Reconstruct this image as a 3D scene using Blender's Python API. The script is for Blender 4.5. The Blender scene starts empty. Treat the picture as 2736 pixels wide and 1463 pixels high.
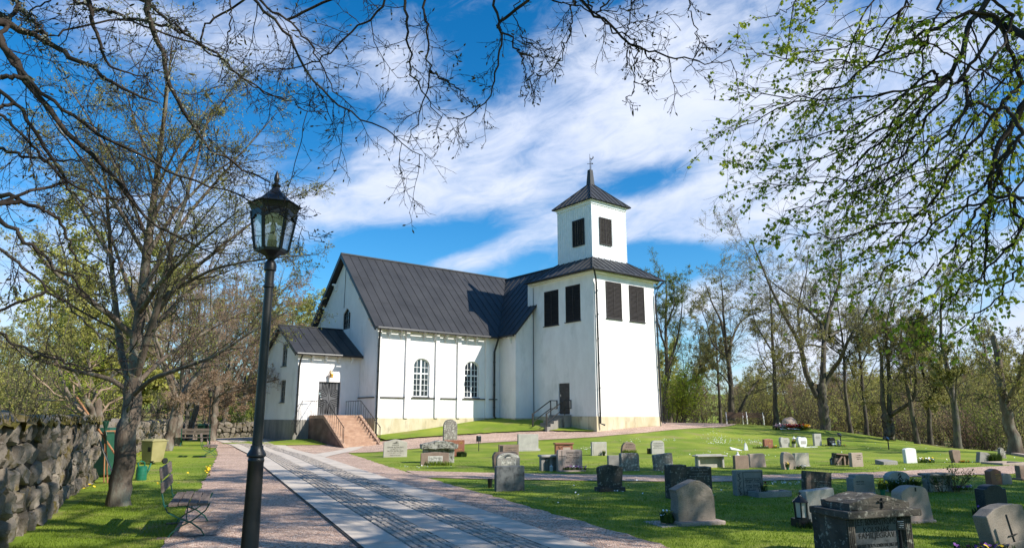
import bpy, bmesh, math, random
import numpy as np
from mathutils import Vector, Matrix, Euler
R = math.radians
SC = bpy.context.scene
COL = SC.collection
rng = np.random.default_rng(7)
random.seed(7)

# ------------------------------------------------------------------ camera
F, CX, CY, EYE = 1827.0, 1368.0, 731.5, 1.6
PITCH = R(11.764531872790847)
ct, st = math.cos(PITCH), math.sin(PITCH)
cam = bpy.data.cameras.new('camera')
cam.sensor_fit = 'HORIZONTAL'
cam.angle = 2 * math.atan(1368.0 / F)
cam.clip_start = 0.05
cam.clip_end = 3000
camo = bpy.data.objects.new('camera', cam)
COL.objects.link(camo)
camo.location = (0, 0, EYE)
camo.rotation_euler = (R(90) + PITCH, 0, 0)
SC.camera = camo

# ------------------------------------------------------------------ sun, sky
SUN_AZ, SUN_EL = R(115.5), R(37.6)
SUNV = Vector((math.sin(SUN_AZ) * math.cos(SUN_EL), math.cos(SUN_AZ) * math.cos(SUN_EL), math.sin(SUN_EL)))
sl = bpy.data.lights.new('sun', 'SUN')
sl.energy = 5.0
sl.angle = R(0.5)
sl.color = (1.0, 0.95, 0.86)
slo = bpy.data.objects.new('sun', sl)
COL.objects.link(slo)
slo.rotation_euler = SUNV.to_track_quat('Z', 'Y').to_euler()
slo.location = (30, -20, 40)
SC.view_settings.view_transform = 'Standard'
SC.view_settings.look = 'None'
SC.view_settings.exposure = 0.42
SC.view_settings.gamma = 1
SC.render.film_transparent = False
try:
    SC.cycles.max_bounces = 6
    SC.cycles.diffuse_bounces = 3
    SC.cycles.glossy_bounces = 3
    SC.cycles.transmission_bounces = 4
    SC.cycles.transparent_max_bounces = 8
    SC.cycles.use_denoising = True
    SC.cycles.denoiser = 'OPENIMAGEDENOISE'
    SC.cycles.denoising_prefilter = 'ACCURATE'
except Exception:
    pass

W = bpy.data.worlds.new('World')
SC.world = W
W.use_nodes = True
wt = W.node_tree
wt.nodes.clear()
wn, wl = wt.nodes, wt.links


def wnode(t, **kw):
    n = wn.new(t)
    for k, v in kw.items():
        setattr(n, k, v)
    return n


def wmath(op, a, b=None, c=None):
    n = wn.new('ShaderNodeMath')
    n.operation = op
    for i, x in enumerate((a, b, c)):
        if x is None:
            continue
        if isinstance(x, (int, float)):
            n.inputs[i].default_value = x
        else:
            wl.new(x, n.inputs[i])
    return n.outputs[0]


sky = wnode('ShaderNodeTexSky', sky_type='NISHITA')
sky.sun_disc = False
sky.sun_elevation = SUN_EL
sky.sun_rotation = SUN_AZ
sky.altitude = 50
sky.air_density = 1.0
sky.dust_density = 0.4
sky.ozone_density = 2.6
hs = wnode('ShaderNodeHueSaturation')
hs.inputs['Hue'].default_value = 0.495
hs.inputs['Saturation'].default_value = 1.42
hs.inputs['Value'].default_value = 1.0
wl.new(sky.outputs[0], hs.inputs['Color'])
bg1 = wnode('ShaderNodeBackground')
bg1.inputs['Strength'].default_value = 0.125
tint = wnode('ShaderNodeMix', data_type='RGBA', blend_type='MULTIPLY')
tint.inputs[0].default_value = 1.0
wl.new(hs.outputs[0], tint.inputs[6])
tint.inputs[7].default_value = (0.74, 0.97, 1.06, 1)
wl.new(tint.outputs[2], bg1.inputs['Color'])
# clouds: soft white cirrus banks laid out by compass bearing and height
tc = wnode('ShaderNodeTexCoord')
sep = wnode('ShaderNodeSeparateXYZ')
wl.new(tc.outputs['Generated'], sep.inputs[0])
az = wmath('ARCTAN2', sep.outputs[0], sep.outputs[1])
el = wmath('ARCSINE', sep.outputs[2])
comb = wnode('ShaderNodeCombineXYZ')
# gently slanting streaks
wl.new(wmath('ADD', wmath('MULTIPLY', az, 2.2), wmath('MULTIPLY', el, 0.9)), comb.inputs[0])
wl.new(wmath('ADD', wmath('MULTIPLY', el, 5.5), wmath('MULTIPLY', az, -1.4)), comb.inputs[1])
nz = wnode('ShaderNodeTexNoise')
nz.inputs['Scale'].default_value = 1.6
nz.inputs['Detail'].default_value = 7
nz.inputs['Roughness'].default_value = 0.58
nz.inputs['Distortion'].default_value = 0.5
wl.new(comb.outputs[0], nz.inputs['Vector'])


def skydir(u, v):
    x = (u - CX) / F
    y = (CY - v) / F
    d = Vector((x, ct - y * st, st + y * ct)).normalized()
    return math.atan2(d.x, d.y), math.asin(d.z)


# (pixel u, v, half-width px, half-height px, tilt, weight)
BLOBS = [
    (1150, 450, 430, 130, -0.2, .75), (1620, 330, 470, 200, -0.15, .85), (2150, 200, 560, 300, 0, .85),
    (1900, 520, 460, 55, -0.2, .75), (1900, 600, 380, 60, 0, .75), (1950, 780, 500, 60, -.1, .45), (1260, 690, 150, 34, -0.25, .75),
    (950, 560, 250, 60, 0.1, .7), (420, 90, 330, 110, 0, .5), (860, 130, 260, 120, .2, .42),
    (90, 800, 420, 160, 0, .75), (560, 640, 230, 150, 0, .55), (2350, 700, 520, 250, 0, .8),
    (1400, 610, 180, 50, -.3, .5), (1060, 130, 90, 120, 0, .40), (1560, 90, 300, 90, 0, .35), (2450, 960, 900, 160, 0, .7), (300, 1000, 900, 120, 0, .4),
    (1230, 628, 190, 50, -0.1, -.85), (1740, 480, 150, 48, -0.15, -.85), (1800, 690, 240, 40, 0, -.6),
    (1330, 190, 150, 130, 0, -.35), (830, 400, 150, 170, 0, -.4), (1060, 640, 170, 45, 0, -.5),
    (420, 420, 420, 180, 0, -.10), (1300, 80, 120, 60, 0, -.3), (850, 300, 150, 90, 0, -.2), (960, 740, 200, 60, 0, -.6),
]
acc = None
for (u, v, sx, sy, tilt, w) in BLOBS:
    a0, e0 = skydir(u, v)
    a1, _ = skydir(u + sx, v)
    _, e1 = skydir(u, v - sy)
    sa, se = abs(a1 - a0), abs(e1 - e0)
    da = wmath('SUBTRACT', az, a0)
    de = wmath('SUBTRACT', el, e0)
    de = wmath('ADD', de, wmath('MULTIPLY', da, tilt))
    q = wmath('ADD', wmath('POWER', wmath('ABSOLUTE', wmath('DIVIDE', da, sa)), 2.0),
              wmath('POWER', wmath('ABSOLUTE', wmath('DIVIDE', de, se)), 2.0))
    g = wmath('MULTIPLY', wmath('EXPONENT', wmath('MULTIPLY', q, -1.0)), w)
    acc = g if acc is None else wmath('ADD', acc, g)
acc = wmath('MINIMUM', wmath('MAXIMUM', acc, -0.55), 0.80)
nz3 = wnode('ShaderNodeTexNoise')
nz3.inputs['Scale'].default_value = 6.5
nz3.inputs['Detail'].default_value = 9
nz3.inputs['Roughness'].default_value = 0.65
nz3.inputs['Distortion'].default_value = 0.8
wl.new(comb.outputs[0], nz3.inputs['Vector'])
dens = wmath('ADD', acc, wmath('MULTIPLY', wmath('SUBTRACT', nz.outputs[0], 0.5), 1.9))
dens = wmath('ADD', dens, wmath('MULTIPLY', wmath('SUBTRACT', nz3.outputs[0], 0.5), 1.0))
rampc = wnode('ShaderNodeMapRange')
rampc.interpolation_type = 'SMOOTHSTEP'
rampc.inputs['From Min'].default_value = -0.12
rampc.inputs['From Max'].default_value = 1.15
rampc.inputs['To Max'].default_value = 1.0
wl.new(dens, rampc.inputs['Value'])
bg2 = wnode('ShaderNodeBackground')
cr = wnode('ShaderNodeMix', data_type='RGBA')
nz2 = wnode('ShaderNodeTexNoise')
nz2.inputs['Scale'].default_value = 3.1
nz2.inputs['Detail'].default_value = 5
wl.new(comb.outputs[0], nz2.inputs['Vector'])
wl.new(nz2.outputs[0], cr.inputs[0])
cr.inputs[6].default_value = (0.50, 0.62, 0.90, 1)
cr.inputs[7].default_value = (0.92, 0.94, 1.0, 1)
wl.new(cr.outputs[2], bg2.inputs['Color'])
bg2.inputs['Strength'].default_value = 0.86
mx = wnode('ShaderNodeMixShader')
wl.new(rampc.outputs[0], mx.inputs[0])
wl.new(bg1.outputs[0], mx.inputs[1])
wl.new(bg2.outputs[0], mx.inputs[2])
wo = wnode('ShaderNodeOutputWorld')
wl.new(mx.outputs[0], wo.inputs[0])
W.cycles.sampling_method = 'MANUAL'
W.cycles.sample_map_resolution = 512


# ------------------------------------------------------------------ view helpers (where a ray from the camera meets the place)
def ray(u, v):
    x = (u - CX) / F
    y = (CY - v) / F
    return np.array([x, ct - y * st, st + y * ct])


def atY(u, v, Y):
    d = ray(u, v)
    return np.array([0, 0, EYE]) + d * (Y / d[1])


# ------------------------------------------------------------------ church frame
CH = np.array([5.0874, 42.0, 0.0])
CAZ = R(51.5)
AX = np.array([math.sin(CAZ), math.cos(CAZ), 0])
PX = np.array([-math.cos(CAZ), math.sin(CAZ), 0])


def chw(x, y, z=0):
    return CH + AX * x + PX * y + np.array([0, 0, z])


# ------------------------------------------------------------------ terrain: thin plate spline through surveyed heights
CTRL = [(-7, 13, 0), (0, 0, 0), (0, 6, 0), (-4, 9, 0), (5, 9, 0), (10, 12, 0), (3, 14, 0), (12, 18, 0), (0, 20, 0), (8, 20, 0), (15, 24, 0),
        (-10, 30, 0), (-5, 30, 0), (-20, 50, 0), (-14, 42, 0.05), (-9, 20, 0), (0, 28, 0), (5, 28, 0), (10, 29, 0), (18, 30, 0),
        (-8.7, 39.4, .06), (-25, 40, 0), (-20, 20, 0), (-12, 5, 0), (12, 3, 0), (20, 14, -.05), (0, 35, .14), (6, 36, .2),
        (13, 36, .12), (19, 37, .15), (24, 34, -.1), (22, 29, -.1)]
for (x, y, z) in [(0, 0, .68), (5.9, 0, .98), (9, 1, 1.0), (0, 3.3, 1.0), (-1.5, 4.5, 1.2), (-1.54, 7.64, 1.45), (-4.5, 7.3, 1.1), (-7, 7.2, .75),
                  (-10.76, 7.4, .42), (-10.7, 5.5, .2), (-4, 3.4, .62), (-7, 4.2, .42), (-1.2, 1.2, .66), (0, -1.5, .62), (5, -2.2, .85), (-14.76, 9.6, .32),
                  (-15.5, 14, .22), (-14.8, 8.3, .12), (8, 9, 1.1), (0, 14, 1.0), (-3.2, 5.2, .95), (-3, 0.5, .5), (-6, 2, .36)]:
    p = chw(x, y)
    CTRL.append((p[0], p[1], z))
CTRL += [(20.5, 50.5, .72), (19.5, 58, .95), (14, 56, 1.05), (24, 52, .55), (17, 47, .62), (24, 45, .1), (29, 45, -.5), (16, 42, .38),
         (27, 36, -.7), (27, 28, -.9), (24, 22, -.4), (35, 30, -2.2), (34, 45, -1.9), (30, 58, -.6), (22, 66, .3), (10, 66, 1.0), (0, 66, .8),
         (-30, 66, -.2), (10, 90, -1), (35, 75, -2.5), (60, 60, -4), (60, 20, -4), (40, 5, -1), (-40, 90, -.5), (-50, 40, -.3), (-50, 0, 0), (30, -20, 0),
         (0, -25, 0), (-30, -20, 0), (0, 120, -2), (60, 110, -3), (-70, 120, 0), (90, 60, -4)]
CTRL = np.array(CTRL, float)


def _tps(r2):
    return 0.5 * r2 * np.log(r2 + 1e-9)


_n = len(CTRL)
_d2 = ((CTRL[:, None, :2] - CTRL[None, :, :2]) ** 2).sum(-1)
_K = _tps(_d2) + np.eye(_n) * 2.0
_Pm = np.c_[np.ones(_n), CTRL[:, :2]]
_A = np.block([[_K, _Pm], [_Pm.T, np.zeros((3, 3))]])
_sol = np.linalg.solve(_A, np.r_[CTRL[:, 2], np.zeros(3)])


def zt(x, y):
    x = np.asarray(x, float)
    y = np.asarray(y, float)
    shp = x.shape
    q = np.c_[x.ravel(), y.ravel()]
    out = np.empty(len(q))
    for i in range(0, len(q), 20000):
        b = q[i:i + 20000]
        d2 = ((b[:, None, :] - CTRL[None, :, :2]) ** 2).sum(-1)
        out[i:i + 20000] = _tps(d2) @ _sol[:_n] + _sol[_n] + b @ _sol[_n + 1:]
    rr = np.hypot(q[:, 0], q[:, 1] - 40)
    k = np.clip((rr - 75) / 50, 0, 1)
    k = k * k * (3 - 2 * k)
    # beyond the churchyard the land levels out, then climbs to a low wooded rise
    far = -2.0 + 15 * np.clip((rr - 130) / 200, 0, 1) ** 1.3
    out = out * (1 - k) + far * k
    return out.reshape(shp)


def ground(u, v, dmin=2.0, dmax=140.0):
    """point of the terrain seen at a photo pixel"""
    d = ray(u, v)
    ts = np.linspace(dmin, dmax, 1400) / d[1]
    pts = np.array([0, 0, EYE]) + ts[:, None] * d
    h = pts[:, 2] - zt(pts[:, 0], pts[:, 1])
    i = np.argmax(h < 0)
    if h[i] >= 0:
        i = len(ts) - 1
    if i == 0:
        return pts[0]
    k = h[i - 1] / (h[i - 1] - h[i] + 1e-9)
    p = pts[i - 1] + (pts[i] - pts[i - 1]) * k
    p[2] = float(zt(p[0], p[1]))
    return p


# ------------------------------------------------------------------ object helpers
def tag(o, label=None, cat=None, group=None, kind=None):
    if label:
        o['label'] = label
    if cat:
        o['category'] = cat
    if group:
        o['group'] = group
    if kind:
        o['kind'] = kind
    return o


def empty(name, loc=(0, 0, 0), rz=0.0):
    o = bpy.data.objects.new(name, None)
    COL.objects.link(o)
    o.location = [float(c) for c in loc]
    o.rotation_euler = (0, 0, rz)
    o.empty_display_size = 0.2
    return o


def thing(name, label, cat, loc=(0, 0, 0), rz=0.0, group=None):
    return tag(empty(name, loc, rz), label, cat, group)


def np_mesh(name, V, faces_list, mats, parent=None, smooth=False, loc=None):
    """faces_list: list of (F array (n,k), material index)"""
    me = bpy.data.meshes.new(name)
    V = np.asarray(V, np.float32)
    me.vertices.add(len(V))
    me.vertices.foreach_set('co', V.ravel())
    loops, starts, totals, mi = [], [], [], []
    off = 0
    for Fa, m in faces_list:
        Fa = np.asarray(Fa, np.int32)
        if len(Fa) == 0:
            continue
        n, k = Fa.shape
        loops.append(Fa.ravel())
        starts.append(off + np.arange(n, dtype=np.int32) * k)
        totals.append(np.full(n, k, np.int32))
        mi.append(np.full(n, m, np.int32))
        off += n * k
    loops = np.concatenate(loops)
    starts = np.concatenate(starts)
    totals = np.concatenate(totals)
    mi = np.concatenate(mi)
    me.loops.add(len(loops))
    me.loops.foreach_set('vertex_index', loops)
    me.polygons.add(len(starts))
    me.polygons.foreach_set('loop_start', starts)
    me.polygons.foreach_set('loop_total', totals)
    me.polygons.foreach_set('material_index', mi)
    if smooth:
        me.polygons.foreach_set('use_smooth', np.ones(len(starts), bool))
    me.update(calc_edges=True)
    me.validate()
    for m in (mats if isinstance(mats, (list, tuple)) else [mats]):
        me.materials.append(m)
    o = bpy.data.objects.new(name, me)
    COL.objects.link(o)
    if parent:
        o.parent = parent
    if loc is not None:
        o.location = loc
    return o


class MB:
    def __init__(self):
        self.v, self.f, self.m = [], [], []

    def add(self, vs, fs, mat=0, M=None):
        n = len(self.v)
        if M is not None:
            vs = [tuple(M @ Vector(p)) for p in vs]
        self.v += [tuple(float(c) for c in p) for p in vs]
        self.f += [tuple(i + n for i in f) for f in fs]
        self.m += [mat] * len(fs)
        return self

    def box(self, x0, x1, y0, y1, z0, z1, mat=0, M=None):
        vs = [(x0, y0, z0), (x1, y0, z0), (x1, y1, z0), (x0, y1, z0), (x0, y0, z1), (x1, y0, z1), (x1, y1, z1), (x0, y1, z1)]
        return self.add(vs, [(0, 3, 2, 1), (4, 5, 6, 7), (0, 1, 5, 4), (1, 2, 6, 5), (2, 3, 7, 6), (3, 0, 4, 7)], mat, M)

    def bar(self, p, q, w, h=None, mat=0, up=(0, 0, 1)):
        """box of section w x h between two points"""
        h = h or w
        p, q = Vector(p), Vector(q)
        d = (q - p)
        if d.length < 1e-6:
            return self
        d.normalize()
        u = Vector(up)
        if abs(d.dot(u)) > 0.99:
            u = Vector((1, 0, 0))
        s = d.cross(u).normalized()
        u = s.cross(d).normalized()
        vs = []
        for c in (p, q):
            for a, b in ((-1, -1), (1, -1), (1, 1), (-1, 1)):
                vs.append(c + s * (a * w / 2) + u * (b * h / 2))
        return self.add(vs, [(0, 1, 2, 3), (7, 6, 5, 4), (0, 4, 5, 1), (1, 5, 6, 2), (2, 6, 7, 3), (3, 7, 4, 0)], mat)

    def tube(self, pts, rad, sides=8, mat=0, cap=True):
        pts = [Vector(p) for p in pts]
        if isinstance(rad, (int, float)):
            rad = [rad] * len(pts)
        vs, fs = [], []
        for i, p in enumerate(pts):
            d = (pts[min(i + 1, len(pts) - 1)] - pts[max(i - 1, 0)]).normalized()
            ref = Vector((0, 0, 1)) if abs(d.z) < 0.9 else Vector((1, 0, 0))
            s = d.cross(ref).normalized()
            u = s.cross(d)
            for k in range(sides):
                a = 2 * math.pi * k / sides
                vs.append(p + (s * math.cos(a) + u * math.sin(a)) * rad[i])
        for i in range(len(pts) - 1):
            for k in range(sides):
                a, b = i * sides + k, i * sides + (k + 1) % sides
                fs.append((a, b, b + sides, a + sides))
        if cap:
            fs.append(tuple(range(sides))[::-1])
            fs.append(tuple(range((len(pts) - 1) * sides, len(pts) * sides)))
        return self.add(vs, fs, mat)

    def lathe(self, prof, sides=24, c=(0, 0, 0), mat=0, rot=0.0):
        vs, fs = [], []
        for r, z in prof:
            for k in range(sides):
                a = 2 * math.pi * k / sides + rot
                vs.append((c[0] + r * math.cos(a), c[1] + r * math.sin(a), c[2] + z))
        for i in range(len(prof) - 1):
            for k in range(sides):
                a, b = i * sides + k, i * sides + (k + 1) % sides
                fs.append((a, b, b + sides, a + sides))
        fs.append(tuple(range(sides))[::-1])
        fs.append(tuple(range((len(prof) - 1) * sides, len(prof) * sides)))
        return self.add(vs, fs, mat)

    def ext(self, outline, y0, y1, mat=0, M=None):
        """extrude an (x,z) outline (counter-clockwise seen from -y) from y0 to y1"""
        n = len(outline)
        vs = [(x, y0, z) for x, z in outline] + [(x, y1, z) for x, z in outline]
        fs = [tuple(range(n)), tuple(range(2 * n - 1, n - 1, -1))]
        fs += [(i, i + n, (i + 1) % n + n, (i + 1) % n) for i in range(n)]
        return self.add(vs, fs, mat, M)

    def slab(self, quad, t, mat=0):
        """solid slab whose top is the given quad, thickness t straight down its normal"""
        q = [Vector(p) for p in quad]
        n = (q[1] - q[0]).cross(q[2] - q[0]).normalized()
        if n.z < 0:
            q = q[::-1]
            n = -n
        k = len(q)
        vs = q + [p - n * t for p in q]
        fs = [tuple(range(k)), tuple(range(2 * k - 1, k - 1, -1))] + [(i, i + k, (i + 1) % k + k, (i + 1) % k) for i in range(k)]
        return self.add(vs, fs, mat)

    def build(self, name, mats, parent=None, smooth=False, bevel=0.0, loc=None, rot=None, seg=2):
        me = bpy.data.meshes.new(name)
        me.from_pydata(self.v, [], self.f)
        for m in (mats if isinstance(mats, (list, tuple)) else [mats]):
            me.materials.append(m)
        me.polygons.foreach_set('material_index', self.m)
        if smooth:
            me.polygons.foreach_set('use_smooth', [True] * len(self.f))
        bm = bmesh.new()
        bm.from_mesh(me)
        bmesh.ops.recalc_face_normals(bm, faces=bm.faces)
        bm.to_mesh(me)
        bm.free()
        me.update()
        o = bpy.data.objects.new(name, me)
        COL.objects.link(o)
        if parent:
            o.parent = parent
        if loc is not None:
            o.location = [float(c) for c in loc]
        if rot is not None:
            o.rotation_euler = rot
        if bevel:
            b = o.modifiers.new('bevel', 'BEVEL')
            b.width = bevel
            b.segments = seg
            b.limit_method = 'ANGLE'
        if smooth:
            try:
                me.set_sharp_from_angle(angle=R(40))
            except Exception:
                pass
        return o


# ------------------------------------------------------------------ materials
def material(name):
    m = bpy.data.materials.new(name)
    m.use_nodes = True
    nt = m.node_tree
    b = nt.nodes['Principled BSDF']
    return m, nt, b


def c4(c):
    return (c[0], c[1], c[2], 1)


def noise_mat(name, c1, c2, scale=5, detail=5, rough=0.8, bump=0.2, bscale=None, spec=0.3, lo=.35, hi=.65, c3=None, s3=40, t3=(.58, .68),
              coord='Object', stretch=None, metallic=0, bdist=0.01, trans=0.0):
    m, nt, b = material(name)
    N, L = nt.nodes, nt.links
    tc = N.new('ShaderNodeTexCoord')
    src = tc.outputs[coord]
    if stretch:
        mp = N.new('ShaderNodeMapping')
        mp.inputs['Scale'].default_value = stretch
        L.new(src, mp.inputs[0])
        src = mp.outputs[0]
    n1 = N.new('ShaderNodeTexNoise')
    n1.inputs['Scale'].default_value = scale
    n1.inputs['Detail'].default_value = detail
    n1.inputs['Roughness'].default_value = 0.6
    L.new(src, n1.inputs['Vector'])
    mr = N.new('ShaderNodeMapRange')
    mr.inputs['From Min'].default_value = lo
    mr.inputs['From Max'].default_value = hi
    L.new(n1.outputs[0], mr.inputs['Value'])
    mix = N.new('ShaderNodeMix')
    mix.data_type = 'RGBA'
    mix.inputs[6].default_value = c4(c1)
    mix.inputs[7].default_value = c4(c2)
    L.new(mr.outputs[0], mix.inputs[0])
    out = mix.outputs[2]
    if c3 is not None:
        n3 = N.new('ShaderNodeTexNoise')
        n3.inputs['Scale'].default_value = s3
        n3.inputs['Detail'].default_value = 4
        n3.inputs['Roughness'].default_value = 0.65
        L.new(src, n3.inputs['Vector'])
        mr3 = N.new('ShaderNodeMapRange')
        mr3.inputs['From Min'].default_value = t3[0]
        mr3.inputs['From Max'].default_value = t3[1]
        L.new(n3.outputs[0], mr3.inputs['Value'])
        mix3 = N.new('ShaderNodeMix')
        mix3.data_type = 'RGBA'
        L.new(mr3.outputs[0], mix3.inputs[0])
        L.new(out, mix3.inputs[6])
        mix3.inputs[7].default_value = c4(c3)
        out = mix3.outputs[2]
    L.new(out, b.inputs['Base Color'])
    b.inputs['Roughness'].default_value = rough
    b.inputs['Specular IOR Level'].default_value = spec
    b.inputs['Metallic'].default_value = metallic
    if bump:
        nb = N.new('ShaderNodeTexNoise')
        nb.inputs['Scale'].default_value = bscale or scale * 4
        nb.inputs['Detail'].default_value = 5
        L.new(src, nb.inputs['Vector'])
        bp = N.new('ShaderNodeBump')
        bp.inputs['Strength'].default_value = bump
        bp.inputs['Distance'].default_value = bdist
        L.new(nb.outputs[0], bp.inputs['Height'])
        L.new(bp.outputs[0], b.inputs['Normal'])
    if trans:
        # thin leaves let some light through
        tr = N.new('ShaderNodeBsdfTranslucent')
        L.new(out, tr.inputs['Color'])
        ms = N.new('ShaderNodeMixShader')
        ms.inputs[0].default_value = trans
        L.new(b.outputs[0], ms.inputs[1])
        L.new(tr.outputs[0], ms.inputs[2])
        L.new(ms.outputs[0], N['Material Output'].inputs[0])
    return m


def plain(name, c, rough=0.5, spec=0.4, metallic=0, var=0.15, scale=8):
    d = tuple(x * (1 - var) for x in c)
    e = tuple(min(1, x * (1 + var)) for x in c)
    return noise_mat(name, d, e, scale, 3, rough, 0.05, None, spec, metallic=metallic)


M = {}
M['plaster'] = noise_mat('plaster', (.76, .725, .71), (.85, .815, .80), 1.3, 6, .9, .10, 26, .1, bdist=.012, c3=(.56, .545, .52), s3=.9, t3=(.55, .85), stretch=(1, 1, .45))
M['plinth'] = noise_mat('plinth', (.48, .40, .25), (.63, .55, .40), 1.5, 6, .9, .3, 20, .1, c3=(.30, .25, .17), s3=2.5, t3=(.55, .75), stretch=(1, 1, .35))
M['plinth_shade_grey'] = noise_mat('plinth_shade_grey', (.20, .185, .165), (.33, .30, .26), 1.5, 6, .9, .3, 20, .1, c3=(.12, .11, .10), s3=2.5, t3=(.55, .75), stretch=(1, 1, .35))  # plinth stone with the shade at the porch put into a greyer, darker colour
M['roof'] = noise_mat('roof', (.033, .0325, .034), (.048, .047, .049), .7, 5, .5, .08, 3, .3)
M['black_metal'] = plain('black_metal', (.016, .016, .018), .38, .5)
M['iron'] = plain('iron', (.03, .027, .025), .5, .4)
M['white_wood'] = noise_mat('white_wood', (.72, .73, .73), (.80, .80, .80), 3, 4, .6, .1, 30, .3)
M['shutter'] = noise_mat('shutter', (.018, .014, .012), (.05, .042, .04), 3, 5, .65, .3, 30, .3, stretch=(.4, .4, 12))
M['door_black'] = noise_mat('door_black', (.02, .02, .022), (.05, .05, .055), 3, 4, .5, .1, 30, .4)
M['door_star'] = noise_mat('door_star', (.075, .075, .08), (.12, .12, .125), 3, 4, .5, .1, 30, .4)
M['groove'] = plain('groove', (.006, .006, .007), .8, .1)
M['brass'] = plain('brass', (.6, .38, .12), .3, .5, .8)
M['steel'] = plain('steel', (.6, .6, .6), .3, .5, .9)
M['glass_dark'] = noise_mat('glass_dark', (.012, .016, .022), (.03, .04, .052), .8, 2, .06, 0, None, .6)
M['red_granite'] = noise_mat('red_granite', (.34, .20, .13), (.48, .31, .21), 3, 6, .8, .2, 40, .3, c3=(.2, .12, .09), s3=60, t3=(.55, .7))
M['dark_stone'] = noise_mat('dark_stone', (.12, .075, .06), (.22, .14, .11), 2, 6, .85, .5, 8, .2, bdist=.05)
# ------------------------------------------------------------------ ground materials
def grass_mat():
    m, nt, b = material('grass')
    N, L = nt.nodes, nt.links
    tc = N.new('ShaderNodeTexCoord')

    def noise(s, d=4, st=None):
        n = N.new('ShaderNodeTexNoise')
        n.inputs['Scale'].default_value = s
        n.inputs['Detail'].default_value = d
        if st:
            mp = N.new('ShaderNodeMapping')
            mp.inputs['Scale'].default_value = st
            L.new(tc.outputs['Object'], mp.inputs[0])
            L.new(mp.outputs[0], n.inputs['Vector'])
        else:
            L.new(tc.outputs['Object'], n.inputs['Vector'])
        return n.outputs[0]

    def rng_(x, a, b_):
        r = N.new('ShaderNodeMapRange')
        r.inputs['From Min'].default_value = a
        r.inputs['From Max'].default_value = b_
        L.new(x, r.inputs['Value'])
        return r.outputs[0]

    def mixc(f, a, c):
        x = N.new('ShaderNodeMix')
        x.data_type = 'RGBA'
        L.new(f, x.inputs[0])
        for i, q in ((6, a), (7, c)):
            if isinstance(q, tuple):
                x.inputs[i].default_value = c4(q)
            else:
                L.new(q, x.inputs[i])
        return x.outputs[2]
    fine = mixc(rng_(noise(38, 5), .3, .7), (.085, .14, .012), (.22, .30, .033))
    broad = mixc(rng_(noise(.45, 6), .40, .66), fine, (.27, .31, .04))
    dry = mixc(rng_(noise(.8, 7), .55, .76), broad, (.27, .23, .09))
    L.new(dry, b.inputs['Base Color'])
    b.inputs['Roughness'].default_value = .85
    b.inputs['Specular IOR Level'].default_value = .15
    bp = N.new('ShaderNodeBump')
    bp.inputs['Strength'].default_value = .5
    bp.inputs['Distance'].default_value = .03
    L.new(noise(55, 6), bp.inputs['Height'])
    L.new(bp.outputs[0], b.inputs['Normal'])
    return m


M['grass'] = grass_mat()


def gravel_mat(name, tint=(1, 1, 1)):
    m, nt, b = material(name)
    N, L = nt.nodes, nt.links
    tc = N.new('ShaderNodeTexCoord')
    vo = N.new('ShaderNodeTexVoronoi')
    vo.inputs['Scale'].default_value = 42
    L.new(tc.outputs['Object'], vo.inputs['Vector'])
    cr_ = N.new('ShaderNodeValToRGB')
    cols = [(0.0, (.20, .14, .12)), (.25, (.40, .29, .25)), (.5, (.52, .40, .35)), (.75, (.60, .49, .44)), (1, (.68, .60, .56))]
    e = cr_.color_ramp.elements
    while len(e) < len(cols):
        e.new(.5)
    for x, (p, c) in zip(e, cols):
        x.position = p
        x.color = c4([c[i] * tint[i] for i in range(3)])
    sp = N.new('ShaderNodeSeparateColor')
    L.new(vo.outputs['Color'], sp.inputs[0])
    L.new(sp.outputs[0], cr_.inputs[0])
    n = N.new('ShaderNodeTexNoise')
    n.inputs['Scale'].default_value = .8
    n.inputs['Detail'].default_value = 6
    L.new(tc.outputs['Object'], n.inputs['Vector'])
    mr = N.new('ShaderNodeMapRange')
    mr.inputs['From Min'].default_value = .3
    mr.inputs['From Max'].default_value = .7
    mr.inputs['To Min'].default_value = .78
    mr.inputs['To Max'].default_value = 1.1
    L.new(n.outputs[0], mr.inputs['Value'])
    mu = N.new('ShaderNodeMix')
    mu.data_type = 'RGBA'
    mu.blend_type = 'MULTIPLY'
    mu.inputs[0].default_value = 1
    L.new(cr_.outputs[0], mu.inputs[6])
    L.new(mr.outputs[0], mu.inputs[7])
    L.new(mu.outputs[2], b.inputs['Base Color'])
    b.inputs['Roughness'].default_value = .9
    b.inputs['Specular IOR Level'].default_value = .15
    bp = N.new('ShaderNodeBump')
    bp.inputs['Strength'].default_value = 1.0
    bp.inputs['Distance'].default_value = .02
    bp.invert = True
    L.new(vo.outputs['Distance'], bp.inputs['Height'])
    L.new(bp.outputs[0], b.inputs['Normal'])
    return m


M['gravel'] = gravel_mat('gravel', (1.17, 1.04, .90))
M['slab'] = noise_mat('slab', (.50, .425, .35), (.62, .535, .45), 2, 6, .85, .15, 60, .2, c3=(.38, .35, .33), s3=1.2, t3=(.55, .75))
M['joint'] = noise_mat('joint', (.14, .12, .10), (.24, .205, .17), 12, 5, .95, .3, 60, .1)
M['cobble'] = noise_mat('cobble', (.32, .27, .225), (.50, .43, .365), 4.7, 3, .8, .3, 60, .25)
M['soil'] = noise_mat('soil', (.10, .07, .04), (.18, .13, .08), 3, 6, .95, .5, 30, .1)
M['litter'] = noise_mat('litter', (.15, .125, .05), (.25, .21, .09), .5, 7, .95, .6, 6, .1, c3=(.06, .09, .015), s3=.25, t3=(.45, .6))

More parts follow.
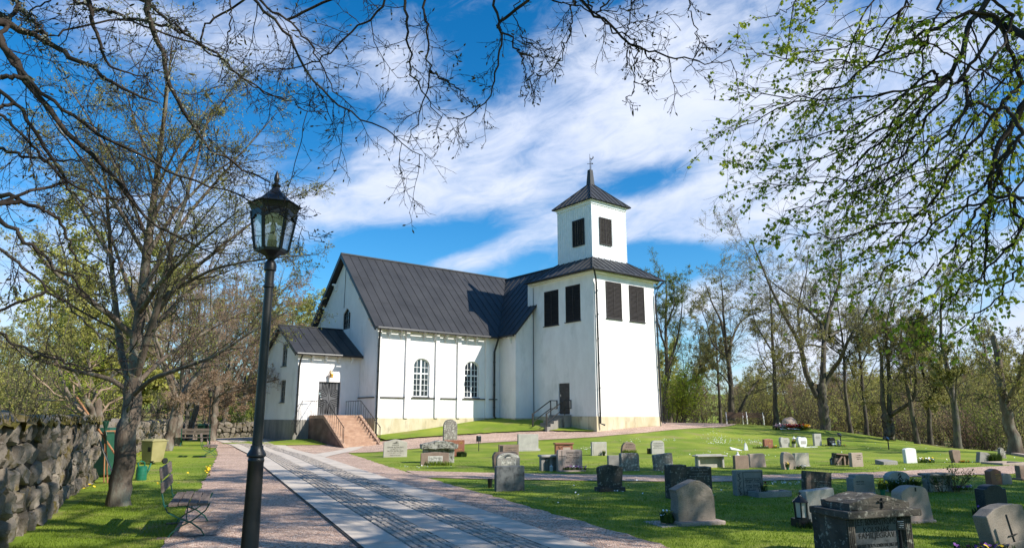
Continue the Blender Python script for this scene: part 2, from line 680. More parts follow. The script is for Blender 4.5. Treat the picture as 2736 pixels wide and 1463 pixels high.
# ------------------------------------------------------------------ ground sheets
def axis(lo, hi, step, far):
    a = list(np.arange(lo, hi + 1e-6, step))
    s, x = step, hi
    while x < far:
        s *= 1.18
        x += s
        a.append(x)
    s, x = step, lo
    while x > -far:
        s *= 1.18
        x -= s
        a.insert(0, x)
    return np.array(a)


gx, gy = axis(-30, 34, .45, 650), axis(-3, 64, .45, 650)
XX, YY = np.meshgrid(gx, gy)
ZZ = zt(XX, YY)
nx, ny = len(gx), len(gy)
idx = np.arange(nx * ny).reshape(ny, nx)
Fg = np.stack([idx[:-1, :-1], idx[:-1, 1:], idx[1:, 1:], idx[1:, :-1]], -1).reshape(-1, 4)
g = np_mesh('ground', np.c_[XX.ravel(), YY.ravel(), ZZ.ravel()], [(Fg, 0)], M['grass'], smooth=True)
tag(g, 'mown green lawn of the churchyard', 'lawn', kind='structure')


def gz(x, y):
    return float(zt(x, y))


def resample(poly, n):
    p = np.array(poly, float)[:, :2]
    s = np.r_[0, np.cumsum(np.hypot(*np.diff(p, axis=0).T))]
    q = np.linspace(0, s[-1], n)
    # Catmull-ish smoothing through a cubic on arc length
    out = np.c_[np.interp(q, s, p[:, 0]), np.interp(q, s, p[:, 1])]
    k = max(1, n // (len(p) * 6))
    ker = np.ones(2 * k + 1) / (2 * k + 1)
    pad = np.r_[np.repeat(out[:1], k, 0), out, np.repeat(out[-1:], k, 0)]
    sm = np.c_[np.convolve(pad[:, 0], ker, 'valid'), np.convolve(pad[:, 1], ker, 'valid')]
    sm[0], sm[-1] = out[0], out[-1]
    return sm


STRIPS = []


def strip(name, left, right, off, mat, label, cat, n=160, m=14, wob=.03, parent=None):
    Lp, Rp = resample(left, n), resample(right, n)
    if wob:
        Lp[1:-1] += rng.normal(0, wob, (n - 2, 2))
        Rp[1:-1] += rng.normal(0, wob, (n - 2, 2))
    t = np.linspace(0, 1, m)[None, :, None]
    G = Lp[:, None, :] * (1 - t) + Rp[:, None, :] * t
    Z = zt(G[..., 0], G[..., 1]) + (off if off < .11 else .015 + off * np.clip(t[..., 0] * 6, 0, 1))
    V = np.concatenate([G, Z[..., None]], -1).reshape(-1, 3)
    ix = np.arange(n * m).reshape(n, m)
    Fq = np.stack([ix[:-1, :-1], ix[:-1, 1:], ix[1:, 1:], ix[1:, :-1]], -1).reshape(-1, 4)
    a, b_, c = V[Fq[0, 0]], V[Fq[0, 1]], V[Fq[0, 2]]
    if np.cross(b_ - a, c - a)[2] < 0:
        Fq = Fq[:, ::-1]
    o = np_mesh(name, V, [(Fq, 0)], mat, smooth=True)
    tag(o, label, cat, kind='structure')
    STRIPS.append(np.r_[Lp, Rp[::-1]])
    return o


def gp(pts):
    return [ground(u, v)[:2] for u, v in pts]


S2 = 1.0625
# main avenue of pinkish gravel
AV_L = [(-2.2, 3.0), (-3.6, 7.0), (-4.89, 10.46), (-6.7, 15.2), (-8.69, 20.35), (-12.2, 29.3), (-16.6, 39.5), (-20.9, 49.5)]
AV_R = [(4.3, 3.0), (2.95, 7.0), (1.99, 9.02), (-.4, 14.6), (-2.32, 19.04), (-4.4, 24.0), (-7.3, 31.5), (-9.3, 40.2)]
strip('gravel_avenue', AV_L, AV_R, .012, M['gravel'], 'pinkish gravel beside the paved lane leading to the church', 'gravel')
strip('gravel_cross_path', [(-3.2, 21.3), (-1, 20.63), (2.5, 19.9), (5.89, 19.45), (11, 20.9), (17.3, 23.98), (24, 27)],
      [(-2.4, 19.0), (-.91, 18.5), (2.5, 18.0), (5.13, 17.75), (10, 18.9), (14.67, 20.35), (25, 25)], .017, M['gravel'],
      'narrow gravel path crossing the lawn between the gravestones', 'path')
# gravel in front of the church, past the steps and the tower
CG_F = gp([(930, 1213), (1010, 1206), (1200, 1187), (1400, 1178), (1650, 1163), (1800, 1150), (1905, 1142), (1960, 1137), (2045, 1134)])
CG_B = [chw(-17, 7.6)[:2], chw(-13.6, 7.0)[:2], chw(-10.9, 5.9)[:2], chw(-7, 4.6)[:2], chw(-3.4, 2.9)[:2], chw(-1.5, .6)[:2], chw(-.02, -.1)[:2], chw(5.9, -.1)[:2],
        chw(12, 2)[:2]]
strip('gravel_church_path', CG_B, [(-9.4, 33.0)] + list(CG_F), .022, M['gravel'], 'broad gravel path running along the front of the white church', 'path', wob=.02)
strip('gravel_far_yard', [(-26, 56), (-20, 46), (-15.5, 36)], [(-13, 60), (-11, 48), (-9.2, 38.5)], .026, M['gravel'],
      'gravel yard at the far end of the lane', 'gravel', n=60)

# paved lane: slab strip, setts, slab strip, setts, slab strip
PD = np.array([-.405, .914])
PD /= np.linalg.norm(PD)
PN = np.array([PD[1], -PD[0]])
P0 = np.array([-1.89, 9.02])


def lane_pt(s, w):
    # the lane bends a little to the left far off
    bend = max(0, s - 24)
    p = P0 + PD * s + PN * w
    return p + np.array([-1, -.35]) * 0.012 * bend ** 1.7


def lane_strip(w0, w1, off, mat, name, label, cat, s0=-6.5, s1=40, gap=None):
    n = 90
    ss = np.linspace(s0, s1, n)
    return strip(name, [lane_pt(s, w0) for s in ss], [lane_pt(s, w1) for s in ss], off, mat, label, cat, n=n, m=4, wob=0)


lane_strip(-.02, 2.61, .030, M['joint'], 'paving_bed', 'dark sand joints under the paved lane', 'paving')
# slabs as separate stones within one sheet each (joint lines show the bed)
def slab_row(w0, w1, name, label, ln=1.9, seed=0):
    r = np.random.default_rng(seed)
    mb = MB()
    s = -6.4 + r.random()
    while s < 39.5:
        e = s + ln * (.9 + .2 * r.random())
        k = 6
        for i in range(k):
            a, b_ = s + (e - s - .012) * i / k, s + (e - s - .012) * (i + 1) / k
            q = [lane_pt(a, w0), lane_pt(a, w1), lane_pt(b_, w1), lane_pt(b_, w0)]
            mb.add([(p[0], p[1], gz(*p) + .044) for p in q], [(0, 1, 2, 3)])
        s = e
    o = mb.build(name, M['slab'])
    return tag(o, label, 'paving', kind='structure')


slab_row(0, .52, 'paving_slabs', 'pale granite slabs along the left edge of the lane', seed=1)
slab_row(1.07, 1.515, 'paving_slabs', 'pale granite slabs along the middle of the lane', seed=2)
slab_row(2.065, 2.59, 'paving_slabs', 'pale granite slabs along the right edge of the lane', seed=3)


def setts(w0, w1, name, label, seed):
    r = np.random.default_rng(seed)
    mb = MB()
    nrow = 5
    wd = (w1 - w0) / nrow
    for j in range(nrow):
        s = -6.4 + r.random() * .2
        while s < 39:
            ln = (.13 + .06 * r.random()) * (1 if s < 20 else 1.5)
            a, b_ = s + .004, s + ln - .004
            c, d = w0 + j * wd + .006 + .004 * r.random(), w0 + (j + 1) * wd - .006 - .004 * r.random()
            h = .047 + .010 * r.random()
            cs = [(a, c), (a, d), (b_, d), (b_, c)]
            z0 = gz(*lane_pt((a + b_) / 2, (c + d) / 2))
            ins = .010
            cs2 = [(a + ins, c + ins), (a + ins, d - ins), (b_ - ins, d - ins), (b_ - ins, c + ins)]
            lo = [lane_pt(*q) for q in cs]
            hi = [lane_pt(q[0] + r.normal(0, .003), q[1] + r.normal(0, .003)) for q in cs2]
            tl = r.normal(0, .003, 4)
            mb.add([(p[0], p[1], z0 + .032) for p in lo] + [(p[0], p[1], z0 + h + tl[i]) for i, p in enumerate(hi)],
                   [(4, 5, 6, 7), (0, 1, 5, 4), (1, 2, 6, 5), (2, 3, 7, 6), (3, 0, 4, 7)])
            s += ln
    o = mb.build(name, M['cobble'])
    return tag(o, label, 'paving', kind='structure')


setts(.53, 1.06, 'paving_setts', 'grey cobble setts in the left band of the lane', 5)
setts(1.525, 2.055, 'paving_setts', 'grey cobble setts in the right band of the lane', 6)
# pale paved strip from the lane to the church steps
a, b_ = chw(-12.2, 6.6)[:2], lane_pt(20.5, 2.6)
ar = np.array(a)
strip('step_path', [ar + PN * .1 + PD * .9, lane_pt(22.5, 2.65)], [ar + np.array([.5, -.9]), lane_pt(19.5, 2.65)], .032, M['slab'],
      'pale paved strip leading from the lane to the church steps', 'paving', n=40, m=6, wob=0)

# lawn patch in front of the porch, grass bank against the nave wall
strip('porch_lawn', [chw(-16.2, 13)[:2], chw(-14.9, 9.9)[:2], chw(-13.9, 9.8)[:2]], [chw(-18.4, 11.5)[:2], chw(-16.4, 7.6)[:2], chw(-13.95, 6.9)[:2]], .05, M['grass'],
      'small grass patch in front of the porch', 'lawn', n=40, m=10)
strip('grass_bank', [chw(-10.9, 7.7)[:2], chw(-6, 7.7)[:2], chw(-1.5, 7.7)[:2], chw(-1.5, 5.8)[:2], chw(0.05, 5.6)[:2], chw(.05, 2)[:2], chw(.05, .2)[:2]],
      [chw(-10.9, 5.95)[:2], chw(-7, 4.7)[:2], chw(-4.2, 3.5)[:2], chw(-3.0, 2.75)[:2], chw(-2.2, 2.2)[:2], chw(-1.0, 1.0)[:2], chw(-.2, .1)[:2]], .10, M['grass'],
      'sloping grass bank under the nave wall', 'lawn', n=80, m=14, wob=.04)
# woodland floor beyond the lawn
strip('woodland_floor', [(17, 63), (24, 58), (26, 48), (27, 38), (24, 30), (26, 20), (40, 5)], [(30, 170), (110, 130), (120, 90), (120, 60), (110, 40), (90, 20), (70, 0)],
      .12, M['litter'], 'brown leaf litter under the trees beyond the lawn', 'woodland floor', n=120, m=60, wob=.25)
strip('wood_floor_left', [(-150, 60), (-60, 70), (-30, 68), (0, 72), (18, 64)], [(-150, 240), (-60, 220), (-10, 200), (20, 180), (32, 160)],
      .12, M['litter'], 'brown leaf litter under the trees behind the church', 'woodland floor', n=120, m=60, wob=.2)
# ------------------------------------------------------------------ the church
church = thing('church', 'white plastered church with black metal roofs and a square bell tower', 'church', CH, R(90) - CAZ)


def cutout(obj, mb):
    """cut real openings into a wall"""
    c = mb.build('opening', M['plaster'])
    c.parent = obj.parent
    md = obj.modifiers.new('cut', 'BOOLEAN')
    md.object = c
    md.solver = 'EXACT'
    dg = bpy.context.evaluated_depsgraph_get()
    me = bpy.data.meshes.new_from_object(obj.evaluated_get(dg))
    obj.modifiers.clear()
    obj.data = me
    bpy.data.objects.remove(c)


def arch(x0, x1, z0, zs, zt_, n=10):
    """outline with a basket arch from springing zs to top zt_"""
    c, a, h = (x0 + x1) / 2, (x1 - x0) / 2, zt_ - zs
    pts = [(x0, z0), (x1, z0)]
    for i in range(n + 1):
        t = math.pi * i / n
        pts.append((c + a * math.cos(t), zs + h * math.sin(t) ** .9 if 0 < i < n else zs))
    return pts


NX0, NX1, NY0, NY1 = -10.76, 12.0, 7.64, 17.84
RY = 12.74
# --- walls
mb = MB()
prof = [(NY0, -.6), (NY1, -.6), (NY1, 6.95), (RY, 12.05), (NY0, 6.95)]
mb.add([(NX0, y, z) for y, z in prof] + [(NX1, y, z) for y, z in prof],
       [(0, 1, 2, 3, 4), (9, 8, 7, 6, 5)] + [(i, i + 5, (i + 1) % 5 + 5, (i + 1) % 5) for i in range(5)])
nave = mb.build('nave_wall', M['plaster'], church)
cut = MB()
WINS = [(-7.65, 1.16), (-3.80, 1.16)]
for c, w in WINS:
    cut.ext(arch(c - w / 2, c + w / 2, 2.80, 4.72, 5.18), NY0 - .2, NY0 + .24)
GW = (12.2, 1.1, 7.22, 8.25, 8.66)
gy0, gy1 = GW[0] - GW[1] / 2, GW[0] + GW[1] / 2
o5 = [(gy0, GW[2]), (gy1, GW[2]), (gy1, GW[3]), (GW[0], GW[4]), (gy0, GW[3])]
cut.add([(NX0 - .2, y, z) for y, z in o5] + [(NX0 + .2, y, z) for y, z in o5],
        [(0, 1, 2, 3, 4), (9, 8, 7, 6, 5)] + [(i, i + 5, (i + 1) % 5 + 5, (i + 1) % 5) for i in range(5)])
cutout(nave, cut)

PX0, PX1, PY0, PY1 = -14.76, NX0 - .003, 9.93, 15.55
mb = MB()
prof = [(PY0, -.6), (PY1, -.6), (PY1, 5.38), (RY, 7.10), (PY0, 5.38)]
mb.add([(PX0, y, z) for y, z in prof] + [(PX1, y, z) for y, z in prof],
       [(0, 1, 2, 3, 4), (9, 8, 7, 6, 5)] + [(i, i + 5, (i + 1) % 5 + 5, (i + 1) % 5) for i in range(5)])
porch = mb.build('porch_wall', M['plaster'], church)
cut = MB().box(-13.38, -11.98, PY0 - .2, PY0 + .22, 1.68, 3.65)
for (y0, y1, z0, z1) in ((11.66, 12.45, 2.44, 3.78), (11.72, 12.56, 4.63, 6.0)):
    cut.box(PX0 - .2, PX0 + .2, y0, y1, z0, z1)
cutout(porch, cut)

mb = MB()
TX0, TX1, TY0 = -1.54, 7.39, 5.85
prof = [(TX0, -.6), (TX1, -.6), (TX1, 7.05), (2.93, 12.0), (TX0, 7.05)]
mb.ext(prof, TY0, NY0 - .003)
mb.build('transept_wall', M['plaster'], church)

TW = 5.85
mb = MB()
b0, b1 = 0.0, 0.07   # slight batter
vs = [(0, 0, -.6), (TW + .06, 0, -.6), (TW + .06, TW + .6, -.6), (0, TW + .6, -.6), (.04, .03, 10.62), (TW - .03, .03, 10.62), (TW - .03, TW + .6, 10.62), (.04, TW + .6, 10.62)]
mb.add(vs, [(0, 3, 2, 1), (4, 5, 6, 7), (0, 1, 5, 4), (1, 2, 6, 5), (2, 3, 7, 6), (3, 0, 4, 7)])
tower = mb.build('tower_wall', M['plaster'], church)
cut = MB()
SH_L = [(3.28, 4.73, 7.50, 9.86), (1.22, 2.61, 7.56, 9.92)]
SH_R = [(1.11, 2.54, 7.66, 10.05), (3.29, 4.75, 7.67, 10.04)]
for (a, b_, c, d) in SH_L:
    cut.box(-.3, .16, a, b_, c, d)
for (a, b_, c, d) in SH_R:
    cut.box(a, b_, -.3, .14, c, d)
cut.box(-.3, .2, 2.34, 3.36, 1.74, 3.69)
cutout(tower, cut)

# --- plinth, 3 cm proud of the plaster
def ring(mb, x0, x1, y0, y1, z0, z1, t, p=.035):
    pass


mb = MB()
p = .035
mb.box(NX0 - p, NX0 + .3, NY0 - p, PY0 + .1, -.8, 1.52)
mb.box(NX0 + .3, TX0 - p, NY0 - p, NY0 + .3, -.8, 1.52)
mb.box(TX0 - p, 0 - p, TY0 - p, TY0 + .3, -.8, 1.50)
mb.box(TX0 - p, TX0 + .3, TY0 + .3, NY0 + .3, -.8, 1.50)
mb.box(-p, .3, -p, 2.33, -.8, 1.62)
mb.box(-p, .3, 3.37, TY0 + .3, -.8, 1.62)
mb.box(-p, .3, 2.33, 3.37, -.8, 1.60)
mb.box(.3, TW + .06 + p, -p, .3, -.8, 1.60)
mb.box(TW - .2, TW + .06 + p, .3, TW, -.8, 1.60)
mb.build('plinth', M['plinth'], church, bevel=.012)
mb = MB().box(PX0 - p, PX0 + .3, PY0 - p, PY1 + p, -.8, 1.42).box(PX0 + .3, NX0 - p, PY0 - p, PY0 + .3, -.8, 1.42)
mb.build('porch_plinth', M['plinth_shade_grey'], church, bevel=.012)

# --- pilasters and string course on the nave wall
for x in (-8.74, -6.57, -4.89, -2.63):
    MB().box(x - .13, x + .13, NY0 - .13, NY0 - .001, 1.50, 6.86).build('pilaster', M['plaster'], church, bevel=.01)
MB().box(NX0 - .1, NX0 + .2, NY0 - .1, NY0 - .001, 1.53, 6.8).build('pilaster', M['plaster'], church, bevel=.01)
for x0, x1 in ((NX0 + .2, -8.87), (-8.36, -6.7), (-6.24, -5.02), (-4.55, -2.76), (-2.5, -1.75)):
    MB().box(x0, x1, NY0 - .09, NY0 - .002, 2.70, 2.76).build('string_course', M['iron'], church)
MB().box(NX0 - .08, NX0 - .002, NY0, 9.9, 2.70, 2.76).build('string_course', M['iron'], church)

# --- corbels under the eaves
def corbel(x, y, z, d=(0, -1)):
    mb = MB()
    for (w, ln, za, zb) in ((.14, .34, z - .12, z), (.12, .2, z - .28, z - .12), (.11, .12, z - .46, z - .28)):
        if d[1]:
            mb.box(x - w / 2, x + w / 2, y - ln, y - .002, za, zb)
        else:
            mb.box(x - ln, x - .002, y - w / 2, y + w / 2, za, zb)
    mb.build('corbel', M['plaster'], church, bevel=.015)


for x in (-10.05, -9.2, -7.55, -6.75, -5.93, -5.1, -4.3, -3.5):
    corbel(x, NY0, 6.80)
for x in (-13.9, -13.05, -12.2, -11.35):
    corbel(x, PY0, 5.28)
for y in (6.3,):
    corbel(TX0, y, 6.85, (-1, 0))
for y, z in ((8.5, 7.55), (9.9, 9.0), (11.4, 10.5), (14.0, 10.5), (15.4, 9.05), (16.8, 7.6)):
    corbel(NX0, y, z, (-1, 0))

# --- roofs: solid slabs with standing seams
def slope(mb, eave0, eave1, ridge1, ridge0, pitch=.62, t=.10, seam=.035):
    """eave0->eave1 along the eave, ridge0 above eave0"""
    e0, e1, r1, r0 = [Vector(q) for q in (eave0, eave1, ridge1, ridge0)]
    n = (e1 - e0).cross(r0 - e0).normalized()
    if n.z < 0:
        n = -n
    mb.slab([e0, e1, r1, r0], t)
    k = max(2, int(round((e1 - e0).length / pitch)))
    ln = (e1 - e0).length
    for i in range(k + 1):
        f = i / k
        a = e0.lerp(e1, f)
        b = r0.lerp(r1, f)
        if (b - a).length < .1:
            continue
        mb.bar(a + n * .012, b + n * .012, .028, seam, 0, n)
    # one or two cross joints per slope
    for f in (.33, .66):
        a, b = e0.lerp(r0, f), e1.lerp(r1, f)
        if (b - a).length > .5:
            mb.bar(a + n * .002, b + n * .002, .03, .008, 0, n)


mb = MB()
ov = .40
RZ, EZ = 12.38, 6.90
for sgn in (-1, 1):
    ye = RY + sgn * (5.1 + .34)
    slope(mb, (NX0 - ov, ye, EZ), (NX1 + ov, ye, EZ), (NX1 + ov, RY, RZ), (NX0 - ov, RY, RZ))
mb.bar((NX0 - ov, RY, RZ + .02), (NX1 + ov, RY, RZ + .02), .16, .09)
# sprocketed eave lip
mb.box(NX0 - ov, TX0 - .33, NY0 - .62, NY0 - .33, EZ - .13, EZ - .07)
mb.build('roof', M['roof'], church)
mb = MB()
for sgn in (-1, 1):
    ye = RY + sgn * 5.44
    mb.bar((NX0 - ov + .02, ye, EZ - .16), (NX0 - ov + .02, RY, RZ - .16), .06, .16)
mb.build('verge_board', M['black_metal'], church)

mb = MB()
for sgn in (-1, 1):
    xe = 2.93 + sgn * (4.465 + .33)
    slope(mb, (xe, TY0 - .35, 6.98), (xe, RY - .2, 6.98), (2.93, RY - .2, 12.30), (2.93, TY0 - .35, 12.30))
mb.bar((2.93, TY0 - .3, 12.32), (2.93, RY, 12.32), .14, .08)
mb.build('transept_roof', M['roof'], church)

mb = MB()
for sgn in (-1, 1):
    ye = RY + sgn * (2.81 + .36)
    slope(mb, (PX0 - .3, ye, 5.30), (PX1 + .05, ye, 5.30), (PX1 + .05, RY, 7.22), (PX0 - .3, RY, 7.22), pitch=.6)
mb.bar((PX0 - .3, RY, 7.24), (PX1, RY, 7.24), .14, .07)
mb.build('porch_roof', M['roof'], church)
mb = MB()
for sgn in (-1, 1):
    mb.bar((PX0 - .28, RY + sgn * 3.17, 5.16), (PX0 - .28, RY, 7.08), .05, .14)
mb.build('verge_board', M['black_metal'], church)


def pyramid(name, c, h0, z0, h1, z1, mat, pitch=.55, t=.07):
    mb = MB()
    cs0 = [Vector((c + sx * h0, c + sy * h0, z0)) for sx, sy in ((-1, -1), (1, -1), (1, 1), (-1, 1))]
    cs1 = [Vector((c + sx * h1, c + sy * h1, z1)) for sx, sy in ((-1, -1), (1, -1), (1, 1), (-1, 1))]
    for i in range(4):
        a, b, d, e = cs0[i], cs0[(i + 1) % 4], cs1[(i + 1) % 4], cs1[i]
        n = (b - a).cross(e - a).normalized()
        if n.z < 0:
            n = -n
        mb.slab([a, b, d, e], t)
        # seams run straight up the slope from the eave
        k = int((b - a).length / pitch)
        L_ = (b - a).length
        l1 = (d - e).length
        for j in range(1, k):
            s = -L_ / 2 + L_ * j / k
            f = 1.0 if abs(s) <= l1 / 2 else (L_ / 2 - abs(s)) / (L_ / 2 - l1 / 2)
            p = a.lerp(b, j / k)
            mid0, mid1 = a.lerp(b, .5), e.lerp(d, .5)
            q = p + (mid1 - mid0) * f
            mb.bar(p + n * .012, q + n * .012, .028, .045, 0, n)
        mb.bar(a + Vector((0, 0, .01)), e + Vector((0, 0, .01)), .09, .06, 0)
    return mb


mb = pyramid('tower_roof', 2.93, 2.93 + .42, 10.66, 1.60, 11.92, M['roof'])
mb.box(2.93 - 3.3, 2.93 + 3.3, 2.93 - 3.3, 2.93 + 3.3, 10.58, 10.64)
mb.build('tower_roof', M['roof'], church)
MB().box(-.22, TW + .22, -.22, TW + .3, 10.46, 10.575).build('tower_cornice', M['white_wood'], church, bevel=.02)

# --- belfry
hb = 1.66
mb = MB()
mb.box(2.93 - hb, 2.93 + hb, 2.93 - hb, 2.93 + hb, 11.3, 15.75)
n = 15
for i in range(n + 1):
    s = -hb + 2 * hb * i / n
    for (dx, dy) in ((0, -1), (-1, 0), (0, 1), (1, 0)):
        if dx == 0:
            mb.box(2.93 + s - .025, 2.93 + s + .025, min(2.93 + dy * hb, 2.93 + dy * (hb + .022)), max(2.93 + dy * hb, 2.93 + dy * (hb + .022)), 11.6, 15.6)
        else:
            mb.box(min(2.93 + dx * hb, 2.93 + dx * (hb + .022)), max(2.93 + dx * hb, 2.93 + dx * (hb + .022)), 2.93 + s - .025, 2.93 + s + .025, 11.6, 15.6)
belfry = mb.build('belfry', M['white_wood'], church)
mb = MB()
mb.box(2.93 - hb - .06, 2.93 + hb + .06, 2.93 - hb - .06, 2.93 + hb + .06, 15.56, 15.74)
mb.box(2.93 - hb - .16, 2.93 + hb + .16, 2.93 - hb - .16, 2.93 + hb + .16, 15.74, 15.80)
mb.build('belfry_cornice', M['white_wood'], belfry, bevel=.01)


def louvre(name, parent, plane, a, b_, z0, z1, at, depth=.05, boards=None):
    """boarded louvre shutter; plane 'x' = on a wall of constant x=at facing -x, 'y' = facing -y"""
    mb = MB()
    n = boards or int((z1 - z0) / .085)
    fr = .06

    def bx(u0, u1, d0, d1, za, zb, m=0):
        if plane == 'x':
            mb.box(at + d0, at + d1, u0, u1, za, zb, m)
        else:
            mb.box(u0, u1, at + d0, at + d1, za, zb, m)
    bx(a, a + fr, -depth, .03, z0, z1)
    bx(b_ - fr, b_, -depth, .03, z0, z1)
    bx(a + fr, b_ - fr, -depth, .03, z1 - fr, z1)
    bx(a + fr, b_ - fr, -depth, .03, z0, z0 + fr)
    mid = (a + b_) / 2
    bx(mid - .025, mid + .025, -depth, .0, z0 + fr, z1 - fr)
    for i in range(n):
        za = z0 + fr + (z1 - z0 - 2 * fr) * i / n
        zb = za + (z1 - z0 - 2 * fr) / n
        # slanted board
        for (u0, u1) in ((a + fr, mid - .025), (mid + .025, b_ - fr)):
            if plane == 'x':
                vs = [(at - depth * .8, u0, za), (at - depth * .8, u1, za), (at + .03, u1, zb), (at + .03, u0, zb)]
            else:
                vs = [(u0, at - depth * .8, za), (u1, at - depth * .8, za), (u1, at + .03, zb), (u0, at + .03, zb)]
            vs2 = [(x, y, z + .018) for x, y, z in vs]
            mb.add(vs + vs2, [(0, 1, 2, 3), (7, 6, 5, 4), (0, 4, 5, 1), (1, 5, 6, 2), (2, 6, 7, 3), (3, 7, 4, 0)])
    bx(a + .01, b_ - .01, .035, .05, z0 + .01, z1 - .01, 1)
    return mb.build(name, [M['shutter'], M['groove']], parent)


louvre('louvre_shutter', belfry, 'y', 1.95, 3.10, 12.84, 14.71, 2.93 - hb - .04)
louvre('louvre_shutter', belfry, 'x', 1.92, 3.06, 12.83, 14.66, 2.93 - hb - .04)
for (a, b_, c, d) in SH_L:
    louvre('louvre_shutter', church, 'x', a + .01, b_ - .01, c + .01, d - .01, .08)
    MB().box(-.05, .05, a - .05, b_ + .05, c - .05, c - .002).build('window_sill', M['iron'], church)
for (a, b_, c, d) in SH_R:
    louvre('louvre_shutter', church, 'y', a + .01, b_ - .01, c + .01, d - .01, .02)
    MB().box(a - .05, b_ + .05, -.05, .05, c - .05, c - .002).build('window_sill', M['iron'], church)

mb = pyramid('belfry_roof', 2.93, hb + .30, 15.82, .16, 17.62, M['roof'], pitch=.45, t=.05)
br = mb.build('belfry_roof', M['roof'], church)
mb = MB()
mb.add([(2.93 + sx * .22, 2.93 + sy * .22, 17.45) for sx, sy in ((-1, -1), (1, -1), (1, 1), (-1, 1))] +
       [(2.93 + sx * .13, 2.93 + sy * .13, 18.74) for sx, sy in ((-1, -1), (1, -1), (1, 1), (-1, 1))],
       [(0, 1, 5, 4), (1, 2, 6, 5), (2, 3, 7, 6), (3, 0, 4, 7), (4, 5, 6, 7)])
mb.build('spike', M['roof'], br)
mb = MB()
mb.tube([(2.93, 2.93, 18.7), (2.93, 2.93, 19.95)], [.025, .012], 8)
mb.tube([(2.99, 2.90, 18.7), (2.99, 2.90, 19.45)], [.02, .015], 6)
q = Vector((.707, -.707, 0))
c0 = Vector((2.93, 2.93, 19.22))
mb.bar(c0 - q * .2, c0 + q * .22, .02, .03)
mb.bar(c0 + q * .12 + Vector((0, 0, .06)), c0 + q * .22, .02, .03)
mb.bar(c0 + q * .12 - Vector((0, 0, .06)), c0 + q * .22, .02, .03)
# cockerel: body, neck and arched tail
cb = c0 + Vector((0, 0, .36)) + q * .1
mb.tube([cb - q * .08 + Vector((0, 0, .10)), cb - q * .07, cb - q * .02 - Vector((0, 0, .05)), cb + q * .05, cb + q * .11 + Vector((0, 0, .10))], [.02, .03, .045, .04, .02], 6)
mb.tube([cb + q * .09, cb + q * .16 + Vector((0, 0, .09)), cb + q * .14 + Vector((0, 0, .18)), cb + q * .06 + Vector((0, 0, .17))], [.025, .025, .02, .012], 6)
mb.bar(cb - Vector((0, 0, .14)), cb, .02, .02)
mb.build('weathervane', M['iron'], br)

# --- gutters and downpipes
def gutter(p, q, name='gutter'):
    mb = MB().tube([p, q], .075, 8)
    p, q = Vector(p), Vector(q)
    n = int((q - p).length / .7)
    for i in range(n + 1):
        a = p.lerp(q, i / max(1, n))
        mb.box(a.x - .02, a.x + .02, a.y - .02, a.y + .02, a.z - .1, a.z + .07)
    return mb.build(name, M['black_metal'], church)


gutter((NX0 - .3, NY0 - .50, 6.83), (TX0 - .4, NY0 - .50, 6.83))
gutter((PX0 - .25, PY0 - .46, 5.22), (PX1 - .05, PY0 - .46, 5.22))
for a, b_ in (((-.46, -.46, 10.60), (TW + .46, -.46, 10.60)), ((-.46, -.46, 10.60), (-.46, TW + .3, 10.60)), ((TX0 - .42, TY0 - .3, 6.88), (TX0 - .42, NY0 - .55, 6.88))):
    gutter(a, b_)


def downpipe(pts, r=.055):
    mb = MB().tube(pts, r, 10)
    z = pts[-2][2] + .6
    x, y, _ = pts[-2]
    while z < pts[2][2] - .3:
        mb.lathe([(r * 1.25, -.03), (r * 1.25, .03)], 10, (x, y, z))
        z += 1.5
    mb.build('downpipe', M['black_metal'], church, smooth=True)


zb = gz(*chw(NX0, NY0 - .15)[:2])
downpipe([(NX0 - .1, NY0 - .45, 6.8), (NX0 - .05, NY0 - .3, 6.6), (NX0 - .02, NY0 - .2, 6.2), (NX0 - .02, NY0 - .2, .65), (NX0 - .05, NY0 - .42, .55)])
downpipe([(-1.95, NY0 - .42, 6.75), (-1.95, NY0 - .3, 6.5), (-2.05, NY0 - .14, 5.9), (-2.05, NY0 - .14, 1.6), (-2.05, NY0 - .3, 1.5)], .07)
downpipe([(PX0 + .1, PY0 - .4, 5.15), (PX0 + .08, PY0 - .25, 4.9), (PX0 + .06, PY0 - .12, 4.5), (PX0 + .06, PY0 - .12, .75), (PX0 + .02, PY0 - .4, .62)])
downpipe([(-.3, -.4, 10.5), (.0, -.2, 10.2), (.16, -.1, 9.8), (.2, -.12, 1.2), (.35, -.35, 1.1)])
downpipe([(TW + .4, -.4, 10.5), (TW + .1, -.25, 10.1), (TW - .05, -.12, 9.6), (TW + .02, -.12, 1.3), (TW + .15, -.32, 1.2)])
# thin lightning conductor on the tower flank and on the gable
MB().tube([(-.02, 5.80, 10.3), (-.02, 5.80, 1.6)], .018, 6).build('conductor', M['iron'], church)
MB().tube([(NX0 - .03, RY - .1, 11.6), (NX0 - .03, RY - .1, 8.7)], .015, 6).build('conductor', M['iron'], church)

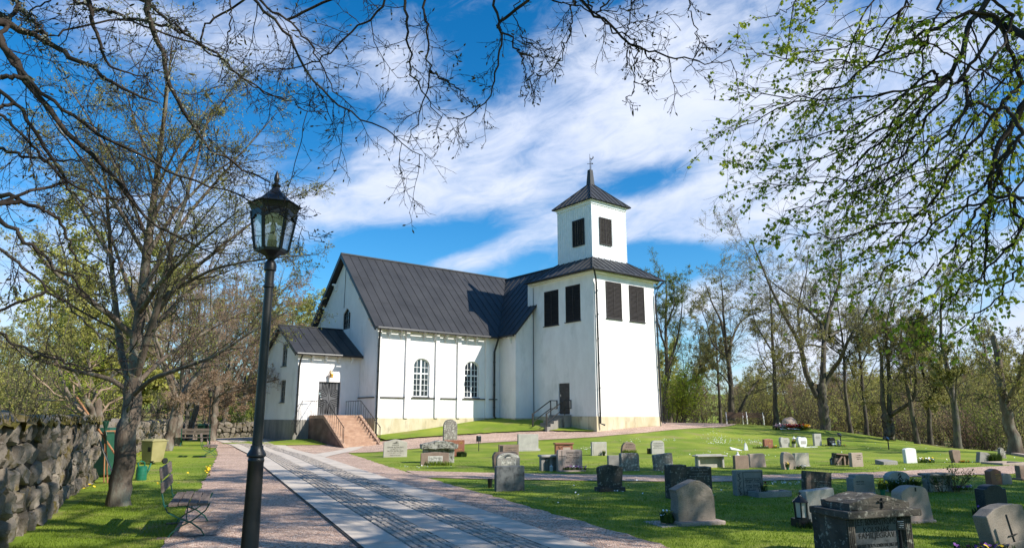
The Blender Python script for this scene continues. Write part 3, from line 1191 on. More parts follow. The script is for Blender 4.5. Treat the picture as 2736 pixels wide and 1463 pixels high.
# --- nave windows
def nave_window(c, w):
    x0, x1, z0, zs, zt_ = c - w / 2, c + w / 2, 2.80, 4.72, 5.18
    y = NY0 + .10
    out = arch(x0 + .004, x1 - .004, z0 + .004, zs, zt_ - .004, 14)
    inn = arch(x0 + .07, x1 - .07, z0 + .07, zs, zt_ - .07, 14)
    n = len(out)
    mb = MB()
    vs = [(x, y, z) for x, z in out] + [(x, y, z) for x, z in inn] + [(x, y + .07, z) for x, z in out] + [(x, y + .07, z) for x, z in inn]
    fs = []
    for i in range(n):
        j = (i + 1) % n
        fs += [(i, j, j + n, i + n), (i + n, j + n, j + 3 * n, i + 3 * n), (i + 2 * n, i + 3 * n, j + 3 * n, j + 2 * n), (i, i + 2 * n, j + 2 * n, j)]
    mb.add(vs, fs)
    mb.box(c - .05, c + .05, y + .004, y + .06, z0 + .07, zt_ - .07)
    mb.box(x0 + .07, x1 - .07, y + .006, y + .062, 4.20, 4.28)
    fr = mb.build('window', M['white_wood'], church)
    mb = MB()
    for xx in (c - .05 - (w / 2 - .12) / 2, c + .05 + (w / 2 - .12) / 2):
        mb.box(xx - .014, xx + .014, y + .02, y + .05, z0 + .07, zt_ - .12)
    for zz in (3.19, 3.54, 3.88, 4.62):
        mb.box(x0 + .07, x1 - .07, y + .022, y + .048, zz - .014, zz + .014)
    mb.build('glazing_bar', M['white_wood'], fr)
    mb = MB().ext(inn, y + .055, y + .062)
    mb.build('pane', M['glass_dark'], fr)
    MB().box(x0 - .03, x1 + .03, NY0 - .07, NY0 + .10, 2.768, 2.80).build('sill', M['iron'], fr)


for c, w in WINS:
    nave_window(c, w)

# gable window with pointed top
mb = MB()
x = NX0 + .06
inn = [(gy0 + .08, GW[2] + .08), (gy1 - .08, GW[2] + .08), (gy1 - .08, GW[3] - .02), (GW[0], GW[4] - .09), (gy0 + .08, GW[3] - .02)]
n = 5
o5i = [(gy0 + .004, GW[2] + .004), (gy1 - .004, GW[2] + .004), (gy1 - .004, GW[3]), (GW[0], GW[4] - .004), (gy0 + .004, GW[3])]
vs = [(x, y, z) for y, z in o5i] + [(x, y, z) for y, z in inn] + [(x + .06, y, z) for y, z in o5i] + [(x + .06, y, z) for y, z in inn]
fs = []
for i in range(n):
    j = (i + 1) % n
    fs += [(i, j, j + n, i + n), (i + n, j + n, j + 3 * n, i + 3 * n), (i + 2 * n, i + 3 * n, j + 3 * n, j + 2 * n)]
mb.add(vs, fs)
for k in (-.17, .17):
    mb.box(x + .01, x + .05, GW[0] + k - .015, GW[0] + k + .015, GW[2] + .08, GW[3] + .08)
for zz in (7.55, 7.85, 8.15):
    mb.box(x + .012, x + .048, gy0 + .08, gy1 - .08, zz - .013, zz + .013)
gwin = mb.build('window', M['black_metal'], church)
MB().add([(x + .055, y, z) for y, z in inn], [(0, 1, 2, 3, 4)]).build('pane', M['glass_dark'], gwin)

# porch windows
for (y0, y1, z0, z1) in ((11.66, 12.45, 2.44, 3.78), (11.72, 12.56, 4.63, 6.0)):
    x = PX0 + .05
    mb = MB()
    f = .06
    mb.box(x, x + .06, y0 + .004, y0 + f, z0 + .004, z1 - .004)
    mb.box(x, x + .06, y1 - f, y1 - .004, z0 + .004, z1 - .004)
    mb.box(x, x + .06, y0 + f, y1 - f, z0 + .004, z0 + f)
    mb.box(x, x + .06, y0 + f, y1 - f, z1 - f, z1 - .004)
    mb.box(x + .005, x + .055, (y0 + y1) / 2 - .02, (y0 + y1) / 2 + .02, z0 + f, z1 - f)
    for k in (1, 2, 3):
        zz = z0 + (z1 - z0) * k / 4
        mb.box(x + .01, x + .05, y0 + f, y1 - f, zz - .012, zz + .012)
    w_ = mb.build('window', plain('window_grey', (.25, .24, .22), .6), church)
    MB().box(x + .045, x + .052, y0 + f, y1 - f, z0 + f, z1 - f).build('pane', M['glass_dark'], w_)
    MB().box(PX0 - .06, PX0 + .05, y0 - .04, y1 + .04, z0 - .035, z0 + .002).build('sill', M['iron'], w_)

# --- porch door with the raised star pattern
y = PY0 + .12
dx0, dx1, dz0, dz1 = -13.37, -11.99, 1.69, 3.64
door = MB().box(dx0, dx1, y, y + .08, dz0, dz1).build('door', M['door_star'], church)
mb = MB()
cx, cz = (dx0 + dx1) / 2, (dz0 + dz1) / 2 + .02
hw, hh = (dx1 - dx0) / 2 - .04, (dz1 - dz0) / 2 - .05
for sx in (-1, 1):
    for sz in (-1, 1):
        # nested star-shaped mouldings in each quarter: from the vertical ray in to the hollow and out to the side ray
        for k in range(5):
            f = k * .155
            tip_v = (cx + sx * (.02 + f * hw), cz + sz * hh)
            hol = (cx + sx * (.17 + f * .72) * hw * 1.05, cz + sz * (.16 + f * .62) * hh)
            tip_h = (cx + sx * hw, cz + sz * (.015 + f * .72) * hh)
            if hol[0] * sx > (cx + sx * hw) * sx:
                continue
            for a, b in ((tip_v, hol), (hol, tip_h)):
                mb.bar((a[0], y - .006, a[1]), (b[0], y - .006, b[1]), .03, .022, 0, (0, 1, 0))
mb.bar((cx, y - .004, dz0 + .02), (cx, y - .004, dz1 - .02), .014, .012, 0, (0, 1, 0))
mb.build('star_moulding', M['groove'], door)
mb = MB()
mb.lathe([(.035, 0), (.035, .02)], 12, (0, 0, 0))
for v_ in range(len(mb.v)):
    a, b, c = mb.v[v_]
    mb.v[v_] = (dx0 + .17 + a, y - .03 - c, dz0 + 1.1 + b)
mb.box(dx0 + .07, dx0 + .16, y - .02, y - .002, dz0 + 1.22, dz0 + 1.32)
mb.tube([(dx0 + .16, y - .03, dz0 + .95), (dx0 + .26, y - .05, dz0 + .93)], .014, 6)
mb.build('handle', M['steel'], door)
# lantern over the door
ln = MB()
lx, lz = -12.57, 4.02
ln.bar((lx - .14, PY0 - .002, lz + .28), (lx - .14, PY0 - .25, lz + .28), .025, .03)
ln.bar((lx - .14, PY0 - .02, lz + .08), (lx - .14, PY0 - .02, lz + .34), .06, .02)
ln.lathe([(.03, .27), (.14, .2), (.15, .17)], 6, (lx - .14, PY0 - .25, lz - .05))
ln.lathe([(.10, -.05), (.12, .16)], 6, (lx - .14, PY0 - .25, lz - .05), 1)
ln.lathe([(.11, -.08), (.11, -.05)], 6, (lx - .14, PY0 - .25, lz - .05))
ln.build('door_lantern', [M['brass'], plain('amber_glass', (.5, .28, .05), .2, .5)], church)

# --- porch stairs
sx0, sx1 = -13.87, -11.5
st_ = MB()
st_.box(sx0, sx1, 7.9, PY0 - .04, -.4, 1.68)
NST = 10
for i in range(NST):
    z1 = 1.68 - .158 * (i + 1)
    y1 = 7.9 - .265 * i
    st_.box(sx0 + .22, sx1 - .22, y1 - .265 - .025, y1, -.4, z1)
stairs = st_.build('staircase', M['red_granite'], church, bevel=.012)
for xx in (sx0, sx1 - .2):
    mb = MB()
    o4 = [(7.9, 1.70), (7.9, 1.45), (7.9, -.4), (5.05, -.4), (5.05, .02), (5.2, .12)]
    mb.add([(xx, a, b) for a, b in o4] + [(xx + .2, a, b) for a, b in o4], [(0, 1, 2, 3, 4, 5), (11, 10, 9, 8, 7, 6)] + [(i, i + 6, (i + 1) % 6 + 6, (i + 1) % 6) for i in range(6)])
    mb.build('stringer', M['red_granite'], stairs, bevel=.015)
mb = MB().box(sx0 - .02, sx0 - .002, 7.95, PY0 - .05, -.3, 1.50)
mb.add([(sx0 - .02, 7.93, 1.48), (sx0 - .02, 7.93, -.3), (sx0 - .02, 5.4, -.3), (sx0 - .02, 5.4, .05),
        (sx0 - .002, 7.93, 1.48), (sx0 - .002, 7.93, -.3), (sx0 - .002, 5.4, -.3), (sx0 - .002, 5.4, .05)],
       [(0, 1, 2, 3), (7, 6, 5, 4), (0, 4, 5, 1), (1, 5, 6, 2), (2, 6, 7, 3), (3, 7, 4, 0)])
mb.build('side_facing', M['dark_stone'], stairs)


def railing(x, y0, name='railing'):
    mb = MB()
    tops = [(x, y0, 2.50), (x, 7.9, 2.52), (x, 5.35, 1.02)]
    mb.tube(tops, .022, 6)
    for k in range(7):
        yy = y0 - .06 - (y0 - 8.0) * k / 6
        mb.tube([(x, yy, 1.66), (x, yy, 2.5)], .012, 5)
    for k in range(9):
        f = (k + .5) / 9
        yy = 7.9 + (5.35 - 7.9) * f
        zz = 2.52 + (1.02 - 2.52) * f
        mb.tube([(x, yy, zz - .9), (x, yy, zz)], .012, 5)
    mb.tube([(x, 5.35, .1), (x, 5.35, 1.02)], .018, 5)
    mb.build(name, M['iron'], stairs)


railing(sx1 - .1, 9.9)
railing(sx0 + .1, 9.9)
mb = MB()   # wall rail running down the left flank of the landing
mb.tube([(sx0 - .02, 9.7, 2.5), (sx0 - .55, 9.7, 2.5), (-15.0, 9.7, 1.15)], .02, 6)
for k in range(9):
    f = k / 8
    xx = sx0 - .55 + (-15.0 - sx0 + .55) * f
    zz = 2.5 - 1.35 * f
    mb.tube([(xx, 9.7, zz - .95 if f else 1.5), (xx, 9.7, zz)], .011, 5)
mb.build('railing', M['iron'], stairs)

# --- tower door and stairs
td = MB()
for k in range(10):
    z0 = 1.745 + 1.94 * k / 10
    td.box(.09, .14, 2.345, 3.355, z0 + .006, z0 + .188)
td.box(.135, .16, 2.345, 3.355, 1.745, 3.685)
tdo = td.build('door', M['door_black'], church, bevel=.008)
MB().box(.07, .09, 3.22, 3.28, 2.85, 3.0).build('handle', M['steel'], tdo)
st2 = MB()
st2.box(-.7, -.04, 2.15, 3.55, 0, 1.70)
for i in range(6):
    st2.box(-.7 - .25 * (i + 1), -.7 - .25 * i, 2.25, 3.5, 0, 1.70 - .16 * (i + 1))
stairs2 = st2.build('staircase', M['plinth_shade_grey'], church, bevel=.01)
for i in range(3):
    MB().box(-.75 - .28 * (i + 1) - .6, -.75 - .28 * i - .6, 2.02, 2.24, 0, 1.34 - .17 * i).build('side_pier', M['plinth_shade_grey'], stairs2, bevel=.01)
mb = MB()
for yy in (3.5, 2.2):
    mb.bar((0, yy, 2.60), (-.57, yy, 2.60), .05)
    mb.bar((-.57, yy, 2.60), (-2.07, yy, 1.76), .05)
    mb.bar((-.02, yy, 2.10), (-.57, yy, 2.10), .04)
    mb.bar((-.57, yy, 2.10), (-2.07, yy, 1.26), .04)
    mb.bar((-.57, yy, 1.5), (-.57, yy, 2.62), .05)
    mb.bar((-.03, yy, 2.1), (-.03, yy, 2.62), .05)
    mb.bar((-2.07, yy, .4), (-2.07, yy, 1.80), .07)
mb.build('railing', M['iron'], stairs2)
# ------------------------------------------------------------------ gravestones
def granite(name, c1, c2, c3, s=4, s3=90, t3=(.5, .66), rough=.75, bump=.25):
    return noise_mat(name, c1, c2, s, 6, rough, bump, 45, .25, c3=c3, s3=s3, t3=t3)


G = {}
G['beige'] = granite('beige_granite', (.40, .36, .30), (.50, .46, .39), (.30, .27, .23))
G['grey'] = granite('grey_granite', (.27, .25, .225), (.36, .335, .305), (.16, .145, .13))
G['lightgrey'] = granite('light_grey_granite', (.38, .355, .32), (.50, .47, .42), (.26, .24, .21))
G['darkgrey'] = granite('dark_grey_granite', (.085, .09, .095), (.20, .205, .20), (.03, .032, .035), 2.2, 7, (.48, .7))
G['brown'] = granite('brown_granite', (.22, .155, .12), (.31, .22, .17), (.13, .09, .07))
G['red'] = granite('red_granite_polished', (.27, .105, .065), (.34, .15, .095), (.15, .06, .04), 5, 70, rough=.4, bump=.05)
G['pink'] = granite('pink_granite', (.38, .29, .24), (.48, .38, .32), (.26, .19, .16))
G['lichen'] = granite('lichen_stone', (.17, .145, .125), (.30, .265, .23), (.58, .55, .47), 3, 13, (.53, .62), .9, .8)
G['darklichen'] = granite('dark_lichen_stone', (.055, .048, .04), (.12, .105, .085), (.36, .34, .28), 3, 14, (.56, .66), .9, .8)
G['mossy'] = granite('mossy_limestone', (.22, .21, .18), (.40, .38, .33), (.07, .065, .055), 3, 16, (.51, .60), .95, 1.0)
G['black'] = granite('black_granite', (.012, .012, .014), (.022, .022, .025), (.03, .03, .03), 5, 70, rough=.2, bump=0)
G['white'] = granite('white_marble', (.70, .69, .67), (.80, .79, .77), (.60, .59, .58), 3, 9, (.55, .8), .5, .05)
G['greendark'] = granite('green_black_granite', (.022, .027, .028), (.045, .052, .05), (.07, .075, .07), 3, 50, rough=.45, bump=.05)
G['taupe'] = granite('taupe_granite', (.24, .20, .16), (.33, .28, .23), (.14, .12, .10))
G['wood'] = noise_mat('weathered_wood', (.19, .15, .12), (.32, .27, .23), 3, 5, .85, .3, 30, .2, stretch=(1, 12, 12))
INK = plain('dark_inlay', (.03, .028, .026), .6, .3)
GOLD = plain('gold_inlay', (.65, .40, .08), .4, .5)
PALE = noise_mat('pale_panel', (.52, .49, .43), (.62, .59, .52), 5, 4, .8, .1, 40, .2)


def o_rect(w, h):
    return [(-w / 2, 0), (w / 2, 0), (w / 2, h), (-w / 2, h)]


def o_gable(w, h, k=.82):
    return [(-w / 2, 0), (w / 2, 0), (w / 2, h * k), (w * .12, h * .985), (0, h), (-w * .12, h * .985), (-w / 2, h * k)]


def o_arch(w, h, zs=None, n=14, base=1.0):
    zs = h - w / 2 if zs is None else zs * h
    p = [(-w / 2 * base, 0), (w / 2 * base, 0)]
    for i in range(n + 1):
        t = math.pi * i / n
        p.append((w / 2 * math.cos(t), zs + (h - zs) * math.sin(t)))
    return p


def o_shoulder(w, h, k=.86, f=.66, n=12):
    p = [(-w / 2, 0), (w / 2, 0), (w / 2, h * k), (w * f / 2, h * k)]
    for i in range(1, n):
        t = math.pi * i / n
        p.append((w * f / 2 * math.cos(t), h * k + h * (1 - k) * math.sin(t)))
    p += [(-w * f / 2, h * k), (-w / 2, h * k)]
    return p


def o_round(w, h, r=.25, n=6, seed=0, wob=0.0):
    """rounded top corners, optionally uneven"""
    rr = random.Random(seed)
    r *= w
    p = [(-w / 2, 0), (w / 2, 0)]
    for i in range(n + 1):
        t = math.pi / 2 * i / n
        p.append((w / 2 - r + r * math.cos(t), h - r + r * math.sin(t)))
    for i in range(n + 1):
        t = math.pi / 2 + math.pi / 2 * i / n
        p.append((-w / 2 + r + r * math.cos(t), h - r + r * math.sin(t)))
    return [(x + rr.uniform(-wob, wob) * w, z + (rr.uniform(-wob, wob) * h if z > 0 else 0)) for x, z in p]


def o_pts(w, h, pts):
    return [(x * w - w / 2, z * h) for x, z in pts]


def text_geo(lines, tw, font_shear=0):
    """lines: (string, size, z) centred; returns verts, faces of thin raised letters"""
    V, Fc = [], []
    for s, size, z, *rest in lines:
        cu = bpy.data.curves.new('inscription', 'FONT')
        cu.body = s
        cu.size = size
        cu.align_x = 'CENTER'
        cu.extrude = .0012
        cu.shear = font_shear
        cu.resolution_u = 2
        ob = bpy.data.objects.new('inscription', cu)
        COL.objects.link(ob)
        dg = bpy.context.evaluated_depsgraph_get()
        me = bpy.data.meshes.new_from_object(ob.evaluated_get(dg))
        xs = [v_.co.x for v_ in me.vertices]
        wd = (max(xs) - min(xs)) if xs else 1
        k = min(1, tw / wd) if wd > 0 else 1
        dx = rest[0] if rest else 0
        n = len(V)
        for v_ in me.vertices:
            V.append((v_.co.x * k + dx, -v_.co.z - .0015, v_.co.y + z))
        for p_ in me.polygons:
            Fc.append(tuple(i + n for i in p_.vertices))
        bpy.data.objects.remove(ob)
        bpy.data.curves.remove(cu)
        bpy.data.meshes.remove(me)
    return V, Fc


def worn_lines(x0, x1, z0, z1, rows, seed):
    """rows of worn, unreadable carved letters"""
    r = random.Random(seed)
    mb = MB()
    for i in range(rows):
        z = z1 - (z1 - z0) * (i + .5) / rows
        hh = (z1 - z0) / rows * (.48 if i % 2 == 0 else .3)
        ins = (x1 - x0) * r.uniform(.0, .16)
        x = x0 + ins
        while x < x1 - ins:
            w = hh * r.uniform(.25, .6)
            if r.random() < .85:
                mb.box(x, x + w * .35, -.003, .0005, z, z + hh)
                if r.random() < .7:
                    mb.box(x + w * .35, x + w * .8, -.003, .0005, z + hh * r.choice([0, .45, .85]), z + hh * r.choice([.14, .55, 1]))
            x += w + hh * .16
    return mb


def unit(p):
    return float(p[1] * ct + (p[2] - EYE) * st) / F


def stone(name, label, u, v, wpx, hpx, mat, shape='rect', th=.12, yaw=17, tilt=0, back=0, cat='gravestone', group=None, bevel=.012, base=None,
          rough=False, pt=None, **kw):
    p = ground(u, v) if pt is None else np.array(pt)
    k = unit(p)
    ya = R(yaw)
    f = math.cos(ya) - (p[0] / p[1]) * math.sin(ya)
    w = wpx * k / max(.3, f)
    h = hpx * k / 1.02
    t = thing(name, label, cat, (p[0], p[1], p[2] - .03), ya, group)
    t.rotation_euler = Euler((R(-back), R(tilt), ya), 'XYZ')
    h += .03
    out = {'rect': lambda: o_rect(w, h), 'gable': lambda: o_gable(w, h, kw.get('k', .82)), 'arch': lambda: o_arch(w, h, kw.get('zs')),
           'shoulder': lambda: o_shoulder(w, h, kw.get('k', .86), kw.get('f', .66)),
           'round': lambda: o_round(w, h, kw.get('r', .25), seed=hash(label) % 999, wob=kw.get('wob', 0)),
           'pts': lambda: o_pts(w, h, kw.get('pts'))}[shape]()
    mb = MB().ext(out, 0, th)
    o = mb.build('slab', mat, t, bevel=bevel)
    if rough:
        rough_up(o, rough)
    if base:
        bw, bh, bd = base
        MB().box(-w / 2 * bw, w / 2 * bw, -bd, th + bd, -.05, bh).build('base', kw.get('bmat', mat), t, bevel=.01)
    return t, w, h, o


def rough_up(o, amt):
    """hew the surface: subdivide and push the points about"""
    bm = bmesh.new()
    bm.from_mesh(o.data)
    bmesh.ops.triangulate(bm, faces=[f for f in bm.faces if len(f.verts) > 4])
    for _ in range(3):
        bmesh.ops.subdivide_edges(bm, edges=[e for e in bm.edges if e.calc_length() > .07], cuts=1, use_grid_fill=True)
    from mathutils import noise as mn
    for v_ in bm.verts:
        q = v_.co * 7
        d = mn.noise_vector(q) * amt + mn.noise_vector(q * 3.1) * amt * .45
        if v_.co.z > .02:
            v_.co += d
    bm.to_mesh(o.data)
    bm.free()
    o.data.update()


def inscribe(t, lines, w, mat=INK, shear=0, y=0.0, name='lettering'):
    V, Fc = text_geo(lines, w, shear)
    mb = MB()
    mb.v = [(x, yy + y, z) for x, yy, z in V]
    mb.f = Fc
    mb.m = [0] * len(Fc)
    return mb.build(name, mat, t)


def worn(t, x0, x1, z0, z1, rows, seed, mat=INK, y=0.0):
    mb = worn_lines(x0, x1, z0, z1, rows, seed)
    mb.v = [(a, b + y, c) for a, b, c in mb.v]
    return mb.build('lettering', mat, t)


# ---------------- planting
LEAF = {}
LEAF['grass'] = noise_mat('grass_blades', (.14, .21, .016), (.28, .37, .04), 1.2, 3, .7, 0, None, .2, coord='Object', trans=.5, c3=(.34, .31, .12), s3=.9, t3=(.56, .72))
LEAF['leaf'] = noise_mat('leaf_green', (.05, .09, .015), (.10, .15, .03), 4, 2, .6, 0, None, .3, trans=.3)
LEAF['dark'] = noise_mat('leaf_dark', (.025, .045, .012), (.05, .08, .02), 4, 2, .6, 0, None, .3, trans=.2)
PET = {n: plain('petal_' + n, c, .7, .2, var=.2, scale=30) for n, c in dict(
    white=(.78, .78, .76), yellow=(.75, .52, .03), red=(.5, .02, .03), purple=(.22, .08, .32), orange=(.7, .25, .03), pink=(.7, .35, .4)).items()}


def blades(n, rx, ry, h, lean=.5, wd=.008, seed=0, z0=0.0, fn=None):
    r = np.random.default_rng(seed)
    a = r.random(n) * 2 * np.pi
    d = np.sqrt(r.random(n))
    x, y = d * np.cos(a) * rx, d * np.sin(a) * ry
    hh = h * (.5 + .7 * r.random(n))
    az_ = r.random(n) * 2 * np.pi
    le = lean * (.2 + r.random(n)) * hh
    px, py = np.cos(az_ + 1.57) * wd, np.sin(az_ + 1.57) * wd
    z = np.full(n, z0)
    mx_, my_ = x + np.cos(az_) * le * .35, y + np.sin(az_) * le * .35
    V = np.stack([np.c_[x - px, y - py, z], np.c_[x + px, y + py, z], np.c_[mx_ + px * .8, my_ + py * .8, z + hh * .6], np.c_[mx_ - px * .8, my_ - py * .8, z + hh * .6],
                  np.c_[x + np.cos(az_) * le, y + np.sin(az_) * le, z + hh]], 1).reshape(-1, 3)
    b = np.arange(n)[:, None] * 5
    return V, b + np.array([[0, 1, 2, 3]]), b + np.array([[3, 2, 4]])


def discs(n, rx, ry, zlo, zhi, rad, seed=0):
    """small cupped flower heads"""
    r = np.random.default_rng(seed)
    a = r.random(n) * 2 * np.pi
    d = np.sqrt(r.random(n))
    c = np.c_[d * np.cos(a) * rx, d * np.sin(a) * ry, zlo + (zhi - zlo) * r.random(n)]
    k = 6
    V, Fa = [], []
    nr = r.normal(0, .5, (n, 2))
    for j in range(k):
        t = 2 * np.pi * j / k
        rr = rad * (.7 + .5 * r.random(n))
        ox, oy = np.cos(t) * rr, np.sin(t) * rr
        V.append(np.c_[c[:, 0] + ox, c[:, 1] + oy, c[:, 2] + ox * nr[:, 0] + oy * nr[:, 1] + rr * .35])
    V.append(c)
    V = np.stack(V, 1).reshape(-1, 3)
    b = np.arange(n)[:, None] * (k + 1)
    Fa = np.concatenate([b + np.array([[k, j, (j + 1) % k]]) for j in range(k)])
    return V, Fa


def planting(name, label, cat, loc, rx, ry, h, n=120, flowers=(), fr=.022, leaf='leaf', seed=1, pot=None, rz=0, wd=.01, lean=.6, group=None):
    t = thing(name, label, cat, loc, rz, group)
    z0 = 0
    if pot:
        pr, ph, pm = pot
        MB().lathe([(pr * .75, 0), (pr, ph), (pr * .88, ph), (pr * .8, ph * .9)], 14).build('pot', pm, t, smooth=True)
        z0 = ph * .9
    V, Q, T3 = blades(n, rx, ry, h, lean, wd, seed, z0)
    np_mesh('leaves', V, [(Q, 0), (T3, 0)], LEAF[leaf], t)
    for i, (col, m) in enumerate(flowers):
        V, Fa = discs(m, rx * .95, ry * .95, z0 + h * .55, z0 + h * 1.1, fr, seed * 7 + i)
        np_mesh('blossoms', V, [(Fa, 0)], PET[col], t)
    return t


def near(t, dx, dy, dz=0.0):
    """world point at a local offset of a placed thing, dropped to the lawn"""
    p = t.location + Euler((0, 0, t.rotation_euler.z)).to_matrix() @ Vector((dx, dy, 0))
    return (p.x, p.y, gz(p.x, p.y) + dz)


# 1 --- first row by the church path
t, w, h, o = stone('gravestone', 'beige gravestone with low pointed top, bird relief and dark lettering beside the lane', 1056, 1220, 63, 47, G['beige'], 'gable', .14, k=.84, bevel=.01)
inscribe(t, [('KANTOR', .07, h * .66), ('EINAR KJÖRLING', .085, h * .53), ('* 4.5.1898  † 18.1.1973', .05, h * .44), ('RUTH KJÖRLING', .085, h * .33),
             ('* 13.6.1902  † 10.4.1987', .05, h * .24), ('HERREN ÄR MIN HERDE', .042, h * .12)], w * .72)
mb = MB()
for a, b in (((-.12, .79), (.02, .83)), ((.02, .83), (.12, .80)), ((-.02, .82), (.06, .90)), ((.06, .90), (.02, .83)), ((-.06, .79), (.06, .79)), ((.02, .83), (.10, .88))):
    mb.bar((a[0], -.004, a[1] * h), (b[0], -.004, b[1] * h), .006, .018, 0, (0, 1, 0))
mb.build('bird_relief', INK, t)

t, w, h, o = stone('gravestone', 'weathered limestone tomb with thick overhanging roof slab on stout posts', 1175, 1236, 84, 59, G['mossy'], 'rect', .30, th_=1)
o.hide_render = False
bpy.data.objects.remove(o)
hh = h
for xx, ww in ((-w * .44, .16), (w * .37, .22)):
    oo = MB().box(xx - ww / 2, xx + ww / 2, 0.02, .30, 0, hh * .66).build('post', G['mossy'], t, bevel=.02)
    rough_up(oo, .012)
oo = MB().box(-w * .36, w * .26, .12, .26, 0, hh * .66).build('back_slab', G['mossy'], t, bevel=.01)
oo = MB().ext([(-w * .58, hh * .66), (w * .56, hh * .66), (w * .58, hh * .8), (w * .3, hh * .95), (-w * .05, hh), (-w * .3, hh * .93), (-w * .58, hh * .84)], -.10, .42).build('roof_slab', G['mossy'], t)
rough_up(oo, .03)
t, w, h, o = stone('gravestone', 'low brown plaque stone in front of the roofed limestone tomb', 1162, 1242, 75, 35, G['brown'], 'gable', .10, k=.93)
MB().box(-w * .25, w * .27, -.006, -.0005, h * .12, h * .72).build('panel', PALE, t)
inscribe(t, [('Eric Norden', .11, h * .52), ('* 1892   † 1963', .07, h * .42), ('Ester Norden', .11, h * .26), ('* 1897   † 1976', .07, h * .16)], w * .46, INK, .15, -.006)
planting('grass_tuft', 'tall grass growing in front of the low brown plaque stone', 'grass tuft', near(t, .1, -.12), w * .5, .1, .16, 220, leaf='grass', seed=3)
t, w, h, o = stone('gravestone', 'tall dark lichen-spotted gravestone with rounded top behind the roofed tomb', 1203, 1206, 36, 87, G['lichen'], 'arch', .22)
rough_up(o, .012)
t, w, h, o = stone('gravestone', 'square red-brown gravestone with gold emblem, right of the roofed tomb', 1214, 1218, 54, 43, G['red'], 'rect', .12)
inscribe(t, [('⁓', .2, h * .72, w * .3)], w * .25, GOLD) if False else None
mb = MB()
for a, b in (((.24, .84), (.36, .90)), ((.25, .78), (.40, .80)), ((.24, .84), (.24, .78)), ((.36, .90), (.40, .80)), ((.30, .84), (.36, .84))):
    mb.bar((a[0] * w, -.003, a[1] * h), (b[0] * w, -.003, b[1] * h), .006, .025, 0, (0, 1, 0))
mb.build('emblem', GOLD, t)
worn(t, w * .1, w * .36, h * .30, h * .48, 2, 5, GOLD)
planting('bush', 'small dark clipped bush at the foot of the square red-brown gravestone', 'bush', ground(1233, 1219), .2, .16, .2, 420, leaf='dark', seed=9, wd=.014)

# floodlight on a stake
def spotlight(label, u, v, hpx, yaw=0.6):
    p = ground(u, v)
    h = hpx * unit(p)
    t = thing('garden_spotlight', label, 'spotlight', p, yaw)
    MB().tube([(0, 0, -.1), (0, 0, h * .62)], .018, 8).build('stake', M['black_metal'], t)
    mb = MB().box(-.10, .10, -.06, .08, h * .62, h)
    mb.build('lamp_head', M['black_metal'], t, bevel=.02, rot=None)
    MB().box(-.085, .085, -.066, -.061, h * .66, h * .96).build('lens', M['glass_dark'], t)
    mb = MB()
    mb.bar((-.115, .01, h * .55), (-.115, .01, h * .8), .012)
    mb.bar((.115, .01, h * .55), (.115, .01, h * .8), .012)
    mb.bar((-.115, .01, h * .55), (.115, .01, h * .55), .012)
    mb.build('bracket', M['black_metal'], t)


spotlight('black floodlight on a stake at the lawn edge facing the church', 1279, 1204, 40)
# 2 --- group around the dark square stone
t, w, h, o = stone('gravestone', 'plain square speckled grey gravestone on a wider plinth close to the church path', 1412, 1204, 54, 45, G['lightgrey'], 'rect', .16, base=(1.16, .13, .03))
t, w, h, o = stone('gravestone', 'low brown gravestone with a carved upright ornament on its left', 1360, 1222, 53, 35, G['brown'], 'rect', .12)
MB().box(-w * .46, -w * .30, -.006, -.0005, h * .3, h * .92).build('ornament', INK, t)
worn(t, -w * .22, w * .42, h * .35, h * .8, 3, 8)
t, w, h, o = stone('gravestone', 'thick brown rough-edged gravestone behind the sunburst gravestone', 1352, 1249, 64, 43, G['brown'], 'round', .2, r=.14, wob=.02)
rough_up(o, .012)
t, w, h, o = stone('gravestone', 'grey gravestone with arched top and carved rising sun above a pale name panel', 1359, 1253, 61, 44, G['grey'], 'shoulder', .12, k=.72, f=.97)
MB().ext(o_arch(w * .94, h * .26, .05), -.006, -.0005).build('sun_panel', PALE, t, loc=(0, 0, h * .70))
mb = MB()
for i in range(15):
    a = math.pi * (i + .5) / 15
    r1 = min(w * .43, h * .25 / max(.2, math.sin(a)) * .92)
    mb.bar((math.cos(a) * w * .12, -.009, h * .71 + math.sin(a) * h * .08), (math.cos(a) * r1 * .85, -.009, h * .71 + min(h * .22, math.sin(a) * r1)), .006, .012, 0, (0, 1, 0))
mb.build('sun_rays', INK, t)
MB().box(-w * .31, w * .31, -.006, -.0005, h * .13, h * .62).build('name_panel', PALE, t)
inscribe(t, [('RUDOLF KARLSSON', .1, h * .50), ('* 1881   † 1956', .06, h * .40), ('RUTH KARLSSON', .1, h * .27), ('* 1887   † 1965', .06, h * .17)], w * .56, INK, 0, -.006)
t, w, h, o = stone('gravestone', 'large square dark grey stained gravestone beside the crossing path', 1364, 1311, 76, 66, G['darkgrey'], 'rect', .16)
p = ground(1309, 1302)
tt = thing('grave_vase', 'black cone-shaped vase standing in the grass left of the large dark stone', 'vase', p)
MB().lathe([(.02, -.05), (.045, .02), (.06, .2), (.055, .2), (.04, .05)], 14).build('vase', M['black_metal'], tt, smooth=True)

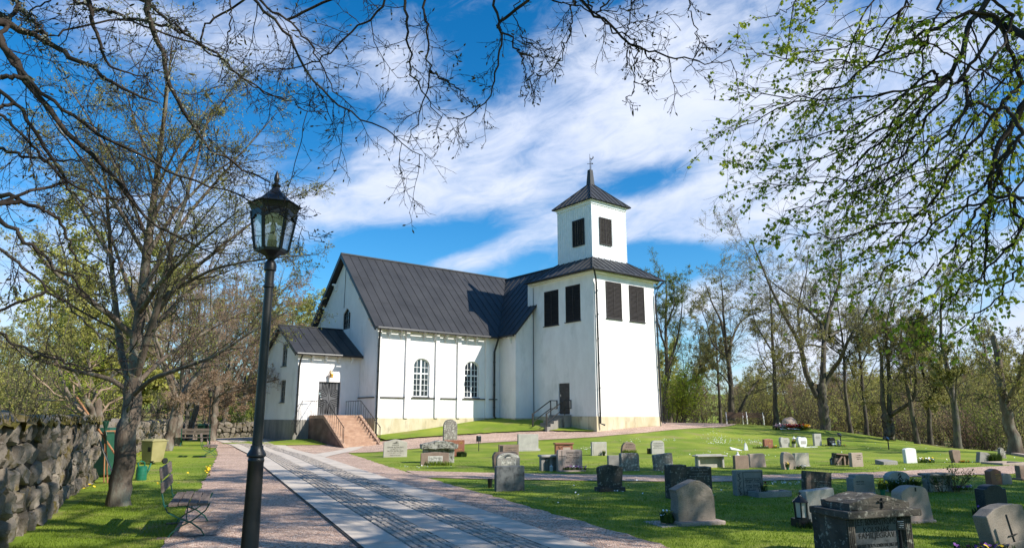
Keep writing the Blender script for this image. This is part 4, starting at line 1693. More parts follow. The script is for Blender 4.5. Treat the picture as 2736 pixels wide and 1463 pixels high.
t, w, h, o = stone('gravestone', 'ornate red sandstone gravestone with moulded cornice and twig relief', 1508, 1216, 46, 34, G['red'], 'rect', .16)
MB().box(-w * .55, w * .55, -.05, .2, h * .88, h).build('cornice', G['red'], t, bevel=.015)
MB().box(-w * .08, w * .36, -.006, -.0005, h * .25, h * .66).build('panel', G['pink'], t)
mb = MB()
for a, b in (((-.36, .1), (-.26, .5)), ((-.26, .5), (-.32, .75)), ((-.26, .5), (-.14, .7)), ((-.1, .72), (.05, .8)), ((.05, .8), (.3, .78))):
    mb.bar((a[0] * w, -.006, a[1] * h), (b[0] * w, -.006, b[1] * h), .012, .02, 0, (0, 1, 0))
mb.build('twig_relief', INK, t)
t, w, h, o = stone('gravestone', 'grey-brown gravestone with incised cross on its left and flowers at its foot', 1524, 1258, 66, 57, G['pink'], 'round', .14, r=.08)
inscribe(t, [('GUNNAR LILJEN', .085, h * .82, w * .1), ('* 1896  † 1965', .055, h * .73, w * .1), ('ELIN LINNEA', .085, h * .61, w * .1), ('* 1899  † 1981', .055, h * .52, w * .1), ('MÄRTA LILJEN', .085, h * .40, w * .1), ('* 1926  † 1992', .055, h * .31, w * .1)], w * .52)
mb = MB()
mb.bar((-w * .33, -.003, h * .3), (-w * .33, -.003, h * .97), .006, .014, 0, (0, 1, 0))
mb.bar((-w * .45, -.003, h * .72), (-w * .18, -.003, h * .72), .006, .014, 0, (0, 1, 0))
mb.build('cross', INK, t)
MB().box(-w * .5, w * .54, -.18, -.002, 0, .07).build('base', G['pink'], t, bevel=.01)
planting('flower_bed', 'purple and white pansies along the foot of the incised-cross gravestone', 'flowers', near(t, .1, -.12, .05), w * .45, .06, .09, 120, (('purple', 26), ('white', 16), ('pink', 10)), .028, seed=4)
t, w, h, o = stone('gravestone', 'low grey gravestone with lintel on square side posts, left of the incised-cross stone', 1472, 1256, 58, 42, G['grey'], 'rect', .08)
for xx in (-w * .42, w * .42):
    MB().box(xx - w * .08, xx + w * .08, -.12, -.002, 0, h * .86).build('post', G['grey'], t, bevel=.01)
MB().box(-w * .54, w * .54, -.2, .14, h * .87, h).build('lintel', G['lightgrey'], t, bevel=.015)
mb = MB().bar((-w * .3, -.10, h * .62), (-w * .08, -.05, h * .86), .05).bar((-w * .04, -.06, 0), (-w * .04, -.06, h * .86), .10)
mb.build('bracket', G['grey'], t)


def grave_lantern(label, p, h, body, yaw=.2, cross=False, glass=None):
    t = thing('grave_lantern', label, 'lantern', p, yaw)
    r = h * .26
    mb = MB()
    mb.lathe([(r * 1.05, 0), (r * 1.05, h * .06)], 6)
    for k in range(6):
        a = math.pi * 2 * k / 6
        mb.bar((math.cos(a) * r * .9, math.sin(a) * r * .9, h * .05), (math.cos(a) * r, math.sin(a) * r, h * .62), r * .16)
    mb.build('frame', body, t)
    MB().lathe([(r * 1.3, h * .62), (r * .95, h * .70), (r * .28, h * .84), (r * .2, h * .88)], 6).build('roof', body, t)
    mb = MB()
    if cross:
        mb.bar((0, 0, h * .86), (0, 0, h * 1.0), r * .14)
        mb.bar((-r * .3, 0, h * .95), (r * .3, 0, h * .95), r * .14)
    else:
        mb.lathe([(r * .18, h * .86), (r * .2, h * .93), (r * .05, h)], 8)
    mb.build('finial', body, t)
    MB().lathe([(r * .8, h * .06), (r * .88, h * .61)], 6).build('pane', glass or PALE, t)
    return t


WHITE = plain('white_paint', (.75, .74, .72), .5, .3)
grave_lantern('small white lantern in the grass beside the lintel gravestone', ground(1473, 1257), .20, WHITE)
# 3 --- middle rows
t, w, h, o = stone('gravestone', 'light grey square gravestone with a raised border, alone near the tower path', 1602, 1216, 40, 36, G['lightgrey'], 'rect', .14)
MB().box(-w * .40, w * .40, -.006, -.0005, h * .10, h * .88).build('panel', G['beige'], t)
planting('potted_plant', 'dark pot with withered yellow flowers before the bordered light grey stone', 'potted plant', near(t, .14, -.12), .07, .07, .12, 40, (('yellow', 6),), .02, pot=(.06, .1, M['black_metal']), seed=5)
t, w, h, o = stone('gravestone', 'brown natural-shaped gravestone with rounded top and long grass at its foot', 1681, 1212, 37, 32, G['brown'], 'pts', .16,
                   pts=[(0, 0), (1, 0), (1, .55), (.97, .8), (.8, .95), (.5, 1), (.25, .95), (.08, .75), (0, .4)])
worn(t, -w * .25, w * .35, h * .5, h * .85, 2, 12)
planting('grass_tuft', 'long grass growing at the foot of the brown natural-shaped gravestone', 'grass tuft', near(t, .0, -.1), w * .5, .08, .2, 260, leaf='grass', seed=6)
t, w, h, o = stone('gravestone', 'low grey speckled stone half hidden behind the shouldered dark gravestone', 1643, 1250, 33, 34, G['grey'], 'rect', .12)
t, w, h, o = stone('gravestone', 'upright lichen-spotted gravestone with clipped corner next to a low grey stone', 1685, 1257, 47, 47, G['lichen'], 'pts', .18, pts=[(0, 0), (1.04, 0), (1, .9), (.94, 1), (0, 1)])
rough_up(o, .008)
t, w, h, o = stone('gravestone', 'dark lichen-covered gravestone with sloping shoulders on a low plinth', 1635, 1312, 61, 70, G['darklichen'], 'pts', .2, base=(1.14, .12, .05),
                   pts=[(.04, 0), (.96, 0), (1, .88), (.93, .94), (.72, .96), (.5, 1), (.25, .97), (.02, .92), (0, .86)])
rough_up(o, .012)
t, w, h, o = stone('gravestone', 'pale gravestone with rounded corners and a dark box behind it', 1759, 1212, 34, 36, G['lightgrey'], 'round', .12, r=.28)
worn(t, -w * .4, w * .4, h * .4, h * .82, 4, 14)
MB().box(-w * .66, -w * .46, .1, .25, 0, h * .45).build('side_box', G['black'], t)
t, w, h, o = stone('gravestone', 'tilted square lichen-spotted gravestone leaning to the left', 1777, 1256, 49, 44, G['lichen'], 'rect', .16, tilt=-5)
rough_up(o, .008)
t, w, h, o = stone('gravestone', 'wide dark brown double gravestone with a raised left half, in tree shade', 1850, 1330, 112, 88, G['darklichen'], 'pts', .24,
                   pts=[(0, 0), (1, 0), (1, .93), (.40, .93), (.40, 1), (0, 1)])
mb = MB()
for i in range(9):
    a = math.pi * (.08 + .84 * i / 8)
    mb.bar((-w * .2 + math.cos(a) * .03, -.003, h * .42 + math.sin(a) * .03), (-w * .2 + math.cos(a) * .15, -.003, h * .42 + math.sin(a) * .15), .006, .01, 0, (0, 1, 0))
mb.build('sun_relief', G['grey'], t)
worn(t, -w * .05, w * .45, h * .6, h * .86, 3, 17, G['grey'])
t, w, h, o = stone('gravestone', 'big pale natural boulder-like gravestone with peaked top in the shaded lawn', 1862, 1400, 106, 116, G['taupe'], 'pts', .22,
                   pts=[(.06, 0), (.97, 0), (1.0, .3), (.97, .62), (.92, .80), (.78, .92), (.64, .985), (.52, 1.0), (.32, .93), (.10, .84), (0, .80), (.035, .74), (.06, .55), (.03, .3)], bevel=.02)
rough_up(o, .010)
MB().box(-w * .5, w * .62, -.13, .34, -.05, .085).build('base', G['pink'], t, bevel=.012)
MB().box(-w * .95, -w * .52, -.1, .5, -.05, .04).build('kerb_slab', G['grey'], t, bevel=.01)
planting('flower_bed', 'yellow and white spring flowers left of the peaked boulder gravestone', 'flowers', near(t, -.42, .16, .03), .12, .10, .16, 130, (('yellow', 10), ('white', 8)), .02, seed=21)
t, w, h, o = stone('gravestone', 'pale wide gravestone with flat roof slab carried on two slim posts', 1896, 1248, 70, 35, G['lightgrey'], 'rect', .08)
for xx in (-w * .46, w * .46):
    MB().box(xx - w * .035, xx + w * .035, -.12, -.02, 0, h * .86).build('post', G['lightgrey'], t, bevel=.008)
MB().ext([(-w * .57, h * .86), (w * .57, h * .86), (w * .57, h * .94), (0, h * 1.02), (-w * .57, h * .94)], -.22, .14).build('roof_slab', G['lightgrey'], t, bevel=.01)
t, w, h, o = stone('gravestone', 'grey gravestone with vine-carved left edge and framed name panel, planter in front', 2006, 1322, 73, 66, G['grey'], 'rect', .14)
inscribe(t, [('Harald Stear', .075, h * .58, w * .08), ('* 4.8.1889  † 17.10.1961', .045, h * .51, w * .08), ('Irma Stear', .075, h * .39, w * .08), ('* 1.9.1894  † 2.5.1978', .045, h * .32, w * .08), ('Harald', .075, h * .20, w * .02), ('* 1921  † 1990', .045, h * .13, w * .02)], w * .56, INK, .3)
mb = MB()
for a, b in (((-.24, .08), (-.24, .93)), ((-.24, .93), (.45, .93)), ((.45, .93), (.45, .08)), ((-.18, .7), (.38, .7)), ((.38, .7), (.38, .1))):
    mb.bar((a[0] * w, -.003, a[1] * h), (b[0] * w, -.003, b[1] * h), .006, .009, 0, (0, 1, 0))
mb.build('carved_frame', INK, t)
mb = MB()
zz = [(-.38 + .035 * math.sin(i * 1.9), .1 + .8 * i / 14) for i in range(15)]
for i in range(14):
    mb.bar((zz[i][0] * w, -.003, zz[i][1] * h), (zz[i + 1][0] * w, -.003, zz[i + 1][1] * h), .006, .009, 0, (0, 1, 0))
    s = -1 if i % 2 else 1
    mb.bar((zz[i][0] * w, -.003, zz[i][1] * h), ((zz[i][0] + s * .05) * w, -.003, (zz[i][1] + .03) * h), .006, .016, 0, (0, 1, 0))
mb.build('vine_relief', INK, t)
pl = thing('grave_planter', 'low stone-edged planter in front of the vine-carved gravestone', 'planter', near(t, .22, -.26), t.rotation_euler.z)
mb = MB().box(-.34, .46, -.17, -.12, -.05, .11).box(-.34, .46, .14, .19, -.05, .10).box(.41, .46, -.12, .14, -.05, .11).box(-.34, -.29, -.12, .14, -.05, .11)
mb.build('kerb', G['grey'], pl, bevel=.008)
MB().box(-.29, .41, -.12, .14, -.05, .06).build('soil', M['soil'], pl)
planting('grave_plant', 'spiky dark plant growing in the stone-edged planter', 'plant', near(pl, -.08, 0, .06), .08, .08, .24, 34, (('red', 3),), .02, 'dark', 8, lean=1.0, wd=.006)
# 4 --- right-hand rows, far
t, w, h, o = stone('gravestone', 'low square brown gravestone with a white lantern showing behind it', 1984, 1252, 37, 36, G['brown'], 'rect', .13)
grave_lantern('tiny white lantern standing behind the low square brown gravestone', near(t, .05, .28), h + .08, WHITE)
t, w, h, o = stone('gravestone', 'square violet-grey streaked gravestone right of the low brown one', 2026, 1247, 42, 36, G['pink'], 'pts', .13, pts=[(0, 0), (1.03, 0), (.97, .9), (.9, 1), (0, .97)])
p = ground(1974, 1202)
tt = thing('grave_slab', 'white slanting grave slab lying in the lawn with a small upright cross plate', 'grave slab', p, .1)
MB().add([(-.42, -.1, .08), (.22, -.14, -.02), (.34, .14, -.02), (-.36, .2, .16), (-.42, -.1, .02), (.22, -.14, -.06), (.34, .14, -.06), (-.36, .2, .06)],
         [(0, 1, 2, 3), (7, 6, 5, 4), (0, 4, 5, 1), (1, 5, 6, 2), (2, 6, 7, 3), (3, 7, 4, 0)]).build('slab', G['white'], tt, bevel=.02)
MB().ext([(.26, -.03), (.46, -.03), (.44, .16), (.36, .36), (.31, .30)], -.02, .06).build('upright_plate', G['white'], tt, bevel=.01)
t, w, h, o = stone('gravestone', 'small red-brown gravestone with gold lettering on the far slope', 2055, 1196, 23, 25, G['red'], 'gable', .16, k=.92)
inscribe(t, [('●', .06, h * .78), ('———', .06, h * .62)], w * .5, GOLD) if False else worn(t, -w * .2, w * .3, h * .4, h * .88, 3, 3, GOLD)
planting('flower_bed', 'yellow flowers at the foot of the small red-brown gravestone', 'flowers', near(t, .25, -.15), .18, .06, .10, 60, (('yellow', 16),), .03, seed=11)
planting('grave_greenery', 'grey-green low foliage left of the small red-brown gravestone', 'plant', near(t, -.55, -.1), .4, .12, .12, 160, (('white', 8),), .02, seed=12)
t, w, h, o = stone('gravestone', 'grey rounded gravestone with notched top beside a white lantern', 2099, 1194, 25, 27, G['lightgrey'], 'pts', .16,
                   pts=[(.15, 0), (.8, 0), (1, .35), (1, .8), (.85, .93), (.55, .88), (.2, 1), (.05, .9), (0, .6)], base=(1.5, .04, .06))
worn(t, -w * .2, w * .3, h * .35, h * .7, 3, 23)
planting('potted_plant', 'grey pot of yellow-green flowers between the notched stone and the white lantern', 'potted plant', near(t, .42, -.1), .1, .1, .2, 70, (('yellow', 9),), .025, pot=(.10, .18, G['lightgrey']), seed=13)
p = ground(2123, 1192)
grave_lantern('white lantern on a thin stem between two white-grey gravestones', (p[0], p[1], p[2] + .18), .34, WHITE)
MB().tube([(0, 0, -.18), (0, 0, .02)], .02, 8).build('stem', WHITE, bpy.data.objects[-1] if False else [o_ for o_ in COL.objects if o_.name.startswith('grave_lantern')][-1])
t, w, h, o = stone('gravestone', 'white heart-shaped gravestone with a grey name plate and white edging', 2146, 1193, 24, 27, G['white'], 'pts', .16,
                   pts=[(.2, 0), (.85, 0), (.98, .4), (1, .75), (.9, .92), (.7, .95), (.5, .88), (.3, 1), (.1, .97), (0, .8), (.05, .4)])
MB().box(-w * .22, w * .36, -.005, -.0005, h * .32, h * .62).build('name_plate', G['lightgrey'], t)
MB().box(-w * .4, w * 1.1, -.34, -.26, -.03, .05).box(w * 1.0, w * 1.1, -.26, .1, -.03, .05).build('edging', G['white'], t)
t, w, h, o = stone('gravestone', 'slim tall light grey gravestone on the far slope', 2187, 1190, 19, 32, G['lightgrey'], 'rect', .14)
worn(t, -w * .4, w * .4, h * .62, h * .78, 2, 24)
planting('flower_bed', 'faded low flowers right of the slim tall gravestone', 'flowers', near(t, .55, -.1), .4, .1, .06, 90, (('pink', 8), ('white', 8)), .022, seed=14)
t, w, h, o = stone('gravestone', 'small glossy black gravestone with white lettering on the far slope', 2224, 1190, 18, 23, G['black'], 'pts', .12,
                   pts=[(0, 0), (1, 0), (1, .85), (.8, .97), (.5, 1), (.2, .97), (0, .9)])
worn(t, -w * .4, w * .4, h * .4, h * .6, 2, 25, WHITE)
MB().box(-w * .2, w * .3, -.12, -.05, .08, .16).build('candle_tray', WHITE, t)
grave_lantern('grey lantern right of the small glossy black gravestone', near(t, .42, .0), .34, G['grey'])
planting('flower_bed', 'white and orange flowers before the glossy black gravestone', 'flowers', near(t, .3, -.2), .35, .06, .06, 70, (('white', 14), ('orange', 10)), .025, seed=15)


def stake_lamp(label, u, v, hpx):
    p = ground(u, v)
    h = hpx * unit(p)
    t = thing('lawn_spotlight', label, 'spotlight', p, .3)
    MB().tube([(0, 0, -.1), (0, 0, h * .8)], .028, 8).build('post', M['black_metal'], t)
    mb = MB().box(-.09, .09, -.06, .06, -.10, .06)
    hd = mb.build('lamp_head', M['black_metal'], t, bevel=.015, loc=(-.06, 0, h * .88), rot=(R(-35), R(25), 0))
    MB().box(-.075, .075, -.066, -.061, -.085, .045).build('lens', M['glass_dark'], hd)


stake_lamp('black spotlight on a post behind the glossy black gravestone', 2247, 1185, 28)
stake_lamp('thin spotlight on a post alone on the right slope under the big forked tree', 2375, 1200, 33)
t, w, h, o = stone('gravestone', 'pale pink leaf-shaped gravestone with small lettering and flowers at both sides', 2111, 1253, 36, 46, G['pink'], 'pts', .16,
                   pts=[(.12, 0), (.93, 0), (1, .3), (.97, .6), (.85, .82), (.62, .95), (.38, 1), (.14, .98), (.06, .8), (.02, .4)], bevel=.02)
worn(t, -w * .02, w * .4, h * .55, h * .70, 2, 26)
planting('potted_plant', 'green pot with yellow flowers left of the pink leaf-shaped gravestone', 'potted plant', near(t, -.18, -.12), .06, .06, .14, 40, (('yellow', 9),), .025, pot=(.05, .09, plain('green_pot', (.02, .12, .07), .5)), seed=16)
planting('flower_bed', 'white flowers and leaves right of the pink leaf-shaped gravestone', 'flowers', near(t, .36, -.08), .16, .1, .12, 90, (('white', 14), ('pink', 5)), .028, seed=17)
t, w, h, o = stone('gravestone', 'square beige gravestone just right of the pink leaf-shaped one', 2145, 1245, 38, 35, G['beige'], 'rect', .13, base=(1.1, .05, .02))
t, w, h, o = stone('gravestone', 'dark tilted gravestone with diagonal relief bars, left half of a low pair', 2253, 1242, 46, 31, G['darklichen'], 'rect', .14, tilt=5)
mb = MB()
for a, b in (((-.4, .2), (-.1, .8)), ((.05, .1), (.0, .9)), ((.25, .2), (.3, .8))):
    mb.bar((a[0] * w, -.03, a[1] * h), (b[0] * w, -.03, b[1] * h), .06, .05, 0, (0, 1, 0))
MB().box(-w * .5, w * .5, -.1, -.002, h * .9, h * .99).build('lintel', G['brown'], t)
mb.build('relief_bar', G['brown'], t)
t, w, h, o = stone('gravestone', 'pinkish square gravestone, right half of a low pair beside the relief bars', 2293, 1246, 30, 37, G['pink'], 'rect', .14)
worn(t, -w * .1, w * .4, h * .5, h * .85, 3, 27)
grave_lantern('tiny black lantern with orange flower left of the low pair of stones', ground(2224, 1241), .28, M['black_metal'])
p = ground(2373, 1240)
tt = thing('grave_marker', 'small sloping flat grey grave marker lying in the grass left of the white marble stone', 'grave marker', p, R(17))
MB().add([(-.3, -.12, .10), (.3, -.12, .12), (.26, .3, .16), (-.26, .3, .16), (-.3, -.12, -.05), (.3, -.12, -.05), (.26, .3, -.05), (-.26, .3, -.05)],
         [(0, 1, 2, 3), (7, 6, 5, 4), (0, 4, 5, 1), (1, 5, 6, 2), (2, 6, 7, 3), (3, 7, 4, 0)]).build('slab', G['grey'], tt, bevel=.01)
t, w, h, o = stone('gravestone', 'bright white marble gravestone with softly arched top alone on the right lawn', 2437, 1236, 30, 40, G['white'], 'pts', .14,
                   pts=[(.04, 0), (1, 0), (.98, .9), (.85, .97), (.5, 1), (.18, .97), (0, .9)])
planting('flower_bed', 'white and yellow daffodils right of the bright white marble gravestone', 'flowers', near(t, .62, 0), .3, .14, .16, 150, (('white', 18), ('yellow', 14)), .03, seed=18)
t, w, h, o = stone('gravestone', 'brown-grey shield-shaped gravestone tapering downwards on the right lawn', 2559, 1235, 22, 34, G['brown'], 'pts', .16,
                   pts=[(.25, 0), (.75, 0), (.95, .4), (1, .9), (.9, .98), (.5, 1), (.1, .97), (0, .9), (.05, .4)], base=(.9, .04, .06))
planting('flower_bed', 'orange flowers at the foot of the shield-shaped gravestone', 'flowers', near(t, .22, -.1), .2, .08, .07, 60, (('orange', 14),), .025, seed=19)
t, w, h, o = stone('gravestone', 'grey leaning slab gravestone beside a round green bush on the right lawn', 2631, 1235, 28, 28, G['grey'], 'pts', .16, tilt=9,
                   pts=[(0, 0), (1, 0), (1.02, .9), (.8, 1), (.1, .96)])
planting('bush', 'round green bush right of the leaning grey slab', 'bush', near(t, .42, -.05), .22, .2, .3, 500, leaf='leaf', seed=20, wd=.016)
t, w, h, o = stone('gravestone', 'slim rough upright stone near the lawn edge below the leaning trunk', 2682, 1223, 15, 28, G['lichen'], 'pts', .12,
                   pts=[(.1, 0), (1, 0), (.95, .5), (.7, .9), (.4, 1), (.1, .9), (0, .5)])
p = ground(2693, 1240)
tt = thing('grave_slab', 'flat pink grave frame lying in the lawn below the lawn-edge kerb', 'grave slab', p, R(17))
MB().box(-.62, .62, -.3, -.2, -.05, .08).box(-.62, .62, .4, .5, -.05, .08).box(-.62, -.5, -.2, .4, -.05, .08).box(.5, .62, -.2, .4, -.05, .08).build('kerb_frame', G['pink'], tt, bevel=.01)
MB().box(-.5, .5, -.2, .4, -.05, .03).build('inner_slab', G['grey'], tt)
# 5 --- right foreground
t, w, h, o = stone('gravestone', 'dark brown gravestone with carved left border leaning to the right', 2188, 1316, 70, 56, G['darklichen'], 'rect', .14, tilt=5)
MB().box(-w * .47, -w * .30, -.006, -.0005, h * .04, h * .96).build('carved_border', G['brown'], t)
worn(t, -w * .15, w * .4, h * .2, h * .6, 4, 31, G['beige'])
t, w, h, o = stone('gravestone', 'large smooth light grey gravestone with blank back, black lantern at its left', 2203, 1404, 77, 96, G['lightgrey'], 'pts', .16, tilt=-3, base=(1.04, .10, .01), bmat=G['brown'],
                   pts=[(0, 0), (1, 0), (1, 1.0), (0, .985)])
grave_lantern('black metal lantern topped by a cross, left of the large light grey gravestone', near(t, -w * .74, .02, .12), .38, M['black_metal'], cross=True)
MB().box(-.10, .10, -.08, .12, -.2, .0).build('stand', M['black_metal'], [o_ for o_ in COL.objects if o_.name.startswith('grave_lantern')][-1])
planting('grave_plant', 'dark low plants around the foot of the cross-topped lantern', 'plant', near(t, -w * .72, -.1), .18, .1, .10, 90, leaf='dark', seed=33)
t, w, h, o = stone('gravestone', 'grey stepped gravestone with lower left block and daffodils in front', 2312, 1322, 57, 54, G['grey'], 'pts', .2, pts=[(0, 0), (1, 0), (1, 1), (.12, 1), (.12, .86), (0, .86)])
worn(t, -w * .42, w * .05, h * .52, h * .72, 2, 34)
MB().box(-w * .5, w * .2, -.2, -.002, 0, .1).build('base', G['pink'], t, bevel=.02)
planting('daffodils', 'yellow daffodils in a green vase before the stepped gravestone', 'daffodils', near(t, .2, -.26), .10, .08, .16, 70, (('yellow', 22),), .03, pot=(.05, .15, plain('green_vase', (.01, .16, .08), .5)), seed=35, lean=1.1)
t, w, h, o = stone('gravestone', 'grey gravestone with arched carved top and leafy bushes at its foot', 2407, 1312, 56, 53, G['lightgrey'], 'shoulder', .16, k=.80, f=.9)
mb = MB()
for i in range(26):
    a = random.random() * 6.28
    rr = random.random() * .06
    c_ = (math.cos(a) * rr * 1.2 + .02, h * (.48 + .42 * random.random()))
    mb.box(c_[0] - .008, c_[0] + .012, -.008, -.0005, c_[1] - .01, c_[1] + .012)
mb.build('flower_relief', INK, t)
for dx, r_, lb, sd in ((-.22, .17, 'variegated leafy shrub at the left foot of the arched carved gravestone', 36), (.24, .1, 'smaller leafy shrub at the right foot of the arched carved gravestone', 37)):
    planting('shrub', lb, 'shrub', near(t, dx, -.14), r_, .1, .26, 260, (('white', 24),), .014, seed=sd, wd=.016, lean=.9)
t, w, h, o = stone('gravestone', 'wide pale portal gravestone with flat lintel overgrown by a thorny rose', 2510, 1312, 58, 47, G['beige'], 'rect', .14)
for xx in (-w * .47, w * .47):
    MB().box(xx - w * .06, xx + w * .06, -.08, -.002, 0, h * .9).build('post', G['mossy'], t, bevel=.01)
MB().box(-w * .58, w * .58, -.14, .2, h * .905, h * 1.02).build('lintel', G['mossy'], t, bevel=.015)
worn(t, -w * .3, w * .35, h * .2, h * .8, 4, 38)


def thorn_bush(label, p, n, h, sd, spread=.3):
    r = random.Random(sd)
    t = thing('rose_bush', label, 'rose bush', p)
    mb = MB()
    tips = []
    for i in range(n):
        a = r.random() * 6.28
        q = Vector((math.cos(a) * .06, math.sin(a) * .04, 0))
        pts = [q.copy()]
        d = Vector((math.cos(a) * spread, math.sin(a) * spread * .5, 1)).normalized()
        for k in range(6):
            d = (d + Vector((r.gauss(0, .22), r.gauss(0, .22), r.gauss(-.03, .08)))).normalized()
            q = q + d * h / 6 * r.uniform(.7, 1.25)
            pts.append(q.copy())
            if k > 1:
                tips.append(q.copy())
        mb.tube(pts, [.006, .006, .005, .004, .004, .003, .002], 4)
    mb.build('stems', M['soil'], t)
    V, Fq = [], []
    for q in tips:
        for k in range(5):
            c = q + Vector((r.gauss(0, .04), r.gauss(0, .03), r.gauss(0, .03)))
            a, b = Vector((r.gauss(0, 1), r.gauss(0, 1), r.gauss(0, 1))).normalized() * .02, Vector((r.gauss(0, 1), r.gauss(0, 1), r.gauss(0, 1))).normalized() * .014
            n0 = len(V)
            V += [c - a, c + b, c + a, c - b]
            Fq.append((n0, n0 + 1, n0 + 2, n0 + 3))
    np_mesh('leaves', [tuple(v_) for v_ in V], [(Fq, 0)], LEAF['leaf'], t)


thorn_bush('thorny rose climbing the right side of the portal gravestone', near(t, .34, -.12), 18, .55, 40)
thorn_bush('thin rose stems in front of the pale portal gravestone', near(t, -.05, -.12), 12, .42, 41)
planting('flower_bed', 'purple pansies on a small slab right of the portal gravestone', 'flowers', near(t, .5, -.16, .03), .25, .08, .09, 90, (('purple', 22), ('white', 6)), .026, seed=42)
t, w, h, o = stone('gravestone', 'reddish gravestone with pointed top and gold lettering on the far right', 2665, 1294, 29, 42, G['red'], 'gable', .16, k=.86)
worn(t, -w * .05, w * .4, h * .3, h * .7, 4, 43, GOLD)
t, w, h, o = stone('gravestone', 'small grey arched gravestone right of the reddish pointed one', 2693, 1293, 26, 29, G['grey'], 'arch', .14, zs=.7)
t, w, h, o = stone('gravestone', 'dark purple-brown gravestone at the right edge of the lawn', 2752, 1281, 46, 38, G['brown'], 'rect', .14, base=(1.2, .08, .08))
planting('grave_plant', 'dark clump of leaves at the foot of the purple-brown right-edge stone', 'plant', near(t, -.28, -.3), .2, .12, .14, 140, (('white', 5),), .02, 'dark', 44)
t, w, h, o = stone('gravestone', 'tall green-black shouldered gravestone with arched centre on the right', 2668, 1376, 60, 80, G['greendark'], 'shoulder', .18, k=.88, f=.72)
planting('grave_plant', 'dark heather-like plants left of the green-black shouldered gravestone', 'plant', near(t, -.36, -.06), .18, .14, .14, 200, (('purple', 6),), .016, 'dark', 45)
t, w, h, o = stone('gravestone', 'pinkish granite gravestone with curved shoulders tapering upwards', 2456, 1396, 78, 97, G['pink'], 'pts', .2, base=(1.12, .07, .03),
                   pts=[(-.04, 0), (1.04, 0), (.93, .82), (.86, .93), (.72, .985), (.5, 1), (.3, .985), (.16, .93), (.02, .86), (.0, .8)])
mb = MB().box(-.012, .012, -.006, -.0005, h * .86, h * .96)
mb.build('notch', INK, t)
t, w, h, o = stone('gravestone', 'massive dark granite tomb with overhanging cornice, low pediment and cross', 2362, 1508, 178, 183, G['darklichen'], 'rect', .34, yaw=18)
bpy.data.objects.remove(o)
dd = .40
MB().box(-w * .38, w * .34, .06, dd, 0, h * .70).build('front_panel', G['darkgrey'], t, bevel=.008)
for xx, ww in ((-w * .44, w * .13), (w * .43, w * .13)):
    mb = MB().box(xx - ww / 2, xx + ww / 2, 0, dd, 0, h * .70)
    for k in (-.3, -.1, .1, .3):
        mb.box(xx + k * ww - .012, xx + k * ww + .008, -.012, -.001, h * .02, h * .67)
    mb.build('pilaster', G['darklichen'], t, bevel=.006)
MB().box(-w * .56, w * .56, -.10, dd + .1, h * .70, h * .80).build('cornice', G['darklichen'], t, bevel=.012)
oo = MB().ext([(-w * .46, h * .80), (w * .46, h * .80), (w * .46, h * .88), (w * .15, h * .975), (0, h), (-w * .12, h * .98), (-w * .46, h * .90)], -.03, dd).build('pediment', G['darklichen'], t)
rough_up(oo, .012)
mb = MB()
mb.bar((0.02, -.045, h * .82), (0.02, -.045, h * .96), .012, .02, 0, (0, 1, 0))
mb.bar((-.035, -.045, h * .915), (.075, -.045, h * .915), .012, .02, 0, (0, 1, 0))
mb.build('cross', INK, t)
inscribe(t, [('J.E.F. SÖDERSTRÖMS', .10, h * .575), ('KOLSNÄS', .085, h * .475), ('FAMILJEGRAV', .085, h * .395), ('DEN SOM TROR PÅ SONEN HAR EVIGT LIV', .055, h * .27), ('JOH. 3. 36', .055, h * .19)], w * .62, INK, 0, .059)
tp = t
t, w, h, o = stone('gravestone', 'rough dark natural stone half hidden by the massive cornice tomb', 2250, 1480, 76, 128, G['darklichen'], 'pts', .22,
                   pts=[(0, 0), (1, 0), (1, .85), (.9, .99), (.6, 1), (.2, .93), (0, .88)])
rough_up(o, .015)
sg = thing('grave_sign', 'small black sign on a stake before the massive cornice tomb', 'sign', near(tp, .06, -.22), R(10))
zs_ = .42
MB().bar((0, 0, -.05), (0.0, .02, zs_), .03, .012).build('stake', M['black_metal'], sg)
MB().box(-.05, .05, -.012, .0, zs_ - .02, zs_ + .08).build('plate', M['black_metal'], sg)
V, Fc = text_geo([('GRAVPLATS', .016, zs_ + .055), ('ÅTERLÄMNAD', .016, zs_ + .03), ('KONTAKTA', .016, zs_ + .005)], .085)
mb = worn_lines(-.04, .04, zs_ - .01, zs_ + .07, 4, 3)
mb.v = [(a, b - .012, c) for a, b, c in mb.v]
mb.build('writing', WHITE, sg)
t, w, h, o = stone('gravestone', 'leaning pale gravestone with carved cross at the lower right corner', 2718, 1466, 104, 116, G['taupe'], 'pts', .2, yaw=17, tilt=-9, back=4,
                   pts=[(0, 0), (1, 0), (1, .9), (.75, .98), (.5, 1), (.25, .97), (0, .86)], base=(1.0, .12, .02))
mb = MB()
mb.bar((.0, -.004, h * .2), (.0, -.004, h * .8), .008, .016, 0, (0, 1, 0))
mb.bar((-.07, -.004, h * .36), (.07, -.004, h * .36), .008, .03, 0, (0, 1, 0))
mb.build('cross_relief', INK, t)
wc = thing('grave_cross', 'white wooden cross on a stake before the leaning pale gravestone', 'cross', near(t, .12, -.30), R(15))
MB().bar((-.02, 0, -.05), (-.07, 0, .60), .022).bar((-.15, 0, .36), (.06, 0, .40), .022).box(-.075, -.02, -.016, -.011, .35, .40).build('cross', WHITE, wc)
planting('flower_bed', 'brown and purple wilted flowers left of the leaning pale gravestone', 'flowers', near(t, -.62, -.1), .38, .14, .1, 220, (('purple', 20), ('yellow', 8)), .02, 'dark', 46)

